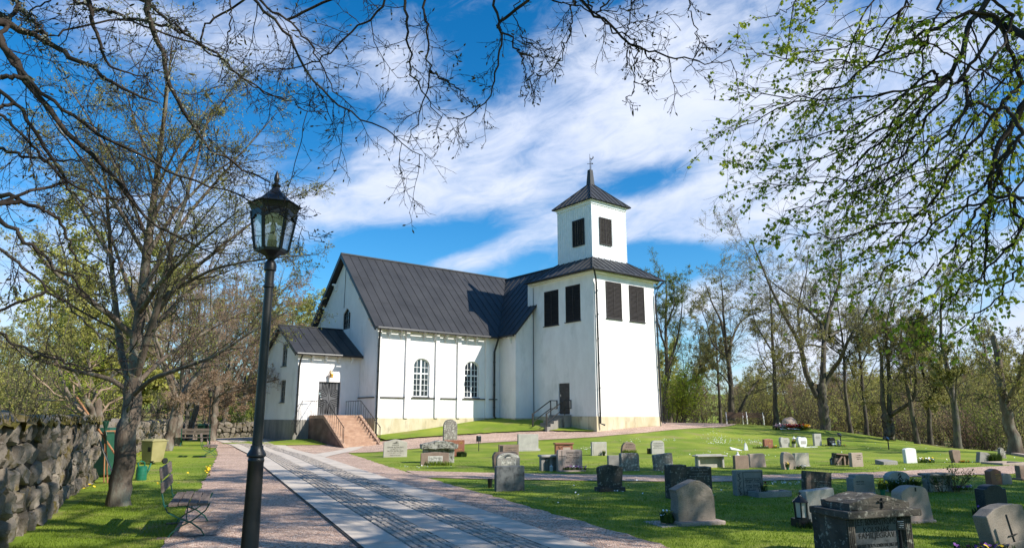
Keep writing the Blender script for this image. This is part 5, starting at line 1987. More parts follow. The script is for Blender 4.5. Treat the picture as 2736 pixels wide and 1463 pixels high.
# 6 --- memorial boulder with wreaths on the crest
p = ground(2110, 1141)
t = thing('memorial_boulder', 'rounded pink boulder behind a heap of funeral flowers on the crest', 'boulder', p, .2)
bm = bmesh.new()
bmesh.ops.create_icosphere(bm, subdivisions=3, radius=1)
from mathutils import noise as mn
for v_ in bm.verts:
    v_.co = Vector((v_.co.x * .62, v_.co.y * .5, v_.co.z * .55 + .2)) + mn.noise_vector(v_.co * 1.3) * .08
me = bpy.data.meshes.new('stone')
bm.to_mesh(me)
bm.free()
me.polygons.foreach_set('use_smooth', [True] * len(me.polygons))
me.materials.append(G['pink'])
o = bpy.data.objects.new('stone', me)
COL.objects.link(o)
o.parent = t
heap = [(2082, 1147, 'pink and white funeral spray with white ribbon left of the boulder', (('pink', 30), ('white', 20))),
        (2102, 1146, 'red and white funeral wreath with blue ribbon before the boulder', (('red', 34), ('white', 26))),
        (2118, 1147, 'large dark red funeral wreath with white ribbons', (('red', 60), ('white', 8))),
        (2132, 1147, 'crimson and cream funeral spray beside the red wreath', (('red', 40), ('yellow', 10))),
        (2150, 1148, 'yellow and orange funeral bouquet at the right end of the heap', (('yellow', 34), ('orange', 16), ('white', 16)))]
for i, (u, v, lb, fl) in enumerate(heap):
    p = ground(u, v)
    t = planting('funeral_wreath', lb, 'wreath', p, .46, .34, .30, 120, [(c_, n_ * 2) for c_, n_ in fl], .075, seed=60 + i, wd=.015, group='funeral flowers heaped before the memorial boulder')
    mb = MB()
    mb.add([(-.05, -.2, .1), (.08, -.2, .1), (.30, -.62, .03), (.16, -.66, .03)], [(0, 1, 2, 3)])
    mb.add([(-.05, -.2, .11), (.05, -.22, .11), (.0, -.6, .035), (-.12, -.58, .035)], [(0, 1, 2, 3)])
    if i in (0, 1, 2):
        so = mb.build('ribbon', WHITE, t)
        sm = so.modifiers.new('thickness', 'SOLIDIFY')
        sm.thickness = .006
p = ground(2136, 1139)
t = thing('flower_post', 'dark post hung with red and cream flowers beside the memorial boulder', 'flower post', p)
MB().tube([(0, 0, -.1), (0, 0, 1.9)], .04, 8).build('post', M['black_metal'], t)
for zz, col, n in ((1.85, 'red', 26), (1.55, 'yellow', 14), (1.3, 'red', 12), (1.0, 'white', 8)):
    V, Fa = discs(n, .22, .18, zz - .12, zz + .12, .06, int(zz * 100))
    np_mesh('blossoms', V + np.array([-.1, -.05, 0]), [(Fa, 0)], PET[col], t)


# 7 --- two park benches with white cast-iron ends on the crest
PB_WOOD = noise_mat('park_bench_wood', (.11, .065, .045), (.20, .13, .095), 3, 5, .75, .2, 30, .2, stretch=(1, 12, 12))


def park_bench(label, u, v, yaw):
    p = atY(u, 1112, 56.0)
    p[2] = gz(p[0], p[1])

    t = thing('park_bench', label, 'bench', p, yaw, 'white iron benches on the crest')
    mb = MB()
    for k in range(4):
        mb.box(-.85, .85, -.22 + k * .115, -.22 + k * .115 + .095, .43, .46)
    mb.build('seat', PB_WOOD, t)
    mb = MB()
    for k in range(4):
        z = .54 + k * .105
        y = .27 + k * .025
        mb.box(-.85, .85, y, y + .025, z, z + .085)
    mb.build('backrest', PB_WOOD, t)
    for x in (-.78, .78):
        mb = MB()
        mb.tube([(x, .42, 0), (x, .34, .2), (x, .20, .40), (x, .26, .55), (x, .36, .97)], .028, 8)
        mb.tube([(x, -.34, 0), (x, -.24, .12), (x, -.30, .3), (x, -.22, .42), (x, .2, .42)], .028, 8)
        mb.tube([(x, .30, .74), (x, .0, .70), (x, -.24, .66), (x, -.30, .58), (x, -.24, .52), (x, -.2, .43)], .026, 8)
        mb.tube([(x, -.24, .12), (x, 0, .22), (x, .34, .14)], .02, 8)
        mb.build('iron_end', WHITE, t)


park_bench('white iron park bench with brown slats nearest the tower on the crest', 1968, 1131, R(-14))
park_bench('white iron park bench with brown slats right of its twin on the crest', 2012, 1133, R(-14))
# ------------------------------------------------------------------ street lamp
LP = atY(685, 1217, 7.0)
LX, LY = float(LP[0]), 7.0


def zl(v):
    d = ray(CX, v)
    # height on the lamp's axis for a photo row
    q = ray(700, v)
    s = math.hypot(LX, LY) / math.hypot(q[0], q[1])
    return EYE + q[2] * s


def glass_clear(name, c, rough=.05, a=.35):
    m, nt, b = material(name)
    N, L = nt.nodes, nt.links
    tr = N.new('ShaderNodeBsdfTransparent')
    tr.inputs[0].default_value = (.82, .84, .84, 1)
    gl = N.new('ShaderNodeBsdfGlossy')
    gl.inputs['Roughness'].default_value = rough
    ms = N.new('ShaderNodeMixShader')
    ms.inputs[0].default_value = a
    df = N.new('ShaderNodeBsdfDiffuse')
    df.inputs[0].default_value = c4(c)
    ms2 = N.new('ShaderNodeMixShader')
    ms2.inputs[0].default_value = .25
    L.new(gl.outputs[0], ms2.inputs[1])
    L.new(df.outputs[0], ms2.inputs[2])
    L.new(tr.outputs[0], ms.inputs[1])
    L.new(ms2.outputs[0], ms.inputs[2])
    L.new(ms.outputs[0], N['Material Output'].inputs[0])
    return m


M['pane'] = glass_clear('lamp_pane', (.35, .36, .37), .15, .3)
M['lamp_black'] = noise_mat('lamp_black', (.008, .008, .009), (.016, .015, .015), 6, 4, .42, .06, 30, .5)
lamp = thing('street_lamp', 'tall black street lamp with a six-sided glass lantern beside the lane', 'street lamp', (LX, LY, 0), R(21))
z_coll = zl(1217)
prof = [(.13, -.1), (.13, .06), (.10, .12), (.085, .2), (.080, .6), (.074, z_coll - .06), (.078, z_coll - .05), (.078, z_coll - .03), (.074, z_coll - .025), (.074, z_coll - .012),
        (.092, z_coll), (.092, z_coll + .018), (.085, z_coll + .03), (.062, z_coll + .07), (.060, z_coll + .10), (.049, z_coll + .105)]
z_top = zl(698)
prof += [(.044, z_top - .28), (.056, z_top - .27), (.056, z_top - .25), (.046, z_top - .24), (.046, z_top - .10), (.062, z_top - .09), (.062, z_top - .03), (.05, z_top), (.03, z_top + .02), (.028, z_top + .06)]
MB().lathe(prof, 28).build('post', M['lamp_black'], lamp, smooth=True)
zb_, zt0, ze, zr, zf = zl(672), zl(566), zl(548), zl(500), zl(459)
head = MB().lathe([(.03, zl(694)), (.06, zl(684)), (.10, zl(678)), (.165, zb_), (.170, zb_ + .03)], 6).build('lantern_base', M['lamp_black'], lamp)
mb = MB()
for k in range(6):
    a = math.pi / 3 * k
    mb.bar((math.cos(a) * .167, math.sin(a) * .167, zb_ + .02), (math.cos(a) * .232, math.sin(a) * .232, zt0), .026, .026)
    b = math.pi / 3 * (k + 1)
    for r_, z_ in ((.222, zt0 - .02),):
        mb.bar((math.cos(a) * r_, math.sin(a) * r_, z_), (math.cos(b) * r_, math.sin(b) * r_, z_), .02, .06)
    # small arched heads of the glass openings
    for f0, f1, d in ((0, .3, .05), (.7, 1, .05)):
        p = Vector((math.cos(a) * .224, math.sin(a) * .224, zt0 - .05)).lerp(Vector((math.cos(b) * .224, math.sin(b) * .224, zt0 - .05)), f0)
        q = Vector((math.cos(a) * .224, math.sin(a) * .224, zt0 - .05)).lerp(Vector((math.cos(b) * .224, math.sin(b) * .224, zt0 - .05)), f1)
        mb.bar(p - Vector((0, 0, .03 if f0 == 0 else .0)), q - Vector((0, 0, .03 if f0 else .0)), .016, .03)
mb.build('lantern_frame', M['lamp_black'], lamp)
MB().lathe([(.225, zt0 - .005), (.26, ze), (.285, ze + .005), (.285, ze + .012), (.23, ze + .035), (.15, ze + .085), (.095, ze + .14), (.06, zr - .03), (.04, zr), (.036, zr + .02)], 6).build('lantern_roof', M['lamp_black'], lamp)
MB().lathe([(.045, zr + .02), (.05, zr + .035), (.03, zr + .05), (.02, zr + .07), (.030, zr + .10), (.028, zr + .125), (.013, zr + .18), (.003, zf + .03)], 14).build('finial', M['lamp_black'], lamp, smooth=True)
mb = MB()
for k in range(6):
    a, b = math.pi / 3 * k, math.pi / 3 * (k + 1)
    r0, r1 = .160, .222
    mb.add([(math.cos(a) * r0, math.sin(a) * r0, zb_ + .03), (math.cos(b) * r0, math.sin(b) * r0, zb_ + .03),
            (math.cos(b) * r1, math.sin(b) * r1, zt0 - .02), (math.cos(a) * r1, math.sin(a) * r1, zt0 - .02)], [(0, 1, 2, 3)])
mb.build('lantern_glass', M['pane'], lamp)
bu = MB().lathe([(.048, zb_ + .03), (.048, zb_ + .13)], 14, mat=0)
bu.build('bulb_socket', M['groove'], lamp, smooth=True)
MB().lathe([(.04, zb_ + .13), (.044, zb_ + .16), (.04, zb_ + .185), (.026, zb_ + .19), (.026, zb_ + .30), (.018, zb_ + .325), (.004, zb_ + .335)], 14).build(
    'bulb', plain('bulb_glass', (.55, .42, .28), .35, .5), lamp, smooth=True)


def copy_tree(o, parent=None):
    c = o.copy()
    COL.objects.link(c)
    c.parent = parent
    for ch in [x for x in o.children]:
        copy_tree(ch, c)
    return c


l2 = copy_tree(lamp)
p = ground(553, 1179)
l2.location = p
l2['label'] = 'distant black street lamp at the far end of the lawn by the boundary wall'
l2.scale = (.8, .8, .8)

# ------------------------------------------------------------------ slatted benches with green legs
M['bench_wood'] = noise_mat('bench_wood', (.10, .075, .06), (.20, .155, .13), 2, 5, .75, .3, 25, .3, stretch=(1.2, 14, 14))
M['green_iron'] = plain('green_iron', (.014, .085, .058), .4, .45)


def slat_bench(label, loc, rz):
    t = thing('slatted_bench', label, 'bench', loc, rz, 'green-legged benches along the lane')
    for k in range(4):
        y = -.235 + k * .125
        z = .455 - .012 * (k == 3) + .004 * k
        MB().box(-.82, .82, y, y + .112, z - .035, z).build('seat_slat', M['bench_wood'], t, bevel=.006)
    for z0, z1 in ((.60, .73), (.77, .92)):
        y0, y1 = .30 + (z0 - .45) * .16, .30 + (z1 - .45) * .16
        MB().add([(-.82, y0, z0), (.82, y0, z0), (.82, y0 + .028, z0), (-.82, y0 + .028, z0), (-.82, y1, z1), (.82, y1, z1), (.82, y1 + .028, z1), (-.82, y1 + .028, z1)],
                 [(0, 3, 2, 1), (4, 5, 6, 7), (0, 1, 5, 4), (1, 2, 6, 5), (2, 3, 7, 6), (3, 0, 4, 7)]).build('back_slat', M['bench_wood'], t, bevel=.006)
    for x in (-.70, .70):
        mb = MB()
        # backrest upright sweeping down and forward to the front foot
        pth = [(x, .40, .93), (x, .35, .6), (x, .31, .44), (x, .26, .34), (x, .12, .26), (x, -.05, .19), (x, -.17, .10), (x, -.215, .03), (x, -.225, .0)]
        for a, b in zip(pth, pth[1:]):
            mb.bar(a, b, .045, .016)
        pth = [(x + .02, -.26, .44), (x + .02, -.21, .34), (x + .02, -.06, .22), (x + .02, .10, .14), (x + .02, .20, .06), (x + .02, .225, .0)]
        for a, b in zip(pth, pth[1:]):
            mb.bar(a, b, .045, .016)
        mb.bar((x + .01, -.25, .42), (x + .01, .31, .42), .03, .02)
        mb.build('leg_frame', M['green_iron'], t)
        MB().box(x - .04, x + .06, -.38, .36, -.03, .018).build('foot_board', M['bench_wood'], t, bevel=.005)
        MB().tube([(x * .98, .02, .20), (x * .9, .02, .42)], .008, 5).build('brace', M['green_iron'], t)
    return t


bd = math.atan2(.93, -.37)
b1 = slat_bench('nearest dark slatted bench with green crossed legs at the gravel edge', (-4.66, 10.42, gz(-4.66, 10.42)), bd)
p = ground(560, 1219)
b2 = copy_tree(b1)
b2.location = (p[0], p[1], p[2])
b2['label'] = 'second dark slatted bench farther along the lane, facing the gravel'
p = ground(526, 1191)
b3 = copy_tree(b1)
b3.location = (p[0] - .3, p[1] + .5, p[2])
b3.rotation_euler = (0, 0, bd + 1.5)
b3['label'] = 'farthest slatted bench near the green bin and lamp post'

# ------------------------------------------------------------------ bins, can, tools
M['bin_green'] = noise_mat('bin_green', (.012, .06, .035), (.02, .085, .05), 3, 3, .45, .03, 30, .4)
M['bin_yellow'] = noise_mat('bin_yellow', (.26, .23, .09), (.36, .31, .14), 2, 4, .6, .05, 30, .3)
M['can_green'] = plain('can_green', (.010, .13, .075), .4, .5)


def wheelie(name, label, loc, rz, w, d, h, mat, lidmat, cat='wheelie bin', group=None):
    t = thing(name, label, cat, loc, rz, group)
    k = .82
    zl_ = h * .90
    MB().add([(-w / 2 * k, -d / 2 * k, .06), (w / 2 * k, -d / 2 * k, .06), (w / 2 * k, d / 2 * .8, .06), (-w / 2 * k, d / 2 * .8, .06), (-w / 2, -d / 2, zl_), (w / 2, -d / 2, zl_), (w / 2, d / 2, zl_), (-w / 2, d / 2, zl_)],
             [(0, 3, 2, 1), (4, 5, 6, 7), (0, 1, 5, 4), (1, 2, 6, 5), (2, 3, 7, 6), (3, 0, 4, 7)]).build('body', mat, t, bevel=.02)
    MB().box(-w / 2 - .02, w / 2 + .02, -d / 2 - .03, d / 2 + .04, zl_, zl_ + .03).add(
        [(-w / 2, -d / 2, zl_ + .03), (w / 2, -d / 2, zl_ + .03), (w / 2, d / 2, zl_ + .03), (-w / 2, d / 2, zl_ + .03), (-w * .35, -d * .3, h), (w * .35, -d * .3, h), (w * .35, d * .42, h), (-w * .35, d * .42, h)],
        [(4, 5, 6, 7), (0, 1, 5, 4), (1, 2, 6, 5), (2, 3, 7, 6), (3, 0, 4, 7)]).build('lid', lidmat, t, bevel=.01)
    MB().tube([(-w * .35, d / 2 + .05, zl_ + .01), (w * .35, d / 2 + .05, zl_ + .01)], .014, 6).build('handle', lidmat, t)
    for s in (-1, 1):
        mb = MB()
        n = 14
        vs = [(s * (w / 2 - .03), d / 2 - .02 + .1 * math.cos(6.283 * i / n), .10 + .1 * math.sin(6.283 * i / n)) for i in range(n)]
        vs += [(s * (w / 2 + .02), y, z) for _, y, z in vs]
        mb.add(vs, [tuple(range(n)), tuple(range(2 * n - 1, n - 1, -1))] + [(i, (i + 1) % n, (i + 1) % n + n, i + n) for i in range(n)])
        mb.build('wheel', M['black_metal'], t)
    return t


wheelie('wheelie_bin', 'large green wheelie bin behind the leaning tree trunk at the wall end', (-11.05, 19.4, gz(-11, 19.4)), R(-25), .6, .7, 1.3, M['bin_green'], M['bin_green'])
y_ = wheelie('grit_bin', 'pale yellow bin with a label standing behind the trunk of the near tree', (-12.35, 24.3, gz(-12.3, 24.3)), R(-28), .62, .55, .84, M['bin_yellow'], M['bin_yellow'], 'bin')
MB().box(.06, .22, -.262, -.256, .42, .62).build('sticker', INK, y_)
wheelie('litter_bin', 'distant small green bin beside the far lamp post', ground(541, 1178), R(-20), .55, .5, 1.05, M['bin_green'], M['bin_green'], 'bin')
wc_ = thing('watering_can', 'green plastic watering can at the foot of the near tree', 'watering can', (-9.55, 18.3, gz(-9.5, 18.3)), R(70))
MB().lathe([(.13, 0), (.135, .02), (.128, .12), (.132, .125), (.128, .22), (.132, .225), (.125, .33), (.10, .35)], 20).build('body', M['can_green'], wc_, smooth=True)
MB().tube([(.12, 0, .06), (.20, 0, .22), (.27, 0, .42)], [.035, .026, .02], 8).build('spout', M['can_green'], wc_)
MB().lathe([(.025, 0), (.06, .05)], 14, (.28, 0, .41)).build('rose', M['black_metal'], wc_)
MB().tube([(-.10, 0, .30), (-.14, 0, .42), (-.05, 0, .48), (.06, 0, .44), (.08, 0, .34)], .018, 8).build('handle', M['can_green'], wc_)

M['handle_wood'] = noise_mat('handle_wood', (.30, .13, .06), (.42, .20, .09), 3, 4, .6, .1, 30, .3, stretch=(8, 8, 1))
M['shaft_grey'] = plain('shaft_grey', (.28, .28, .26), .5)


def tool(name, label, cat, top, bot, r, kind, mat):
    top, bot = Vector(top), Vector(bot)
    t = thing(name, label, cat, bot)
    d = top - bot
    MB().tube([(0, 0, 0), tuple(d)], r, 8).build('handle', mat, t, smooth=True)
    n = d.normalized()
    s = n.cross(Vector((0, 0, 1))).normalized()
    if kind == 'rake':
        mb = MB().bar(d * 1.0 - s * .3, d * 1.0 + s * .3, .04, .03)
        for k in range(13):
            p = d + s * (-.3 + .05 * k)
            mb.bar(p, p + Vector((.05, -.09, -.02)), .01)
        mb.build('head', mat, t)
    elif kind == 'spade':
        f = n.cross(s)
        vs = [d - s * .09, d + s * .09, d + s * .12 + n * .2, d + s * .06 + n * .32, d - s * .06 + n * .32, d - s * .12 + n * .2]
        vs2 = [v_ + f * .012 for v_ in vs]
        mb = MB().add(vs + vs2, [(0, 1, 2, 3, 4, 5), (11, 10, 9, 8, 7, 6)] + [(i, (i + 1) % 6, (i + 1) % 6 + 6, i + 6) for i in range(6)])
        mb.build('blade', M['bin_green'], t)
    elif kind == 'broom':
        mb = MB()
        r_ = random.Random(4)
        for k in range(40):
            mb.bar(d, d + n * .34 + s * r_.uniform(-.1, .1) + Vector((r_.uniform(-.05, .05), 0, 0)), .008)
        mb.build('bristles', M['bin_green'], t)
    return t


tool('rake', 'long orange-brown rake leaning across the end of the stone wall', 'rake', atY(205, 1060, 17.9), atY(348, 1272, 17.2), .024, 'none', M['handle_wood'])
tool('spade', 'green-bladed spade standing upside down against the wall end', 'spade', atY(283, 1184, 17.5), (-10.0, 17.6, gz(-10, 17.6)), .02, 'spade', M['handle_wood'])
tool('hoe', 'grey-shafted hoe leaning at the wall beside the rake', 'hoe', atY(262, 1168, 17.6), atY(306, 1276, 17.4), .022, 'none', M['shaft_grey'])
tool('broom', 'green bristled broom propped upright between the wall and the bin', 'broom', atY(281, 1160, 17.7), (-10.15, 17.7, gz(-10.1, 17.7)), .016, 'broom', M['handle_wood'])
tool('garden_fork', 'reddish long-handled fork leaning before the green wheelie bin', 'garden fork', atY(307, 1150, 18.4), (-10.05, 18.3, gz(-10, 18.3)), .02, 'rake', M['handle_wood'])

# ------------------------------------------------------------------ dry stone walls
M['wallstone'] = noise_mat('wallstone', (.10, .080, .062), (.30, .255, .205), 1.6, 7, .92, 1.0, 16, .15, lo=.3, hi=.7, c3=(.13, .10, .035), s3=2.6, t3=(.56, .66), bdist=.03)
M['wallcore'] = noise_mat('wallcore', (.02, .018, .015), (.05, .045, .035), 4, 4, .95, .3, 20, .1)
M['moss'] = noise_mat('moss', (.07, .062, .015), (.16, .13, .04), 5, 6, .95, .8, 40, .05, c3=(.22, .17, .09), s3=3, t3=(.5, .65), bdist=.03)


def rock_template(n):
    bm = bmesh.new()
    bmesh.ops.create_cube(bm, size=2)
    bmesh.ops.subdivide_edges(bm, edges=bm.edges, cuts=n, use_grid_fill=True)
    V = np.array([v_.co[:] for v_ in bm.verts])
    Fq = np.array([[l.vert.index for l in f.loops] for f in bm.faces])
    bm.free()
    # superellipsoid: rounded box
    L_ = (np.abs(V) ** 5.5).sum(1) ** (1 / 5.5)
    return V / L_[:, None], Fq


def stone_wall(label, path, h0, h1, size, seed, tmpl, depth=.55, moss=True):
    r = np.random.default_rng(seed)
    TV, TF = rock_template(tmpl)
    P = np.array(path, float)
    s = np.r_[0, np.cumsum(np.hypot(*np.diff(P, axis=0).T))]
    tot = s[-1]

    def at(q):
        x = np.interp(q, s, P[:, 0])
        y = np.interp(q, s, P[:, 1])
        i = min(len(P) - 2, max(0, np.searchsorted(s, q) - 1))
        d = (P[i + 1] - P[i]) / np.linalg.norm(P[i + 1] - P[i])
        return np.array([x, y]), d
    VV, FF = [], []
    n0 = 0
    wall = thing('stone_wall', label, 'stone wall', (0, 0, 0))
    # courses of uneven stones, fitted into the height at each point
    ncol = 0
    rows = max(3, int(round((h0 + h1) / 2 / size)))
    edges = [np.linspace(0, 1, rows + 1)]
    for j in range(rows):
        q = -r.random() * size
        while q < tot:
            w = size * r.choice([.55, .8, 1.1, 1.5, 1.9]) * r.uniform(.85, 1.15)
            c = q + w / 2
            q += w
            if c < 0 or c > tot:
                continue
            p, d = at(c)
            nrm = np.array([d[1], -d[0]])
            hh = h0 + (h1 - h0) * c / tot
            zc = (j + .5 + r.normal(0, .10)) / rows * hh
            hz = hh / rows * r.uniform(.53, .68)
            sub = 1 if (r.random() < .75 or tmpl < 3) else 2
            for q2 in range(sub):
                V = TV.copy()
                ph = r.random(3) * 6.28
                k = r.normal(0, 1, (4, 3))
                for kk in k:
                    V += (np.sin(TV @ kk * 2.2 + ph[0])[:, None]) * r.normal(0, .07, 3)
                V += np.sin(TV * 5.1 + ph) * .05
                # broken faces: shave the rock with a few random planes
                for _ in range(7):
                    pn = r.normal(0, 1, 3)
                    pn[1] = abs(pn[1]) * .9
                    pn /= np.linalg.norm(pn)
                    ex = np.maximum(0, V @ pn - r.uniform(.72, 1.0))
                    V -= ex[:, None] * pn[None]
                V[:, 1] = np.minimum(V[:, 1], .62 + .06 * np.sin(TV[:, 0] * 3 + ph[1]) + .05 * np.sin(TV[:, 2] * 4 + ph[2]))
                a = r.normal(0, .13)
                ca, sa = math.cos(a), math.sin(a)
                lx = V[:, 0] * w * .57 / sub
                lz = V[:, 2] * hz
                X = lx * ca - lz * sa + (0 if sub == 1 else (q2 - .5) * w * .5)
                Z = lx * sa + lz * ca
                Yd = V[:, 1] * depth * .5 * r.uniform(.8, 1.1) + r.normal(0, .022) + .05
                sh = r.normal(0, .18)
                Yd = Yd + Z * sh * .3 + X * r.normal(0, .10)
                g0 = gz(*p)
                xy = p[None] + X[:, None] * d[None] + Yd[:, None] * nrm[None] * 1.0 - nrm[None] * (depth * .5)
                VV.append(np.c_[xy, g0 + zc + Z - .02])
                FF.append(TF + n0)
                n0 += len(TV)
    np_mesh('stones', np.concatenate(VV), [(np.concatenate(FF), 0)], M['wallstone'], wall, smooth=True)
    _w = [c_ for c_ in wall.children][0]
    _w.data.set_sharp_from_angle(angle=R(24))
    mb = MB()
    for i in range(len(P) - 1):
        a, b = P[i], P[i + 1]
        d = (b - a) / np.linalg.norm(b - a)
        nrm = np.array([d[1], -d[0]])
        ha, hb_ = (h0 + (h1 - h0) * s[i] / tot) * .93, (h0 + (h1 - h0) * s[i + 1] / tot) * .93
        qs = [a - nrm * .14, a - nrm * 1.0, b - nrm * 1.0, b - nrm * .14]
        za, zb2 = gz(*a), gz(*b)
        mb.add([(qs[0][0], qs[0][1], za - .3), (qs[1][0], qs[1][1], za - .3), (qs[2][0], qs[2][1], zb2 - .3), (qs[3][0], qs[3][1], zb2 - .3),
                (qs[0][0], qs[0][1], za + ha), (qs[1][0], qs[1][1], za + ha), (qs[2][0], qs[2][1], zb2 + hb_), (qs[3][0], qs[3][1], zb2 + hb_)],
               [(0, 3, 2, 1), (4, 5, 6, 7), (0, 1, 5, 4), (1, 2, 6, 5), (2, 3, 7, 6), (3, 0, 4, 7)])
    mb.build('core', M['wallcore'], wall)
    if moss:
        n, m = int(tot / .12), 8
        VV = []
        for i in range(n):
            q = tot * i / (n - 1)
            p, d = at(q)
            nrm = np.array([d[1], -d[0]])
            hh = h0 + (h1 - h0) * q / tot
            for k in range(m):
                f = k / (m - 1)
                off = .0 - 1.05 * f
                zz = gz(*p) + hh * .965 + .05 * math.sin(math.pi * f) + r.normal(0, .022) - (.10 * r.random() if k == 0 else 0)
                VV.append((p[0] + nrm[0] * off + r.normal(0, .02), p[1] + nrm[1] * off, zz))
        ix = np.arange(n * m).reshape(n, m)
        Fq = np.stack([ix[:-1, :-1], ix[:-1, 1:], ix[1:, 1:], ix[1:, :-1]], -1).reshape(-1, 4)
        np_mesh('moss_cap', np.array(VV), [(Fq, 0)], M['moss'], wall, smooth=True)
        # tufts of dry grass and moss hanging over the stones
        V, Q, T3 = blades(900, 1, 1, .13, 1.0, .008, seed)
        rr = np.random.default_rng(seed + 1)
        q = np.repeat(rr.random(900) * tot, 5)
        px = np.interp(q, s, P[:, 0])
        py = np.interp(q, s, P[:, 1])
        base = V.reshape(-1, 5, 3)
        root = base[:, :1].copy()
        root[..., 2] = 0
        loc = (base - root).reshape(-1, 3)
        of = np.repeat(rr.random(900) ** 1.5, 5)
        d = P[-1] - P[0]
        d /= np.linalg.norm(d)
        nr = np.array([d[1], -d[0]])
        hh = h0 + (h1 - h0) * q / tot
        W_ = np.c_[px - nr[0] * of, py - nr[1] * of, zt(px, py) + hh * .965] + loc
        np_mesh('wall_grass', W_, [(Q, 0), (T3, 0)], M['moss'], wall)
    return wall


stone_wall('near mossy dry-stone wall of big grey fieldstones along the left edge', [(-4.6, 4.9), (-6.44, 9.3), (-7.05, 10.92), (-8.57, 13.83), (-9.84, 16.56), (-10.4, 17.9)], 1.60, 1.56, .30, 3, 6)
stone_wall('sunlit dry-stone wall continuing behind the bins and the bare trees', [(-12.6, 19.5), (-14.6, 25.5), (-18.9, 38), (-21.6, 45), (-25.2, 54.5)], 1.42, 1.25, .36, 5, 2, moss=False)
stone_wall('low fieldstone wall crossing the far end of the lane', [(-26.5, 57.5), (-20, 60.5), (-11, 64.5)], 1.2, 1.2, .38, 6, 2, moss=False)
kb = thing('boundary_kerb', 'low stone kerb along the top edge of the right lawn', 'kerb', (0, 0, 0))
pts = [ground(u, v) for u, v in ((2560, 1190), (2620, 1200), (2690, 1211), (2760, 1223), (2830, 1236))]
mb = MB()
for a, b in zip(pts, pts[1:]):
    mb.bar((a[0], a[1], a[2] + .03), (b[0], b[1], b[2] + .03), .25, .14)
mb.build('kerb_stone', G['pink'], kb)
# ------------------------------------------------------------------ trees
def bark(name, c1, c2, c3=None, t3=(.5, .7), s3=6):
    return noise_mat(name, c1, c2, 5, 6, .92, .6, 30, .12, c3=c3, s3=s3, t3=t3, stretch=(1, 1, .35), bdist=.02)


BARK = {'near': bark('bark_near', (.085, .062, .046), (.20, .155, .12), (.25, .24, .19)),
        'dark': bark('bark_dark', (.045, .036, .03), (.12, .10, .08), (.16, .155, .09)),
        'grey': bark('bark_grey', (.06, .05, .042), (.15, .13, .11), (.13, .13, .06)),
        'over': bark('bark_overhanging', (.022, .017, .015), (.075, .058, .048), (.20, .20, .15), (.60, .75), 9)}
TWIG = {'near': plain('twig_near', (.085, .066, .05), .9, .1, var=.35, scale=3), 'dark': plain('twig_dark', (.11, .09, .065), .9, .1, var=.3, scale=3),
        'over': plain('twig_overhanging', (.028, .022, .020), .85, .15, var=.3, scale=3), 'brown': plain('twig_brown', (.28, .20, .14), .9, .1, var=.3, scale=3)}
BUD = {n: noise_mat('bud_' + n, a, b, 3, 3, .7, 0, None, .2, trans=.5) for n, (a, b) in dict(
    olive=((.30, .28, .08), (.46, .43, .15)), yellow=((.38, .36, .08), (.54, .50, .15)), brown=((.28, .18, .11), (.44, .30, .19)),
    green=((.12, .17, .025), (.24, .29, .05)), fresh=((.40, .40, .08), (.58, .55, .16)), lime=((.26, .34, .03), (.42, .48, .06)),
    young=((.28, .36, .03), (.50, .58, .08)), leaf=((.13, .19, .02), (.28, .34, .045))).items()}


def grow(P0, D0, L0, R0, K, wander, trop, r, taper=.4, tropv=(0, 0, 1)):
    """N branches of K points each"""
    n = len(P0)
    pts = np.empty((n, K, 3))
    rad = np.empty((n, K))
    d = D0 / np.linalg.norm(D0, axis=1, keepdims=True)
    p = P0.copy()
    st_ = (L0 / (K - 1))[:, None]
    tv = np.array(tropv)
    for k in range(K):
        pts[:, k] = p
        rad[:, k] = R0 * (1 - (1 - taper) * k / (K - 1))
        d = d + r.normal(0, wander, (n, 3)) + tv * trop
        d /= np.linalg.norm(d, axis=1, keepdims=True)
        p = p + d * st_
    return pts, rad


def children(pts, rad, L, n, r, t0, t1, ang, angsd, ratio, fall, rr, planar=0.0, minr=.002):
    N, K, _ = pts.shape
    t = t0 + (t1 - t0) * (np.arange(n)[None] + r.random((N, n))) / n
    f = t * (K - 1)
    i = np.minimum(f.astype(int), K - 2)
    fr = (f - i)[..., None]
    ar = np.arange(N)[:, None]
    p = pts[ar, i] * (1 - fr) + pts[ar, i + 1] * fr
    tan = pts[ar, i + 1] - pts[ar, i]
    tan /= np.linalg.norm(tan, axis=-1, keepdims=True) + 1e-9
    pr = r.normal(0, 1, tan.shape)
    pr[..., 2] *= (1 - planar)
    pr -= (pr * tan).sum(-1, keepdims=True) * tan
    pr /= np.linalg.norm(pr, axis=-1, keepdims=True) + 1e-9
    a = r.normal(ang, angsd, (N, n))[..., None]
    D = tan * np.cos(a) + pr * np.sin(a)
    Lc = L[:, None] * ratio * (1 - fall * t) * (.65 + .6 * r.random((N, n)))
    ra = rad[ar, i] * (1 - fr[..., 0]) + rad[ar, i + 1] * fr[..., 0]
    Rc = np.maximum(np.minimum(ra * rr, ra * .85), minr)
    return p.reshape(-1, 3), D.reshape(-1, 3), Lc.ravel(), Rc.ravel()


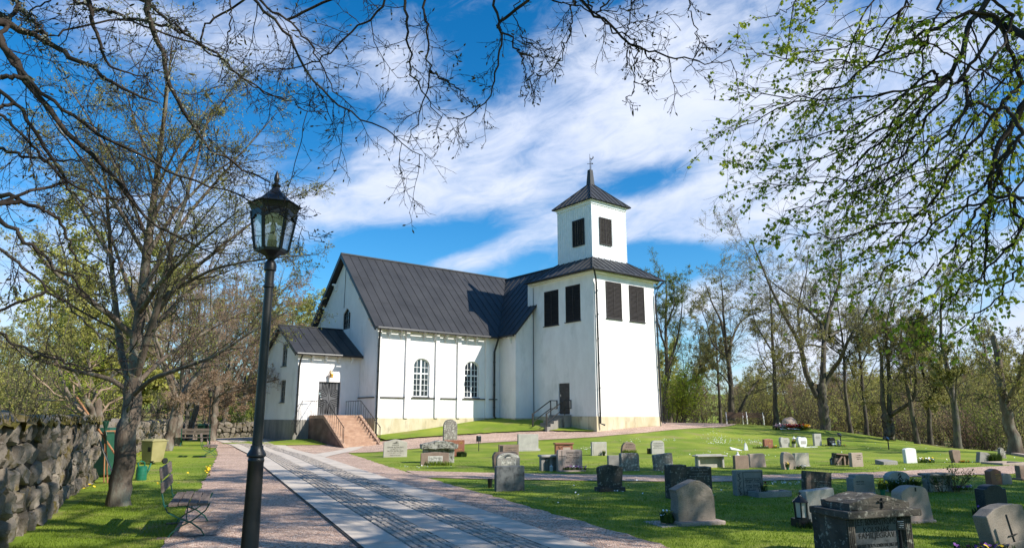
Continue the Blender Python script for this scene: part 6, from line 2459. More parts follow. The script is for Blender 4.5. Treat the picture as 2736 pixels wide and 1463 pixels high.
def tubes(pts, rad, sides):
    N, K, _ = pts.shape
    d = np.empty_like(pts)
    d[:, 1:-1] = pts[:, 2:] - pts[:, :-2]
    d[:, 0] = pts[:, 1] - pts[:, 0]
    d[:, -1] = pts[:, -1] - pts[:, -2]
    d /= np.linalg.norm(d, axis=-1, keepdims=True) + 1e-9
    ref = np.zeros_like(d)
    vert_ = np.abs(d[:, :1, 2:3]) > .8
    ref[...] = np.where(vert_, np.array([1., 0, 0]), np.array([0, 0, 1.]))
    s = np.cross(d, ref)
    s /= np.linalg.norm(s, axis=-1, keepdims=True) + 1e-9
    u = np.cross(s, d)
    a = 2 * np.pi * np.arange(sides) / sides
    V = pts[:, :, None] + rad[:, :, None, None] * (s[:, :, None] * np.cos(a)[None, None, :, None] + u[:, :, None] * np.sin(a)[None, None, :, None])
    V = V.reshape(-1, 3)
    ix = np.arange(N * K * sides).reshape(N, K, sides)
    nx_ = np.roll(ix, -1, 2)
    Fq = np.stack([ix[:, :-1], nx_[:, :-1], nx_[:, 1:], ix[:, 1:]], -1).reshape(-1, 4)
    return V, Fq


class Acc:
    def __init__(self):
        self.V, self.F, self.n = [], [], 0

    def add(self, V, fl):
        """fl: list of (faces, mat)"""
        self.V.append(V)
        for Fa, m in fl:
            self.F.append((Fa + self.n, m))
        self.n += len(V)

    def build(self, name, mats, parent, smooth=False):
        d = {}
        for Fa, m in self.F:
            d.setdefault((Fa.shape[1], m), []).append(Fa)
        return np_mesh(name, np.concatenate(self.V), [(np.concatenate(v), k[1]) for k, v in d.items()], mats, parent, smooth)


def leaf_quads(C, size, r, droop=0.0, asp=.7):
    """n small folded leaves at points C"""
    n = len(C)
    a = r.normal(0, 1, (n, 3))
    a[:, 2] -= droop
    a /= np.linalg.norm(a, axis=1, keepdims=True)
    b = r.normal(0, 1, (n, 3))
    b -= (a * b).sum(1, keepdims=True) * a
    b /= np.linalg.norm(b, axis=1, keepdims=True)
    s = size * (.6 + .8 * r.random((n, 1)))
    c = np.cross(a, b)
    V = np.stack([C, C + a * s * .45 + b * s * asp * .5 + c * s * .12, C + a * s, C + a * s * .45 - b * s * asp * .5 + c * s * .12], 1).reshape(-1, 3)
    return V, (np.arange(n)[:, None] * 4 + np.array([[0, 1, 2, 3]]))


def poly_branch(pts, r0, r1, K=14, jit=0.0, r=None):
    """smooth hand-set branch line"""
    p = np.array(pts, float)
    s = np.r_[0, np.cumsum(np.linalg.norm(np.diff(p, axis=0), axis=1))]
    q = np.linspace(0, s[-1], K)
    o = np.stack([np.interp(q, s, p[:, i]) for i in range(3)], 1)
    for _ in range(2):
        o[1:-1] = o[1:-1] * .5 + (o[:-2] + o[2:]) * .25
    if jit and r is not None:
        o[1:-1] += r.normal(0, jit, (K - 2, 3))
    return o[None], np.linspace(r0, r1, K)[None], np.array([s[-1]])


def tree_mesh(parent, seed, stems, spec, barkm, twigm, budm, buds=1.0, bsize=.05, minr=.004, trunk_sides=10, bud_levels=2, droop=.3):
    """stems: list of (points, r0, r1). spec: one dict per branching level."""
    r = np.random.default_rng(seed)
    tk, cr = Acc(), Acc()
    cur = []
    for pts, r0, r1 in stems:
        P_, Rr, L_ = poly_branch(pts, r0, r1, 16, r0 * .10, r)
        if pts[0][2] < .5:
            Rr[0, 0] *= 1.3
            Rr[0, 1] *= 1.08
        tk.add(*[(lambda a: (a[0], [(a[1], 0)]))(tubes(P_, Rr, trunk_sides))][0])
        cur.append((P_, Rr, L_))
    # the bare lower trunk carries no twigs of its own
    if len(stems) > 2 and stems[0][0][-1][2] < .5 * max(q[0][-1][2] for q in stems):
        cur = cur[1:]
    lev_pts = []
    for li, s in enumerate(spec):
        nxt = []
        for P_, Rr, L_ in cur:
            cp, cd, cl, cr_ = children(P_, Rr, L_, s['n'], r, s.get('t0', .2), s.get('t1', 1), s['ang'], s.get('sd', .2), s['ratio'], s.get('fall', .4), s.get('rr', .55), s.get('planar', 0), minr)
            if 'lmax' in s:
                cl = np.minimum(cl, s['lmax'] * (.7 + .5 * r.random(len(cl))))
            if s.get('rlen'):
                cr_ = np.minimum(cr_, np.maximum(cl * s['rlen'], minr))
            K = s.get('K', 5)
            Pn, Rn = grow(cp, cd, cl, cr_, K, s.get('wander', .18), s.get('trop', .06), r, .35, s.get('tropv', (0, 0, 1)))
            nxt.append((Pn, Rn, cl))
        # merge same-K arrays
        cur = [(np.concatenate([x[0] for x in nxt]), np.concatenate([x[1] for x in nxt]), np.concatenate([x[2] for x in nxt]))]
        sides = s.get('sides', 3)
        V, Fq = tubes(cur[0][0], cur[0][1], sides)
        (tk if s.get('limb') else cr).add(V, [(Fq, 0)])
        lev_pts.append(cur[0][0])
    if buds:
        for Pn in lev_pts[-bud_levels:]:
            C = Pn[:, 1:].reshape(-1, 3)
            kk = int(len(C) * buds)
            if kk > 0:
                C = C[r.integers(0, len(C), kk)] + r.normal(0, bsize * .4, (kk, 3))
                V, Fq = leaf_quads(C, bsize, r, droop)
                cr.add(V, [(Fq, 1)])
    a = tk.build('trunk', [barkm], parent, True)
    b = cr.build('crown', [twigm, budm], parent)
    return a, b


def lab(o, label, loc, rz=0, sc=1.0):
    o['label'] = label
    o.location = [float(c) for c in loc]
    o.rotation_euler = (0, 0, rz)
    o.scale = (sc, sc, sc) if isinstance(sc, (int, float)) else sc


# --- the near tree on the left lawn
TB = ground(308, 1350)


def tp(u, v, dy=0.0):
    """point near the tree's own plane"""
    return atY(u, v, TB[1] + dy) - np.array([TB[0], TB[1], TB[2]])


nt_ = thing('bare_tree', 'near bare budding tree with leaning forked trunk on the left lawn', 'tree', TB)
stems = [
    ([tp(312, 1366) * [1, 0, 1] + [0, 0, -.1], tp(330, 1240), tp(347, 1130), tp(352, 1065), tp(356, 1020)], .21, .155),
    ([tp(356, 1045), tp(362, 960), tp(375, 820, .1), tp(392, 680, .2), tp(415, 500, .2), tp(440, 300, .1), tp(460, 110)], .125, .012),
    ([tp(362, 1010), tp(390, 920, -.3), tp(425, 800, -.5), tp(470, 620, -.6), tp(520, 450, -.5), tp(560, 300, -.5)], .075, .011),
    ([tp(350, 1030), tp(325, 960, .3), tp(310, 850, .5), tp(300, 720, .6), tp(285, 520, .6), tp(262, 330, .5)], .075, .011),
    ([tp(352, 1060), tp(400, 1010, -.5), tp(480, 985, -.9), tp(580, 950, -1.2), tp(680, 880, -1.3), tp(770, 830, -1.2)], .048, .010),
    ([tp(350, 1050), tp(300, 1010, -.2), tp(200, 990, -.5), tp(100, 960, -.8), tp(-20, 900, -1)], .05, .010),
    ([tp(366, 930), tp(420, 860, .6), tp(500, 780, 1.2), tp(600, 700, 1.8)], .07, .012),
    ([tp(360, 900), tp(280, 830, -.6), tp(180, 760, -1.0), tp(60, 640, -1.4)], .07, .012),
    ([tp(375, 830), tp(440, 740, -.9), tp(530, 650, -1.5), tp(640, 560, -1.8)], .055, .01),
    ([tp(372, 850), tp(340, 760, .9), tp(300, 640, 1.6), tp(240, 480, 2.0)], .055, .01),
    ([tp(395, 680), tp(470, 560, .5), tp(560, 470, .8), tp(660, 400, .8)], .045, .01),
    ([tp(392, 690), tp(320, 560, -.5), tp(220, 430, -.8), tp(150, 330, -.8)], .045, .01),
    ([tp(390, 880), tp(470, 760, -.3), tp(600, 650, -.4), tp(720, 560, -.3), tp(800, 500)], .05, .008),
    ([tp(385, 770), tp(480, 600, .4), tp(590, 470, .8), tp(690, 360, .8), tp(740, 300, .8)], .05, .008),
    ([tp(425, 800), tp(560, 720, -.4), tp(700, 690, -.6), tp(830, 680, -.8)], .04, .008),
    ([tp(402, 600), tp(480, 440, .3), tp(560, 320, .4), tp(640, 210, .4)], .04, .008),
    ([tp(305, 700), tp(220, 560, .3), tp(130, 430, .2), tp(60, 330)], .04, .008),
    ([tp(395, 640), tp(320, 470, -.2), tp(240, 320, -.4), tp(170, 210, -.4)], .04, .008),
    ([tp(352, 1040), tp(430, 960, .6), tp(520, 900, 1.2), tp(640, 840, 1.8), tp(720, 760, 2.0)], .05, .008),
    ([tp(415, 510), tp(470, 400, -.4), tp(560, 280, -.4)], .03, .008),
    ([tp(415, 520), tp(380, 380, .3), tp(330, 230, .4)], .03, .008),
]
spec = [dict(n=14, t0=.2, ang=.85, sd=.22, ratio=.36, fall=.45, rr=.42, K=6, wander=.14, trop=.05, sides=4, lmax=2.0, rlen=.012),
        dict(n=10, t0=.15, ang=.75, sd=.25, ratio=.46, fall=.35, rr=.5, K=5, wander=.18, trop=.05, lmax=1.0, rlen=.010),
        dict(n=8, t0=.12, ang=.75, sd=.3, ratio=.55, fall=.3, rr=.6, K=4, wander=.22, trop=.05, lmax=.48)]
tree_mesh(nt_, 11, stems, spec, BARK['near'], TWIG['near'], BUD['olive'], .45, .035, .0028, 14, 1)

# --- generic deciduous trees of the churchyard edge (unit tree about 16 m tall)
def stems_big(seed, h=16, forks=4, spread=.5, trunk=.30, r0=.5, lean=0.0):
    r = random.Random(seed)
    fz = h * trunk
    tx = lean * fz
    st = [([(0, 0, -.3), (tx * .3, 0, fz * .4), (tx, r.uniform(-.1, .1), fz)], r0, r0 * .62)]
    for i in range(forks):
        a = 2 * math.pi * (i + r.uniform(-.25, .25)) / forks
        sp = spread * r.uniform(.5, 1.2)
        hh = h * r.uniform(.8, 1.0)
        p1 = (tx + math.cos(a) * sp * h * .10, math.sin(a) * sp * h * .10, fz + h * .10)
        p2 = (tx + math.cos(a) * sp * h * .28, math.sin(a) * sp * h * .28, fz + (hh - fz) * .45)
        p3 = (tx + math.cos(a) * sp * h * (.40 + r.uniform(-.06, .06)), math.sin(a) * sp * h * .42, fz + (hh - fz) * .8)
        p4 = (tx + math.cos(a) * sp * h * (.46 + r.uniform(-.06, .1)), math.sin(a) * sp * h * .5, hh)
        st.append(([(tx * .95, 0, fz * r.uniform(.8, .98)), p1, p2, p3, p4], r0 * r.uniform(.34, .5), .03))
    for i in range(3):
        a = r.random() * 6.28
        z0 = fz * r.uniform(.75, 1.0)
        q = r.uniform(.22, .36) * h
        st.append(([(tx * z0 / fz, 0, z0), (tx + math.cos(a) * q * .4, math.sin(a) * q * .4, z0 + h * .03), (tx + math.cos(a) * q, math.sin(a) * q, z0 + h * r.uniform(.08, .2))], r0 * .22, .03))
    return st


SPEC_BIG = [dict(n=11, t0=.22, ang=.8, sd=.25, ratio=.36, fall=.35, rr=.32, rlen=.014, K=6, wander=.17, trop=.07, sides=4, limb=True),
            dict(n=8, t0=.2, ang=.75, sd=.25, ratio=.45, fall=.3, rr=.5, K=5, wander=.2, trop=.06),
            dict(n=6, t0=.2, ang=.7, sd=.3, ratio=.5, fall=.3, rr=.6, K=4, wander=.22, trop=.05),
            dict(n=4, t0=.2, ang=.7, sd=.3, ratio=.55, fall=.3, rr=.6, K=3, wander=.22, trop=.04)]
GT = 'trees along the churchyard edge'


def big_tree(name, label, u, v, Y, topv, seed, barkk='dark', twig='dark', bud='olive', buds=.9, bs=.085, stems=None, spec=None, group=GT, **kw):
    p = atY(u, v, Y)
    z = gz(p[0], p[1])
    d = ray(u, topv)
    h = EYE + d[2] * (Y / d[1]) - z
    t = thing(name, label, 'tree', (p[0], p[1], z), 0, group)
    tree_mesh(t, seed, stems or stems_big(seed, h, **kw), spec or SPEC_BIG, BARK[barkk], TWIG[twig], BUD[bud], buds * .55, bs * .9, .0085)
    return t, h


def px_stems(u0, Y, lines):
    """stems given as photo pixel lines at the tree's own distance; local to its base"""
    b = atY(u0, 1112, Y)
    z = gz(b[0], b[1])
    out = []
    for pts, r0, r1 in lines:
        out.append(([tuple(atY(q[0], q[1], Y + (q[2] if len(q) > 2 else 0)) - np.array([b[0], b[1], z])) for q in pts], r0 * .66, r1 * .8))
    return out


# big sweeping tree in the middle of the crest (main limbs follow the photograph's silhouette)
z7 = lambda x, y, d=0: (1700 + x * .42857, 560 + y * .42857, d)
z8 = lambda x, y, d=0: (2200 + x * .50854, 500 + y * .50854, d)
E_ = px_stems(2208, 52, [
    ([z7(1185, 1400), z7(1183, 1290), z7(1165, 1180), z7(1160, 1090)], .56, .42),
    ([z7(1140, 1170), z7(1085, 1090), z7(1045, 960), z7(1035, 830), z7(960, 720, -2), z7(920, 640, -3), z7(830, 450, -4), z7(780, 330, -4), z7(720, 180, -4)], .34, .04),
    ([z7(1165, 1100), z7(1175, 900), z7(1185, 760, 1), z7(1150, 690, 2), z7(1040, 590, 3), z7(900, 490, 4), z7(790, 400, 5)], .34, .04),
    ([z7(1185, 780), z7(1205, 660), z7(1235, 560, 1), z7(1280, 440, 1), z7(1290, 300, 1), z7(1270, 150, 1)], .24, .03),
    ([z7(1180, 1100), z7(1230, 1000), z7(1290, 930, -2), z7(1320, 800, -3), z7(1390, 740, -3), z7(1470, 600, -4), z7(1560, 420, -4)], .28, .03),
    ([z7(1040, 840), z7(1010, 640, 2), z7(1030, 520, 3), z7(1070, 400, 4), z7(1080, 250, 4)], .18, .03),
    ([z7(1040, 890), z7(960, 890, -2), z7(920, 930, -3), z7(915, 1000, -3)], .13, .03),
    ([z7(1180, 860), z7(1100, 840, -3), z7(1030, 860, -5), z7(940, 800, -6)], .14, .03),
    ([z7(1210, 790), z7(1300, 740, 3), z7(1400, 660, 5)], .15, .03)])
big_tree('oak_tree', 'big old tree with sweeping pale limbs behind the memorial boulder', 2208, 1146, 52, 560, 101, 'grey', 'dark', 'olive', .8, .09, stems=E_)
# forked tree at the right with one long horizontal limb
H_ = px_stems(2382, 46, [
    ([z8(360, 1340), z8(358, 1280), z8(350, 1200)], .55, .42),
    ([z8(345, 1220), z8(325, 1130), z8(322, 1000), z8(320, 900), z8(300, 800, 1), z8(270, 700, 2)], .26, .03),
    ([z8(358, 1200), z8(362, 1080), z8(360, 960), z8(340, 820, -1), z8(345, 700, -2), z8(390, 560, -2)], .24, .03),
    ([z8(365, 1200), z8(420, 1160, -1), z8(490, 1130, -2), z8(508, 1060, -2), z8(495, 960, -3), z8(490, 880, -3), z8(540, 760, -4)], .22, .03),
    ([z8(370, 1050), z8(420, 970, 2), z8(480, 880, 3), z8(520, 800, 4)], .16, .03),
    ([z8(500, 1120), z8(580, 1130, -2), z8(630, 1110, -3)], .10, .02),
    ([z8(322, 1130), z8(290, 1135, 2), z8(250, 1130, 3)], .09, .02)])
big_tree('oak_tree', 'forked tree with a long limb bending right, on the right lawn edge', 2382, 1175, 46, 760, 102, 'dark', 'dark', 'olive', .8, .085, stems=H_)
# straight dark trees right of the tower
D_ = px_stems(2076, 58, [
    ([z7(875, 1350), z7(870, 1150), z7(862, 980), z7(850, 780), z7(845, 600), z7(835, 470)], .32, .06),
    ([z7(870, 1130), z7(930, 1040, 1), z7(980, 960, 2)], .12, .03), ([z7(862, 900), z7(800, 800, -1), z7(740, 700, -2), z7(720, 600, -2)], .12, .03),
    ([z7(850, 780), z7(900, 700, 1), z7(930, 600, 2)], .11, .03)])
big_tree('straight_tree', 'straight slim dark trunk left of the memorial boulder', 2076, 1132, 58, 740, 103, 'dark', 'dark', 'olive', .7, .09, stems=D_)
C_ = px_stems(1955, 62, [
    ([z7(595, 1310), z7(592, 1180), z7(590, 1020), z7(570, 900), z7(545, 760), z7(520, 660, 1), z7(460, 560, 2), z7(430, 450, 2)], .42, .04),
    ([z7(580, 930), z7(600, 800, 1), z7(640, 700, 2), z7(740, 640, 3), z7(860, 620, 4)], .18, .03),
    ([z7(560, 830), z7(545, 660, -1), z7(540, 520, -2), z7(520, 380, -2)], .2, .03),
    ([z7(592, 1100), z7(540, 1030, -1), z7(490, 990, -2), z7(420, 900, -3)], .14, .03),
    ([z7(640, 1270), z7(690, 1160), z7(750, 1080, 1), z7(820, 990, 2)], .22, .05),
    ([z7(590, 950), z7(470, 830, 1), z7(440, 700, 2), z7(400, 600, 2)], .15, .03)])
big_tree('dark_tree', 'dark branching tree behind the two white park benches', 1955, 1125, 62, 690, 104, 'dark', 'dark', 'olive', .8, .095, stems=C_)
A_ = px_stems(1772, 64, [
    ([z7(178, 1340), z7(180, 1150), z7(195, 1000), z7(190, 850), z7(185, 700), z7(190, 520), z7(185, 400)], .42, .05),
    ([z7(200, 980), z7(245, 860, 1), z7(270, 740, 1), z7(290, 600, 2), z7(280, 450, 2)], .2, .03),
    ([z7(185, 860), z7(150, 760, -2), z7(120, 620, -3), z7(100, 460, -3)], .17, .03),
    ([z7(190, 720), z7(240, 600, -2), z7(230, 450, -2)], .14, .03)])
big_tree('dark_tree', 'tall dark tree directly right of the white tower', 1772, 1125, 64, 690, 105, 'dark', 'dark', 'green', 1.0, .10, stems=A_)
B_ = px_stems(1792, 66, [
    ([z7(205, 1340), z7(250, 1180), z7(310, 1090), z7(390, 1020), z7(450, 940, 1), z7(500, 830, 2)], .32, .05),
    ([z7(300, 1100), z7(360, 1060, -1), z7(420, 1000, -2)], .13, .03), ([z7(400, 1010), z7(400, 850, 2), z7(370, 700, 2)], .12, .03)])
big_tree('leaning_tree', 'leaning tree trunk slanting away from the tower corner', 1792, 1128, 66, 880, 106, 'dark', 'dark', 'olive', .8, .095, stems=B_)
L_ = px_stems(2728, 31, [
    ([z8(1040, 1400), z8(1020, 1290), z8(985, 1150), z8(960, 1040), z8(945, 900), z8(920, 780)], .42, .14),
    ([z8(960, 1040), z8(920, 960, 1), z8(880, 880, 2), z8(860, 780, 2)], .16, .03), ([z8(985, 1150), z8(1060, 1000, -1), z8(1090, 850, -2)], .16, .03)])
big_tree('leaning_tree', 'thick rough trunk leaning left at the right edge of the lawn', 2728, 1215, 31, 820, 107, 'near', 'dark', 'olive', .7, .07, stems=L_)
for i, (u, v, Y, top, sd, lb) in enumerate([(2275, 1162, 54, 800, 121, 'thin young tree just right of the big sweeping tree'), (2318, 1168, 55, 780, 122, 'slender pole-like tree left of the forked tree'),
                                            (2453, 1190, 44, 830, 123, 'thin trunk right of the forked tree with the bent limb'), (2487, 1195, 45, 860, 124, 'very thin dark trunk behind the white marble stone'),
                                            (2560, 1203, 40, 760, 125, 'pale straight trunk with one broken fork on the right'), (1925, 1128, 66, 840, 126, 'thin dark trunk behind the left park bench')]):
    p = atY(u, v, Y)
    z = gz(p[0], p[1])
    h = EYE + ray(u, top)[2] * (Y / ray(u, top)[1]) - z
    r_ = random.Random(sd)
    stm = [([(0, 0, -.3), (r_.uniform(-.2, .2), 0, h * .3), (r_.uniform(-.4, .4), 0, h * .65), (r_.uniform(-.5, .5), 0, h)], .17 if i != 4 else .22, .03)]
    for k in range(4):
        a = r_.random() * 6.28
        z0 = h * r_.uniform(.3, .7)
        stm.append(([(0, 0, z0), (math.cos(a) * h * .1, math.sin(a) * h * .1, z0 + h * .08), (math.cos(a) * h * .16, math.sin(a) * h * .16, z0 + h * .22)], .06, .02))
    big_tree('young_tree', lb, u, v, Y, top, sd, 'grey' if i == 4 else 'dark', 'dark', 'olive', .9, .085, stems=stm, spec=SPEC_BIG[:1] + SPEC_BIG[1:])

# --- shared meshes for the wood: three kinds, copied with their parts
protos = {}


def proto(key, seed, h, bud, twig, barkk, buds, bs, **kw):
    t = thing('woodland_tree', 'x', 'tree', (0, 0, -500))
    spec = [dict(SPEC_BIG[0], limb=True), SPEC_BIG[1], dict(SPEC_BIG[2], n=6)]
    tree_mesh(t, seed, stems_big(seed, h, **kw), spec, BARK[barkk], TWIG[twig], BUD[bud], buds, bs, .014, 7, 2)
    protos[key] = t


proto('a', 201, 15, 'olive', 'dark', 'dark', 1.5, .105, forks=4, spread=.55, r0=.30)
proto('b', 202, 14, 'yellow', 'dark', 'grey', 1.7, .11, forks=5, spread=.6, r0=.26)
proto('c', 203, 13, 'brown', 'brown', 'grey', .9, .11, forks=4, spread=.7, r0=.24, trunk=.2)
proto('e', 205, 16, 'leaf', 'dark', 'dark', 2.4, .125, forks=5, spread=.75, r0=.30, trunk=.3)
proto('d', 204, 13, 'fresh', 'dark', 'grey', 2.4, .16, forks=5, spread=.75, r0=.28, trunk=.2)


used = set()


def put(key, label, x, y, h, rz, group=None, dz=0.0):
    base = {'a': 15, 'b': 14, 'c': 13, 'd': 13, 'e': 16}[key]
    if key in used:
        o = copy_tree(protos[key])
    else:
        used.add(key)
        o = protos[key]
    lab(o, label, (x, y, gz(x, y) - .1 + dz), rz, h / base)
    if group:
        o['group'] = group
    return o


def put_px(key, label, u, Y, topv, rz, group=None, dz=0.0):
    p = atY(u, 1112, Y)
    z = gz(p[0], p[1]) + dz
    h = EYE + ray(u, topv)[2] * (Y / ray(u, topv)[1]) - z
    return put(key, label, p[0], p[1], h, rz, group, dz)


# wood behind the crest, tree by tree
GW_ = 'budding trees of the wood beyond the lawn'
W1 = 'olive-budding tree of the wood beyond the right-hand lawn'
rw = random.Random(12)
wood = [(1705, 84, 780, 'a'), (1740, 80, 760, 'd'), (1830, 88, 830, 'a'), (1990, 90, 860, 'a'), (2035, 80, 900, 'b'), (2120, 86, 840, 'a'),
        (2165, 78, 880, 'c'), (2250, 82, 850, 'b'), (2345, 76, 900, 'b'), (2420, 80, 840, 'a'), (2500, 74, 880, 'c'),
        (2575, 64, 900, 'a'), (2610, 78, 860, 'b'), (2690, 72, 820, 'b'), (2740, 58, 800, 'b'), (1860, 96, 930, 'c'),
        (2085, 98, 920, 'a'), (2380, 99, 930, 'c'), (2630, 94, 900, 'c'), (2290, 114, 900, 'c'), (2150, 116, 930, 'b'), (2560, 119, 880, 'a'), (2700, 104, 860, 'c')]
for i, (u, Y, tv, k) in enumerate(wood):
    put_px(k, 'budding tree in the crowded wood beyond the right-hand lawn', u, Y, 1112 - (1112 - tv) * .62, rw.random() * 6.28, GW_)
# trees behind the wall on the left
put_px('d', 'broad yellow-green tree behind the near tree on the left', 235, 44, 640, 1.0)
put_px('b', 'yellow-green tree behind the end of the stone wall', 120, 38, 800, 2.0)
put_px('d', 'bright yellow-green tree peeping out left of the church gable', 800, 92, 790, 3.0)
put_px('b', 'yellow-budding tree behind the porch on the far left of the church', 690, 84, 760, 5.0)
put_px('c', 'brown-twigged tree left of the street lamp far behind', 600, 62, 690, 2.6)
put_px('c', 'brown-twigged tree in the row along the far left lawn', 500, 56, 730, 4.0)
put_px('a', 'olive tree at the far end of the lane behind the cross wall', 650, 76, 760, .6)
put_px('b', 'hazy yellow-green tree far left beyond the stone wall', 20, 52, 830, .2)
put_px('a', 'olive-budding tree between the near tree and the wall', 330, 60, 800, 3.7)
put_px('c', 'brown leafless tree seen under the near tree branches', 420, 70, 820, 1.9)
put_px('d', 'far yellow-green tree low behind the left wall', 300, 80, 860, 4.4)
GL_ = 'budding trees of the wood behind the left wall'
for i, (u, Y, tv, k) in enumerate([(-60, 60, 780, 'a'), (60, 74, 900, 'c'), (170, 66, 930, 'b'), (380, 96, 930, 'a'), (470, 90, 900, 'b'), (560, 96, 880, 'a'), (640, 100, 900, 'c'), (720, 104, 860, 'a'),
                                   (760, 110, 880, 'b'), (250, 100, 960, 'c'), (150, 110, 950, 'a'), (0, 100, 950, 'b')]):
    put_px(k, 'budding tree in the hazy wood behind the left wall', u, Y, 1112 - (1112 - tv) * .75, rw.random() * 6.28, GL_)

# row of old trees on the left lawn
def row_tree(label, u, v, topv, seed, lean=0.0):
    p = ground(u, v)
    h = EYE + ray(u, topv)[2] * (p[1] / ray(u, topv)[1])
    t = thing('lawn_tree', label, 'tree', p, 0, 'old trees in a row on the left lawn')
    tree_mesh(t, seed, stems_big(seed, h, forks=4, spread=.7, r0=.25, trunk=.3, lean=lean), [SPEC_BIG[0], SPEC_BIG[1], SPEC_BIG[2]], BARK['near'], TWIG['brown'], BUD['brown'], .4, .06, .009)


row_tree('slim leaning old tree on the left lawn, nearest of the row beside the benches', 447, 1203, 760, 301, .12)
row_tree('old tree close behind the nearest one of the row on the left lawn', 470, 1190, 740, 302, .02)
row_tree('old tree slanting right in the row, left of the far lamp post', 503, 1176, 740, 303, .18)
row_tree('old trunk beside the far lamp post at the end of the lane', 566, 1178, 700, 304, .02)
# twisted low tree growing at the wall end
wt_ = thing('twisted_tree', 'twisted low tree growing behind the end of the near stone wall', 'tree', (-11.6, 19.4, 0))
q = lambda u, v, Y: tuple(atY(u, v, Y) - np.array([-11.6, 19.4, 0]))
tree_mesh(wt_, 77, [([(0, 0, -.2), q(250, 1118, 19.4), q(215, 1090, 19.6), q(180, 1060, 19.8), q(168, 1020, 20), q(150, 960, 20.2)], .14, .03),
                    ([q(255, 1130, 19.4), q(238, 1080, 19), q(212, 1030, 19), q(190, 985, 19)], .11, .03),
                    ([q(265, 1130, 19.4), q(262, 1070, 19.4), q(240, 1010, 19.6), q(236, 950, 19.8)], .12, .03)],
          [dict(n=9, t0=.3, ang=.8, ratio=.4, K=6, wander=.2, trop=.08, sides=4), dict(n=7, ang=.7, ratio=.5, K=4, wander=.2), dict(n=5, ang=.7, ratio=.5, K=3)], BARK['near'], TWIG['brown'], BUD['lime'], .8, .05, .004)

# --- shrubs
def shrub(name, label, x, y, rx, ry, h, n, bud, size, seed, group=None, stems=26):
    t = thing(name, label, 'shrub', (x, y, gz(x, y)), 0, group)
    r = np.random.default_rng(seed)
    a = r.random(stems) * 2 * np.pi
    D = np.c_[np.cos(a) * rx / h * .7, np.sin(a) * ry / h * .7, np.ones(stems)]
    P_, Rr = grow(np.c_[r.normal(0, rx * .25, stems), r.normal(0, ry * .25, stems), np.full(stems, -.1)], D, h * (.7 + .4 * r.random(stems)), np.full(stems, .03), 7, .12, .02, r)
    A_c = Acc()
    V, Fq = tubes(P_, Rr, 4)
    A_c.add(V, [(Fq, 0)])
    cp, cd, cl, cr_ = children(P_, Rr, np.full(stems, h), 14, r, .15, 1, .8, .25, .3, .3, .5, 0, .006)
    P2, R2 = grow(cp, cd, cl, cr_, 5, .2, .05, r)
    V, Fq = tubes(P2, R2, 3)
    A_c.add(V, [(Fq, 0)])
    C = P2[:, 1:].reshape(-1, 3)
    C = C[r.integers(0, len(C), n)] + r.normal(0, size * 1.2, (n, 3))
    V, Fq = leaf_quads(C, size, r, .2)
    A_c.add(V, [(Fq, 1)])
    A_c.build('foliage', [TWIG['dark'], BUD[bud]], t)
    return t


def shrub_px(name, label, u, Y, topv, wpx, n, bud, size, seed, group=None):
    p = atY(u, 1112, Y)
    z = gz(p[0], p[1])
    h = EYE + ray(u, topv)[2] * (Y / ray(u, topv)[1]) - z
    shrub(name, label, p[0], p[1], wpx * Y / F / 2, 1.6, max(1.2, h), n, bud, size, seed, group)


shrub_px('flowering_shrub', 'bright yellow-green shrub at the foot of the trees right of the tower', 1820, 60, 985, 95, 5200, 'lime', .13, 501)
shrub_px('shrub', 'hazy grey-green shrub behind the moss-topped stone wall', 60, 26, 930, 190, 4200, 'olive', .07, 502)
shrub_px('shrub', 'yellow-green bush showing below the near tree trunk at the wall', 310, 36, 1010, 110, 3000, 'yellow', .09, 503)
shrub_px('shrub', 'fresh green bush at the far end of the lane behind the cross wall', 610, 66, 1070, 110, 3200, 'green', .12, 504)
GS_ = 'undergrowth shrubs at the edge of the wood'
for i, (u, Y, tv, wd_, bd_) in enumerate([(1880, 70, 1020, 120, 'olive'), (1965, 74, 1030, 130, 'olive'), (2050, 68, 1020, 120, 'yellow'), (2150, 66, 1030, 130, 'olive'), (2250, 62, 1040, 130, 'yellow'),
                                          (2330, 58, 1040, 120, 'yellow'), (2420, 56, 1060, 130, 'brown'), (2500, 52, 1070, 140, 'olive'), (2570, 48, 1080, 130, 'brown'), (2640, 46, 1070, 140, 'green'), (2720, 42, 1060, 140, 'olive'),
                                          (2440, 70, 1010, 150, 'yellow'), (2600, 62, 1010, 160, 'olive'), (2180, 80, 1000, 170, 'brown'), (2000, 84, 1000, 170, 'yellow')]):
    shrub_px('undergrowth_shrub', 'twiggy budding shrub in the undergrowth at the edge of the wood', u, Y, tv, wd_, 1900, bd_, .095, 520 + i, GS_)

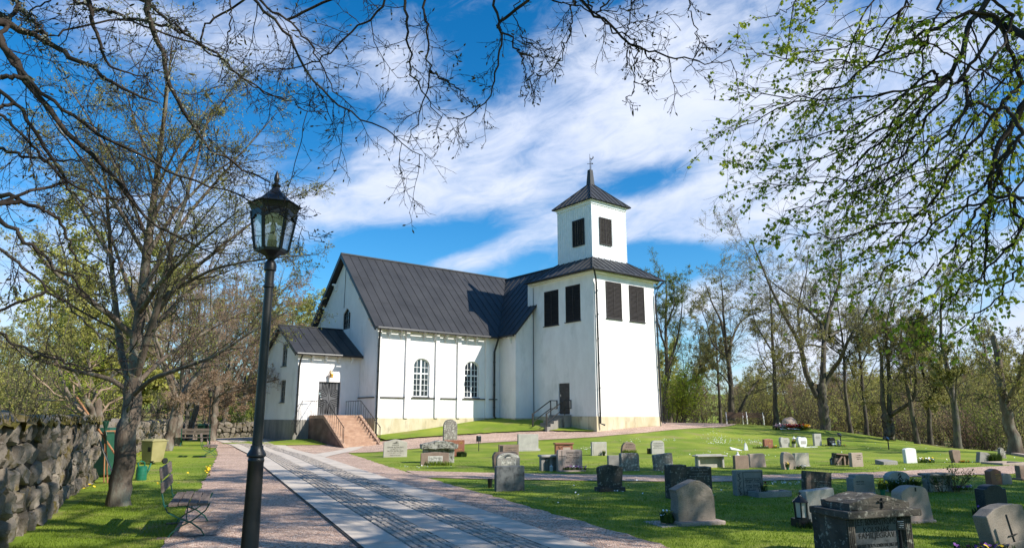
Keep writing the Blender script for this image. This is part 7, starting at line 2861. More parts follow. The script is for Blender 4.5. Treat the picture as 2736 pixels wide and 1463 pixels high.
# --- far wood, one mass on the rise
def far_wood(name, label, x0, x1, y0, y1, n, seed, mats, hmin=8, hmax=14):
    r = np.random.default_rng(seed)
    A_c = Acc()
    x = r.uniform(x0, x1, n)
    y = r.uniform(y0, y1, n)
    z = zt(x, y)
    for i in range(n):
        h = r.uniform(hmin, hmax)
        rx = h * r.uniform(.22, .36)
        k = 420
        q = r.normal(0, 1, (k, 3))
        q /= np.linalg.norm(q, axis=1, keepdims=True)
        q *= (r.random((k, 1)) ** .45)
        C = np.c_[x[i] + q[:, 0] * rx, y[i] + q[:, 1] * rx, z[i] + h * .58 + q[:, 2] * h * .42]
        V, Fq = leaf_quads(C, .75, r, 0)
        A_c.add(V, [(Fq, int(r.integers(0, 4)))])
        P_, Rr = grow(np.tile([[x[i], y[i], z[i] - .3]], (5, 1)), np.c_[r.normal(0, .25, (5, 2)), np.ones(5)], np.full(5, h * .9), np.full(5, .2), 5, .08, .05, r)
        V, Fq = tubes(P_, Rr, 4)
        A_c.add(V, [(Fq, 4)])
    o = A_c.build(name, mats, None)
    tag(o, label, 'woods', kind='stuff')


FW = [BUD['olive'], BUD['yellow'], BUD['brown'], BUD['green'], BARK['grey']]
far_wood('far_woods', 'far-off budding wood on the rise behind the right-hand trees', 60, 260, 120, 260, 150, 61, FW)
far_wood('far_woods', 'far-off budding wood behind the churchyard on the left', -230, 55, 130, 250, 190, 62, FW)
# ------------------------------------------------------------------ overhanging branches close to the camera
def px3(pts, D):
    """photo pixel line (u, v[, depth]) to 3-D at depths D"""
    return [tuple(atY(q[0], q[1], q[2] if len(q) > 2 else D)) for q in pts]


zz1 = lambda x, y, d=4.5: (x * .50835, y * .50835, d)
zq = lambda x, y, d=5.0: (560 + x * .36491, y * .36491, d)
zr = lambda x, y, d=5.0: (1350 + x * .27174, y * .27174, d)
zR = lambda x, y, d=5.0: (1900 + x * .50821, y * .50821, d)


def overhang(parent, seed, lines, trunk_lines, spec, budm, nb, mode, bsize, budlev=2, loose=()):
    r = np.random.default_rng(seed)
    tk, cr = Acc(), Acc()
    for pts, r0, r1 in trunk_lines:
        P_, Rr, L_ = poly_branch(pts, r0, r1, 18, r0 * .08, r)
        V, Fq = tubes(P_, Rr, 10)
        tk.add(V, [(Fq, 0)])
    arr = []
    for pts, r0, r1 in lines:
        P_, Rr, L_ = poly_branch(pts, r0, r1, 22, .012, r)
        V, Fq = tubes(P_, Rr, 6)
        tk.add(V, [(Fq, 0)])
        arr.append((P_, Rr, L_))
    # join every branch to the tree: each line grows out of the nearest part that already hangs together
    net = [poly_branch(pts, r0, r1, 40)[0][0] for pts, r0, r1 in trunk_lines]
    nrad = [np.linspace(r0, r1, 40) for pts, r0, r1 in trunk_lines]
    todo = list(range(len(lines)))
    while todo:
        allp = np.concatenate(net)
        allr = np.concatenate(nrad)
        best = None
        for i_ in todo:
            p0 = arr[i_][0][0, 0]
            dd_ = np.linalg.norm(allp - p0, axis=1) + np.where(allr < lines[i_][1] * .85, 50.0, 0.0)
            j_ = int(np.argmin(dd_))
            if best is None or dd_[j_] < best[0]:
                best = (dd_[j_], i_, j_)
        dist, i_, j_ = best
        dist = dist % 50.0
        todo.remove(i_)
        ln = arr[i_][0][0]
        p0, q0 = ln[0], allp[j_]
        if dist > .03 and i_ not in loose:
            tg = ln[0] - ln[2]
            tg /= np.linalg.norm(tg) + 1e-9
            mid = p0 + tg * dist * .4
            mid = mid * .6 + (p0 + q0) / 2 * .4
            ra = lines[i_][1]
            P_, Rr, L_ = poly_branch([tuple(q0), tuple(mid), tuple(p0)], min(ra * 1.12, .06), ra, 14, .006, r)
            V, Fq = tubes(P_, Rr, 6)
            tk.add(V, [(Fq, 0)])
        net.append(ln)
        nrad.append(arr[i_][1][0])
    lev = [np.concatenate([a[0] for a in arr])]
    ends = []
    for s in spec:
        nxt = []
        for P_, Rr, L_ in arr:
            n = max(2, int(s['per'] * float(np.mean(L_)))) if 'per' in s else s['n']
            cp, cd, cl, cr_ = children(P_, Rr, L_, n, r, s.get('t0', .08), 1, s['ang'], .25, s['ratio'], s.get('fall', .35), s.get('rr', .5), s.get('planar', 0), s.get('minr', .0011))
            cl = np.minimum(cl, s['lmax'] * (.5 + .8 * r.random(len(cl))))
            cr_ = np.minimum(cr_, np.maximum(cl * .008, s.get('minr', .0011)))
            P2, R2 = grow(cp, cd, cl, cr_, s.get('K', 6), s.get('wander', .16), s.get('trop', -.03), r, .45)
            nxt.append((P2, R2, cl))
        arr = [(np.concatenate([x[0] for x in nxt]), np.concatenate([x[1] for x in nxt]), np.concatenate([x[2] for x in nxt]))]
        V, Fq = tubes(arr[0][0], arr[0][1], 4)
        cr.add(V, [(Fq, 0)])
        lev.append(arr[0][0])
    for Pn in lev[-budlev:]:
        if mode == 'bud':
            # pointed buds at the twig ends and along them
            sel = Pn[r.random(len(Pn)) < nb]
            k = len(sel)
            c0 = sel[:, -1]
            d = sel[:, -1] - sel[:, -2]
            d /= np.linalg.norm(d, axis=1, keepdims=True) + 1e-9
            d = d + r.normal(0, .25, d.shape)
            ln = bsize * (.6 + .8 * r.random((k, 1)))
            B = np.stack([c0, c0 + d * ln * .35, c0 + d * ln * .65, c0 + d * ln], 1)
            rb = np.stack([np.full(k, .10), np.full(k, .22), np.full(k, .18), np.full(k, .02)], 1) * ln
            V, Fq = tubes(B, rb, 5)
            cr.add(V, [(Fq, 1)])
        else:
            # opening leaves hanging in twos and threes
            C = Pn[:, 1:].reshape(-1, 3)
            kk = int(len(C) * nb)
            C = C[r.integers(0, len(C), kk)]
            for rep in range(3):
                n = len(C)
                a = r.normal(0, .6, (n, 3))
                a[:, 2] -= .9
                a /= np.linalg.norm(a, axis=1, keepdims=True)
                b = r.normal(0, 1, (n, 3))
                b -= (a * b).sum(1, keepdims=True) * a
                b /= np.linalg.norm(b, axis=1, keepdims=True)
                c = np.cross(a, b)
                s = bsize * (.5 + .8 * r.random((n, 1)))
                tip = C + a * s * .25
                V = np.stack([tip, tip + a * s * .15 + b * s * .42 + c * s * .16, tip + a * s * .6 + b * s * .36 + c * s * .12, tip + a * s * 1.05,
                              tip + a * s * .6 - b * s * .36 + c * s * .12, tip + a * s * .15 - b * s * .42 + c * s * .16], 1).reshape(-1, 3)
                bx_ = np.arange(n)[:, None] * 6
                Fq = np.concatenate([bx_ + np.array([[0, 1, 2, 3]]), bx_ + np.array([[0, 3, 4, 5]])])
                cr.add(V, [(Fq, 1)])
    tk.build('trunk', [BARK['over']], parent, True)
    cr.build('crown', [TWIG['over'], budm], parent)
    return lev


# tree on the left, its trunk outside the picture
LT = np.array([-6.3, 1.6, 0.0])
lt = thing('overhanging_tree', 'dark bare branches hanging into the picture from the upper left and top', 'tree', (0, 0, 0))
crown = (-6.3, 1.7, 5.2)
tr_lines = [([(-6.3, 1.6, -.3), (-6.35, 1.6, 2), (-6.3, 1.7, 4), (-6.2, 1.9, 7), (-6.0, 2.0, 10)], .34, .10),
            ([(-6.3, 1.7, 4.6), (-4.5, 2.6, 5.9), (-1.5, 3.6, 6.5), (1.5, 4.0, 6.4), (3.2, 4.2, 6.1), (4.0, 4.3, 5.9)], .11, .012),
            ([(-6.3, 1.7, 4.0), (-5.6, 2.6, 5.4), (-3.6, 4.0, 6.3), (-1.5, 5.0, 6.6), (.8, 5.4, 6.6), (2.0, 5.4, 6.5)], .10, .012)]
ov = lambda *q: [crown] + list(q)
L_lines = [
    (px3([zz1(-60, 60, 4.6), zz1(0, 100, 4.6), zz1(120, 160, 4.6), zz1(250, 215, 4.6), zz1(330, 270, 4.6), zz1(430, 330, 4.6), zz1(520, 390, 4.6), zz1(620, 460, 4.7), zz1(720, 490, 4.8), zz1(830, 540, 4.8)], 4.6), .034, .006),
    (px3([zz1(-60, 140, 4.4), zz1(0, 220, 4.4), zz1(100, 380, 4.4), zz1(220, 540, 4.4), zz1(330, 680, 4.5), zz1(530, 850, 4.6), zz1(600, 930, 4.7), zz1(700, 1060, 4.8), zz1(800, 1180, 4.9), zz1(1000, 1290, 5.0), zz1(1120, 1330, 5)], 4.5), .032, .005),
    (px3([zz1(70, 340, 4.4), zz1(170, 430, 4.4), zz1(250, 520, 4.4), zz1(430, 650, 4.5), zz1(720, 800, 4.6), zz1(880, 900, 4.7), zz1(1050, 975, 4.8), zz1(1180, 985, 5), zz1(1377, 1100, 5.2)], 4.5), .018, .004),
    (px3([zz1(745, -60, 4.2), zz1(775, 20, 4.2), zz1(800, 120, 4.2), zz1(830, 240, 4.3), zz1(880, 390, 4.3), zz1(960, 570, 4.4), zz1(1050, 730, 4.5), zz1(1150, 815, 4.6), zz1(1300, 900, 4.8), zz1(1420, 960, 5.0)], 4.3), .024, .004),
    (px3([zz1(455, -40, 4.6), zz1(480, 90, 4.6), zz1(530, 260, 4.6), zz1(550, 320, 4.6), zz1(650, 395, 4.7), zz1(780, 400, 4.8)], 4.6), .022, .004),
    (px3([zz1(300, -40, 4.8), zz1(450, 35, 4.8), zz1(640, 85, 4.8), zz1(800, 130, 4.8), zz1(985, 158, 4.9)], 4.8), .016, .009),
    (px3([zz1(770, 10, 4.4), zz1(870, 90, 4.4), zz1(1000, 195, 4.5), zz1(1130, 280, 4.6), zz1(1260, 400, 4.8), zz1(1400, 490, 5.0), zz1(1500, 530, 5.1)], 4.5), .014, .004),
    (px3([zz1(-30, 430, 4.3), zz1(60, 520, 4.3), zz1(150, 620, 4.3), zz1(220, 720, 4.3), zz1(300, 900, 4.4), zz1(400, 990, 4.5), zz1(520, 1040, 4.6), zz1(640, 1030, 4.8), zz1(900, 1030, 5)], 4.4), .018, .004),
    (px3([zz1(-30, 590, 4.2), zz1(100, 700, 4.2), zz1(220, 830, 4.3), zz1(350, 960, 4.4), zz1(450, 1080, 4.5), zz1(560, 1180, 4.6)], 4.3), .013, .004),
    (px3([zz1(-40, 1000, 4.2), zz1(130, 1055, 4.2), zz1(300, 1130, 4.3), zz1(335, 1220, 4.4), zz1(400, 1377, 4.5), zz1(460, 1430, 4.6)], 4.3), .02, .004),
    (px3([zz1(-40, 1120, 4.0), zz1(90, 1220, 4.0), zz1(230, 1350, 4.1), zz1(400, 1480, 4.2), zz1(480, 1600, 4.3), zz1(560, 1640, 4.4)], 4.1), .018, .004),
    (px3([zz1(-40, 780, 4.4), zz1(150, 830, 4.4), zz1(350, 850, 4.5), zz1(520, 820, 4.6)], 4.4), .014, .004),
    (px3([zz1(60, -40, 4.7), zz1(130, 70, 4.7), zz1(200, 150, 4.6), zz1(250, 210, 4.6)], 4.7), .016, .01),
    (px3([zz1(330, 160, 4.5), zz1(250, 205, 4.5), zz1(150, 60, 4.6), zz1(250, 10, 4.6), zz1(300, -40, 4.7)], 4.6), .008, .005),
    (px3([(-40, 1170, 3.8), (120, 1180, 3.9), (60, 1080, 3.9)], 3.9)[:2] and px3([(-40, 1040, 3.9), (60, 1070, 3.9), (200, 1110, 4.0)], 3.9), .008, .003) if False else
    (px3([(-30, 640, 4.0), (120, 760, 4.1), (260, 900, 4.2), (380, 960, 4.3)], 4.1), .012, .003),
    (px3([(-30, 880, 3.9), (110, 950, 4.0), (240, 990, 4.1), (380, 980, 4.2)], 4.0), .010, .003),
    # hanging along the top
    (px3([zq(240, -100, 5), zq(330, 10, 5), zq(480, 160, 5), zq(580, 280, 5), zq(690, 490, 5), zq(760, 600, 5.1), zq(900, 740, 5.1), zq(1040, 830, 5.2), zq(1150, 890, 5.2), zq(1350, 970, 5.3), zq(1420, 1060, 5.3), zq(1560, 1140, 5.3)], 5), .016, .003),
    (px3([zq(300, -60, 5.2), zq(420, 70, 5.2), zq(570, 120, 5.2), zq(660, 260, 5.2), zq(760, 350, 5.3), zq(850, 560, 5.3), zq(930, 700, 5.4), zq(1080, 820, 5.4)], 5.2), .013, .003),
    (px3([zq(140, -80, 5.0), zq(155, 60, 5.0), zq(140, 300, 5.1), zq(100, 480, 5.2), zq(60, 600, 5.2)], 5), .008, .003),
    (px3([zq(-60, 340, 5.2), zq(60, 420, 5.2), zq(200, 540, 5.3), zq(320, 640, 5.3), zq(480, 710, 5.4), zq(620, 750, 5.4), zq(700, 830, 5.4), zq(870, 820, 5.5)], 5.3), .010, .003),
    (px3([zq(1330, -60, 5.0), zq(1240, 80, 5.0), zq(1100, 190, 5.1), zq(950, 320, 5.1), zq(820, 440, 5.2), zq(700, 490, 5.2), zq(560, 510, 5.3), zq(340, 480, 5.4)], 5.1), .012, .003),
    (px3([zq(1415, -60, 4.8), zq(1440, 80, 4.8), zq(1455, 270, 4.8), zq(1470, 480, 4.9), zq(1480, 560, 4.9), zq(1560, 680, 5.0), zq(1640, 800, 5.0), zq(1700, 860, 5.0)], 4.9), .015, .003),
    (px3([zq(1580, -60, 4.8), zq(1565, 120, 4.8), zq(1605, 280, 4.8), zq(1595, 420, 4.9), zq(1630, 530, 4.9), zq(1600, 650, 4.9), zq(1540, 780, 5.0), zq(1500, 960, 5.0), zq(1450, 1050, 5.0)], 4.9), .012, .003),
    (px3([zq(1630, 535, 4.9), zq(1780, 610, 5.0), zq(1850, 690, 5.0), zq(1960, 780, 5.0)], 5), .008, .003),
    (px3([zq(2065, -60, 4.8), zq(2110, 110, 4.8), zq(2140, 200, 4.8), zq(2130, 400, 4.9), zq(2110, 560, 4.9), zq(2060, 700, 5.0), zq(1980, 800, 5.0), zq(1860, 870, 5.1), zq(1740, 870, 5.1)], 4.9), .014, .003),
    (px3([zr(-40, 290, 4.9), zr(60, 410, 4.9), zr(160, 530, 4.9), zr(270, 570, 5.0), zr(300, 640, 5.0), zr(250, 750, 5.0), zr(150, 900, 5.1)], 5), .010, .003),
    (px3([zr(160, 530, 4.9), zr(195, 700, 5.0), zr(205, 880, 5.0), zr(190, 1050, 5.1)], 5), .007, .003),
    (px3([zr(660, -60, 4.7), zr(665, 100, 4.7), zr(640, 280, 4.8), zr(580, 450, 4.8), zr(550, 590, 4.8), zr(440, 710, 4.9), zr(310, 800, 4.9), zr(260, 850, 4.9)], 4.8), .008, .003),
    (px3([zr(700, -60, 4.5), zr(850, 90, 4.5), zr(1000, 250, 4.6), zr(1160, 370, 4.6), zr(1300, 470, 4.6), zr(1370, 500, 4.7), zr(1530, 520, 4.7), zr(1680, 540, 4.7), zr(1900, 610, 4.8), zr(2050, 640, 4.8), zr(2220, 590, 4.8)], 4.6), .013, .003),
    (px3([zr(770, -60, 4.5), zr(900, 150, 4.5), zr(1060, 290, 4.6), zr(1240, 390, 4.6), zr(1340, 490, 4.7)], 4.6), .009, .004),
    (px3([zr(400, -60, 4.8), zr(540, 40, 4.8), zr(760, 75, 4.8), zr(1000, 115, 4.8), zr(1200, 100, 4.8), zr(1400, 60, 4.9)], 4.8), .008, .003),
    (px3([zr(1230, -60, 4.7), zr(1220, 200, 4.7), zr(1180, 370, 4.7), zr(1190, 480, 4.8), zr(1240, 660, 4.8)], 4.7), .007, .003),
    (px3([zr(1290, 480, 4.6), zr(1280, 640, 4.7), zr(1300, 760, 4.7), zr(1280, 880, 4.7), zr(1150, 990, 4.7)], 4.7), .006, .003),
    (px3([zr(1370, 500, 4.7), zr(1500, 650, 4.7), zr(1450, 800, 4.7)], 4.7), .006, .003),
    (px3([zr(1780, -60, 4.7), zr(1850, 200, 4.7), zr(1920, 430, 4.8), zr(1870, 560, 4.8), zr(1750, 700, 4.8)], 4.8), .006, .003),
    (px3([zr(150, -60, 5.1), zr(90, 120, 5.1), zr(140, 330, 5.1), zr(300, 450, 5.2), zr(450, 560, 5.2), zr(560, 660, 5.2)], 5.1), .006, .003),
    # twigs in front of the lamp
    (px3([(699, 558, 5.2), (725, 562, 5.3), (750, 570, 5.35), (790, 595, 5.5), (830, 632, 5.6), (865, 646, 5.7)], 5.4), .0035, .0025),
    (px3([(722, 562, 5.3), (760, 553, 5.4), (810, 560, 5.5), (858, 572, 5.6)], 5.4), .003, .002),
]
OSPEC = [dict(per=6.5, t0=.05, ang=.95, ratio=.36, fall=.3, rr=.55, lmax=.62, K=7, wander=.15, trop=-.03, minr=.0032),
         dict(n=7, t0=.12, ang=.85, ratio=.5, fall=.3, rr=.65, lmax=.30, K=5, wander=.18, trop=-.03, minr=.0024),
         dict(n=3, t0=.2, ang=.8, ratio=.5, fall=.3, rr=.75, lmax=.13, K=4, wander=.2, trop=-.02, minr=.0019)]
M['bud_close'] = noise_mat('bud_close', (.05, .045, .02), (.11, .095, .04), 8, 3, .6, 0, None, .3)
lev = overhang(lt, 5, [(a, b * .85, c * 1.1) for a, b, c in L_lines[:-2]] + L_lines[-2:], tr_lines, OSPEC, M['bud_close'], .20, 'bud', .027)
# lichen tufts on the old limbs
r = np.random.default_rng(91)
P_ = lev[0][[0, 5, 6, 12, 3]][:, :16].reshape(-1, 3)
n = 1500
i = r.integers(0, len(P_), n)
C = P_[i] + r.normal(0, .022, (n, 3))
V, Fq = leaf_quads(C, .03, r, .2, .35)
np_mesh('lichen', V, [(Fq, 0)], noise_mat('lichen_grey', (.15, .155, .12), (.27, .28, .22), 20, 3, .95, 0, None, .1), lt)

# tree on the right, its trunk outside the picture; young leaves opening
rt = thing('overhanging_tree', 'weeping branches with opening green leaves hanging in from the upper right', 'tree', (0, 0, 0))
r_tr = [([(9.6, 3.2, -.3), (9.6, 3.2, 2), (9.5, 3.3, 5), (9.2, 3.5, 8), (9.1, 3.4, 12), (9.0, 3.6, 16.5)], .42, .08),
        ([(9.5, 3.3, 5.2), (8, 4.2, 7.0), (6.4, 5.0, 7.6), (5.0, 5.6, 7.4), (3.6, 5.8, 6.9)], .12, .012),
        ([(9.4, 3.3, 4.6), (7.8, 5.2, 6.0), (6.8, 6.6, 6.4), (5.6, 7.4, 6.6), (4.4, 7.6, 6.9)], .11, .012),
        ([(9.5, 3.3, 4.0), (7.4, 4.6, 5.0), (6.0, 5.0, 5.2), (4.9, 5.0, 5.4)], .09, .015)]
R_lines = [
    (px3([zR(1560, -120, 5.6), zR(1430, 40, 5.5), zR(1330, 200, 5.4), zR(1290, 390, 5.4), zR(1110, 570, 5.4), zR(860, 770, 5.5), zR(700, 900, 5.6)], 5.5), .036, .006),
    (px3([zR(1720, 440, 4.9), zR(1645, 560, 4.9), zR(1500, 780, 4.9), zR(1480, 900, 4.9), zR(1470, 1100, 5.0), zR(1460, 1260, 5.0), zR(1440, 1500, 5.1)], 4.9), .034, .006),
    (px3([zR(1700, 390, 5.4), zR(1640, 440, 5.4), zR(1500, 580, 5.4), zR(1490, 700, 5.4), zR(1480, 900, 5.5)], 5.4), .022, .008),
    (px3([zR(1360, 60, 5.2), zR(1240, 130, 5.2), zR(1000, 230, 5.3), zR(830, 340, 5.4), zR(680, 460, 5.5), zR(450, 530, 5.6), zR(280, 610, 5.6), zR(110, 690, 5.7)], 5.4), .018, .003),
    (px3([zR(850, 330, 5.4), zR(700, 325, 5.4), zR(560, 330, 5.5), zR(350, 300, 5.6), zR(180, 260, 5.6)], 5.5), .009, .003),
    (px3([zR(1150, 430, 5.2), zR(1000, 480, 5.3), zR(700, 530, 5.4), zR(420, 510, 5.6), zR(130, 490, 5.7)], 5.4), .012, .003),
    (px3([zR(1150, 380, 5.0), zR(900, 600, 5.2), zR(700, 680, 5.3), zR(430, 740, 5.5), zR(300, 790, 5.5)], 5.3), .012, .003),
    (px3([zR(1250, 400, 5.0), zR(1100, 500, 5.0), zR(860, 720, 5.2), zR(500, 850, 5.4), zR(270, 890, 5.5)], 5.2), .014, .003),
    (px3([zR(1300, 430, 5.0), zR(1200, 550, 5.0), zR(1000, 830, 5.2), zR(800, 920, 5.3), zR(600, 970, 5.4), zR(240, 962, 5.5)], 5.2), .014, .003),
    (px3([zR(1350, 560, 4.8), zR(1240, 700, 4.9), zR(1000, 920, 5.1), zR(720, 1020, 5.3), zR(390, 1110, 5.4)], 5.1), .013, .003),
    (px3([zR(1500, 580, 4.7), zR(1400, 700, 4.8), zR(1250, 900, 4.9), zR(1100, 1130, 5.1), zR(850, 1200, 5.2), zR(640, 1250, 5.3), zR(380, 1225, 5.4)], 5.0), .015, .003),
    (px3([zR(1640, 700, 4.6), zR(1500, 900, 4.7), zR(1350, 1050, 4.8), zR(1250, 1200, 4.9), zR(1050, 1300, 5.0), zR(900, 1270, 5.1)], 4.8), .014, .003),
    (px3([zR(950, -100, 5.2), zR(800, 60, 5.2), zR(740, 240, 5.3), zR(640, 470, 5.4), zR(560, 640, 5.5), zR(480, 720, 5.5)], 5.3), .010, .003),
    (px3([zR(1100, -100, 5.0), zR(980, 80, 5.0), zR(760, 230, 5.2), zR(480, 290, 5.4), zR(390, 240, 5.4)], 5.2), .010, .003),
    (px3([zR(700, -100, 5.4), zR(560, 60, 5.4), zR(450, 140, 5.5), zR(370, 170, 5.5)], 5.4), .006, .003),
    (px3([zR(480, -100, 5.2), zR(420, 40, 5.2), zR(350, 80, 5.3), zR(240, 100, 5.3)], 5.2), .006, .003),
    (px3([zR(1240, -60, 4.8), zR(1160, 110, 4.8), zR(1110, 300, 4.9), zR(1130, 480, 4.9), zR(1090, 680, 5.0)], 4.9), .012, .003),
    (px3([zR(1180, 240, 4.8), zR(1080, 200, 4.8), zR(1040, 130, 4.8), zR(1130, 120, 4.8)], 4.8), .008, .005),
    (px3([zR(1590, 80, 4.8), zR(1510, 290, 4.8), zR(1400, 420, 4.8), zR(1300, 640, 4.9), zR(1220, 860, 5.0)], 4.9), .014, .003),
    (px3([zR(1500, 860, 4.7), zR(1570, 1020, 4.7), zR(1600, 1200, 4.8), zR(1580, 1420, 4.9)], 4.8), .012, .003),
    (px3([zR(1480, 1000, 4.8), zR(1380, 1150, 4.8), zR(1250, 1330, 4.9), zR(1100, 1480, 5.0), zR(950, 1560, 5.1)], 4.9), .013, .003),
    (px3([zR(1700, 1100, 4.6), zR(1560, 1300, 4.7), zR(1380, 1480, 4.8), zR(1200, 1620, 4.9), zR(1060, 1700, 5.0)], 4.8), .013, .003),
    (px3([zR(1700, 1300, 4.8), zR(1500, 1560, 4.9), zR(1300, 1740, 5.0), zR(1180, 1800, 5.0)], 4.9), .011, .003),
    (px3([zR(1200, 1150, 5.2), zR(1000, 1350, 5.3), zR(840, 1500, 5.4), zR(720, 1560, 5.4), zR(640, 1580, 5.4)], 5.3), .010, .003),
    (px3([zR(1100, 1120, 5.4), zR(900, 1320, 5.5), zR(700, 1420, 5.6), zR(560, 1420, 5.6)], 5.5), .009, .003),
    (px3([zR(1640, 950, 5.0), zR(1500, 1100, 5.0), zR(1330, 1400, 5.1), zR(1200, 1520, 5.2), zR(1020, 1620, 5.2)], 5.1), .010, .003),
    (px3([zR(1690, 180, 5.4), zR(1560, 380, 5.4), zR(1400, 640, 5.4), zR(1180, 900, 5.5), zR(950, 1080, 5.6), zR(760, 1130, 5.6)], 5.5), .012, .003),
    (px3([zR(1690, 260, 5.0), zR(1600, 350, 5.0), zR(1540, 560, 5.0), zR(1590, 800, 5.1)], 5.0), .010, .003),
]
RSPEC = [dict(per=13.0, t0=.04, ang=.60, ratio=.38, fall=.3, rr=.55, lmax=.75, K=8, wander=.10, trop=-.09, minr=.0018),
         dict(n=7, t0=.10, ang=.6, ratio=.5, fall=.3, rr=.65, lmax=.34, K=5, wander=.14, trop=-.08, minr=.0013)]
overhang(rt, 8, [(a, b * .85, c) for a, b, c in R_lines], r_tr, RSPEC, BUD['young'], .25, 'leaf', .027, 2)
# upper crown of the same tree, above the picture (it throws the dappled shade on the lawn)
up_ = Acc()
rr_ = np.random.default_rng(17)
mains = []
for i in range(30):
    if i < 18:      # high crown
        a = rr_.uniform(0, 6.28)
        zz_ = rr_.uniform(12.5, 17)
        q = rr_.uniform(3, 5)
    else:           # lower branches on the side away from the viewer
        a = rr_.uniform(-.6, .9)
        zz_ = rr_.uniform(7.5, 11.5)
        q = rr_.uniform(3, 5.5)
    mains.append(poly_branch([(9.1, 3.4, zz_ - 1.5), (9.1 + math.cos(a) * q * .5, 3.4 + math.sin(a) * q * .5, zz_), (9.1 + math.cos(a) * q, 3.4 + math.sin(a) * q, zz_ + .6)], .08, .02, 12, .03, rr_))
P_, Rr, L_ = [np.concatenate([m_[k] for m_ in mains]) for k in range(3)]
V, Fq = tubes(P_, Rr, 6)
up_.add(V, [(Fq, 0)])
for s in (dict(n=9, ratio=.4, K=6), dict(n=7, ratio=.5, K=4)):
    cp, cd, cl, cr_ = children(P_, Rr, L_, s['n'], rr_, .2, 1, .8, .25, s['ratio'], .3, .5, 0, .004)
    P_, Rr = grow(cp, cd, cl, cr_, s['K'], .15, .0, rr_)
    L_ = cl
    V, Fq = tubes(P_, Rr, 3)
    up_.add(V, [(Fq, 0)])
C = P_[:, 1:].reshape(-1, 3)
C = C[rr_.integers(0, len(C), 12000)]
V, Fq = leaf_quads(C, .085, rr_, .4)
up_.add(V, [(Fq, 1)])
up_.build('upper_crown', [TWIG['over'], BUD['leaf']], rt)

# shade trees right of and behind the camera (their shadows fall across the lane and the near lawn)
for i, (x, y, h, k, rz, lb) in enumerate([(16.5, 9.2, 17, 'e', .4, 'leafing tree outside the right edge nearest the rows of stones'), (14.2, 6.3, 16.5, 'e', 2.1, 'leafing tree right of the viewer behind the weeping tree'),
                                          (8.5, -4.0, 16, 'e', 4.0, 'leafing tree behind the viewer that shades the bench and wall'), (21.0, 8.5, 16, 'e', 1.3, 'leafing tree far right that shades the right-hand rows'),
                                          (19.5, 11.5, 12.5, 'e', 5.2, 'leafing tree on the right beyond the picture edge shading the cross path')]):
    put(k, lb, x, y, h, rz)

# ------------------------------------------------------------------ grass blades, daisies, dandelions
def in_poly(px, py, poly):
    x0, y0 = poly[:, 0], poly[:, 1]
    x1, y1 = np.roll(x0, -1), np.roll(y0, -1)
    c = np.zeros(len(px), bool)
    for a, b, d, e in zip(x0, y0, x1, y1):
        if b == e:
            continue
        k = ((b > py) != (e > py)) & (px < (d - a) * (py - b) / (e - b) + a)
        c ^= k
    return c


PATHS = [STRIPS[i] for i in range(len(STRIPS)) if i < 6]


def on_lawn(x, y):
    ok = np.ones(len(x), bool)
    for s in PATHS:
        ok &= ~in_poly(x, y, s)
    # inside the church
    lx = (x - CH[0]) * AX[0] + (y - CH[1]) * AX[1]
    ly = (x - CH[0]) * PX[0] + (y - CH[1]) * PX[1]
    ok &= ~((lx > -16) & (lx < 13) & (ly > -.2))
    # the wall's footprint
    ok &= ~((x < -4.4 - (y - 4.9) * .44) & (y < 18.2))
    return ok


def lawn_blades(n, ymin, ymax, hgt, wd, seed):
    r = np.random.default_rng(seed)
    # denser near the camera
    y = ymin * (ymax / ymin) ** r.random(n)
    x = (r.random(n) * 2 - 1) * y * .80
    k = on_lawn(x, y)
    x, y = x[k], y[k]
    V, Q, T3 = blades(len(x), 1e-6, 1e-6, hgt, .8, wd, seed + 1)
    z = zt(x, y)
    off = np.repeat(np.c_[x, y, z], 5, 0)
    return V + off, Q, T3


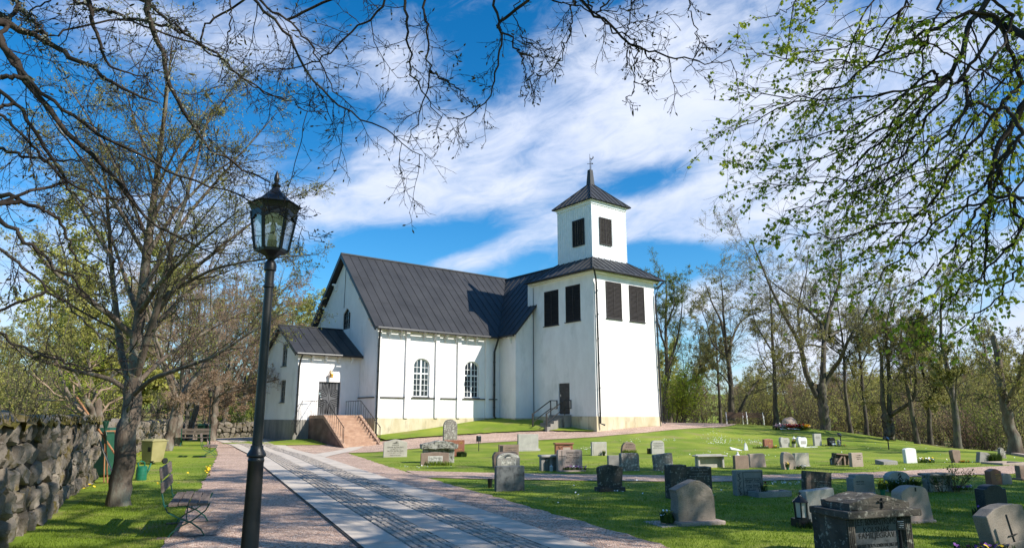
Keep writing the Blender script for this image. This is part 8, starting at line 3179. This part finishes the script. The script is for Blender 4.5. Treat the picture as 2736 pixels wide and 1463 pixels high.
A_c = Acc()
for (n, y0, y1, h, w, sd) in ((150000, 6.0, 14.0, .034, .003, 1), (60000, 12, 26, .030, .005, 2)):
    V, Q, T3 = lawn_blades(n, y0, y1, h, w, sd)
    A_c.add(V, [(Q, 0), (T3, 0)])
o = A_c.build('grass', [LEAF['grass']], None)
tag(o, 'short mown grass blades of the lawn', 'grass', kind='stuff')

A_c = Acc()
r = np.random.default_rng(55)
patches = [(1900, 1158, 26, 16, 40), (1915, 1175, 40, 14, 120), (1925, 1185, 30, 6, 50), (1990, 1178, 30, 10, 60), (2030, 1185, 40, 10, 80), (1690, 1178, 40, 8, 40), (1570, 1200, 30, 8, 40), (1780, 1176, 30, 6, 40),
           (1100, 1160, 60, 8, 60), (1040, 1168, 30, 5, 30), (1130, 1248, 60, 6, 20), (2110, 1292, 60, 6, 40), (1750, 1300, 400, 60, 60), (2500, 1260, 300, 60, 60), (2300, 1190, 200, 20, 60), (1200, 1140, 80, 10, 40),
           (1960, 1215, 200, 25, 60)]
pts = []
for (u, v, su, sv, n) in patches:
    for _ in range(n):
        p = ground(u + r.normal(0, su * .5), v + r.normal(0, sv * .4))
        pts.append(p)
pts = np.array(pts)
pts = pts[on_lawn(pts[:, 0], pts[:, 1])]
V, Fa = discs(len(pts), 1e-6, 1e-6, .03, .045, .019, 9)
A_c.add(V + np.repeat(pts, 7, 0), [(Fa, 0)])
o = A_c.build('daisies', [PET['white']], None)
tag(o, 'white daisies dotted over the lawn', 'daisies', kind='stuff')
pts = []
for (u, v, su, sv, n) in [(410, 1205, 40, 12, 40), (300, 1225, 60, 10, 25), (555, 1262, 8, 14, 34), (360, 1242, 20, 8, 12), (230, 1310, 40, 12, 8), (445, 1290, 60, 30, 8), (340, 1218, 40, 8, 20)]:
    for _ in range(n):
        pts.append(ground(u + r.normal(0, su * .5), v + r.normal(0, sv * .4)))
pts = np.array(pts)
V, Fa = discs(len(pts), 1e-6, 1e-6, .05, .12, .032, 10)
o = np_mesh('dandelions', V + np.repeat(pts, 7, 0), [(Fa, 0)], PET['yellow'])
tag(o, 'yellow dandelions along the left lawn', 'dandelions', kind='stuff')
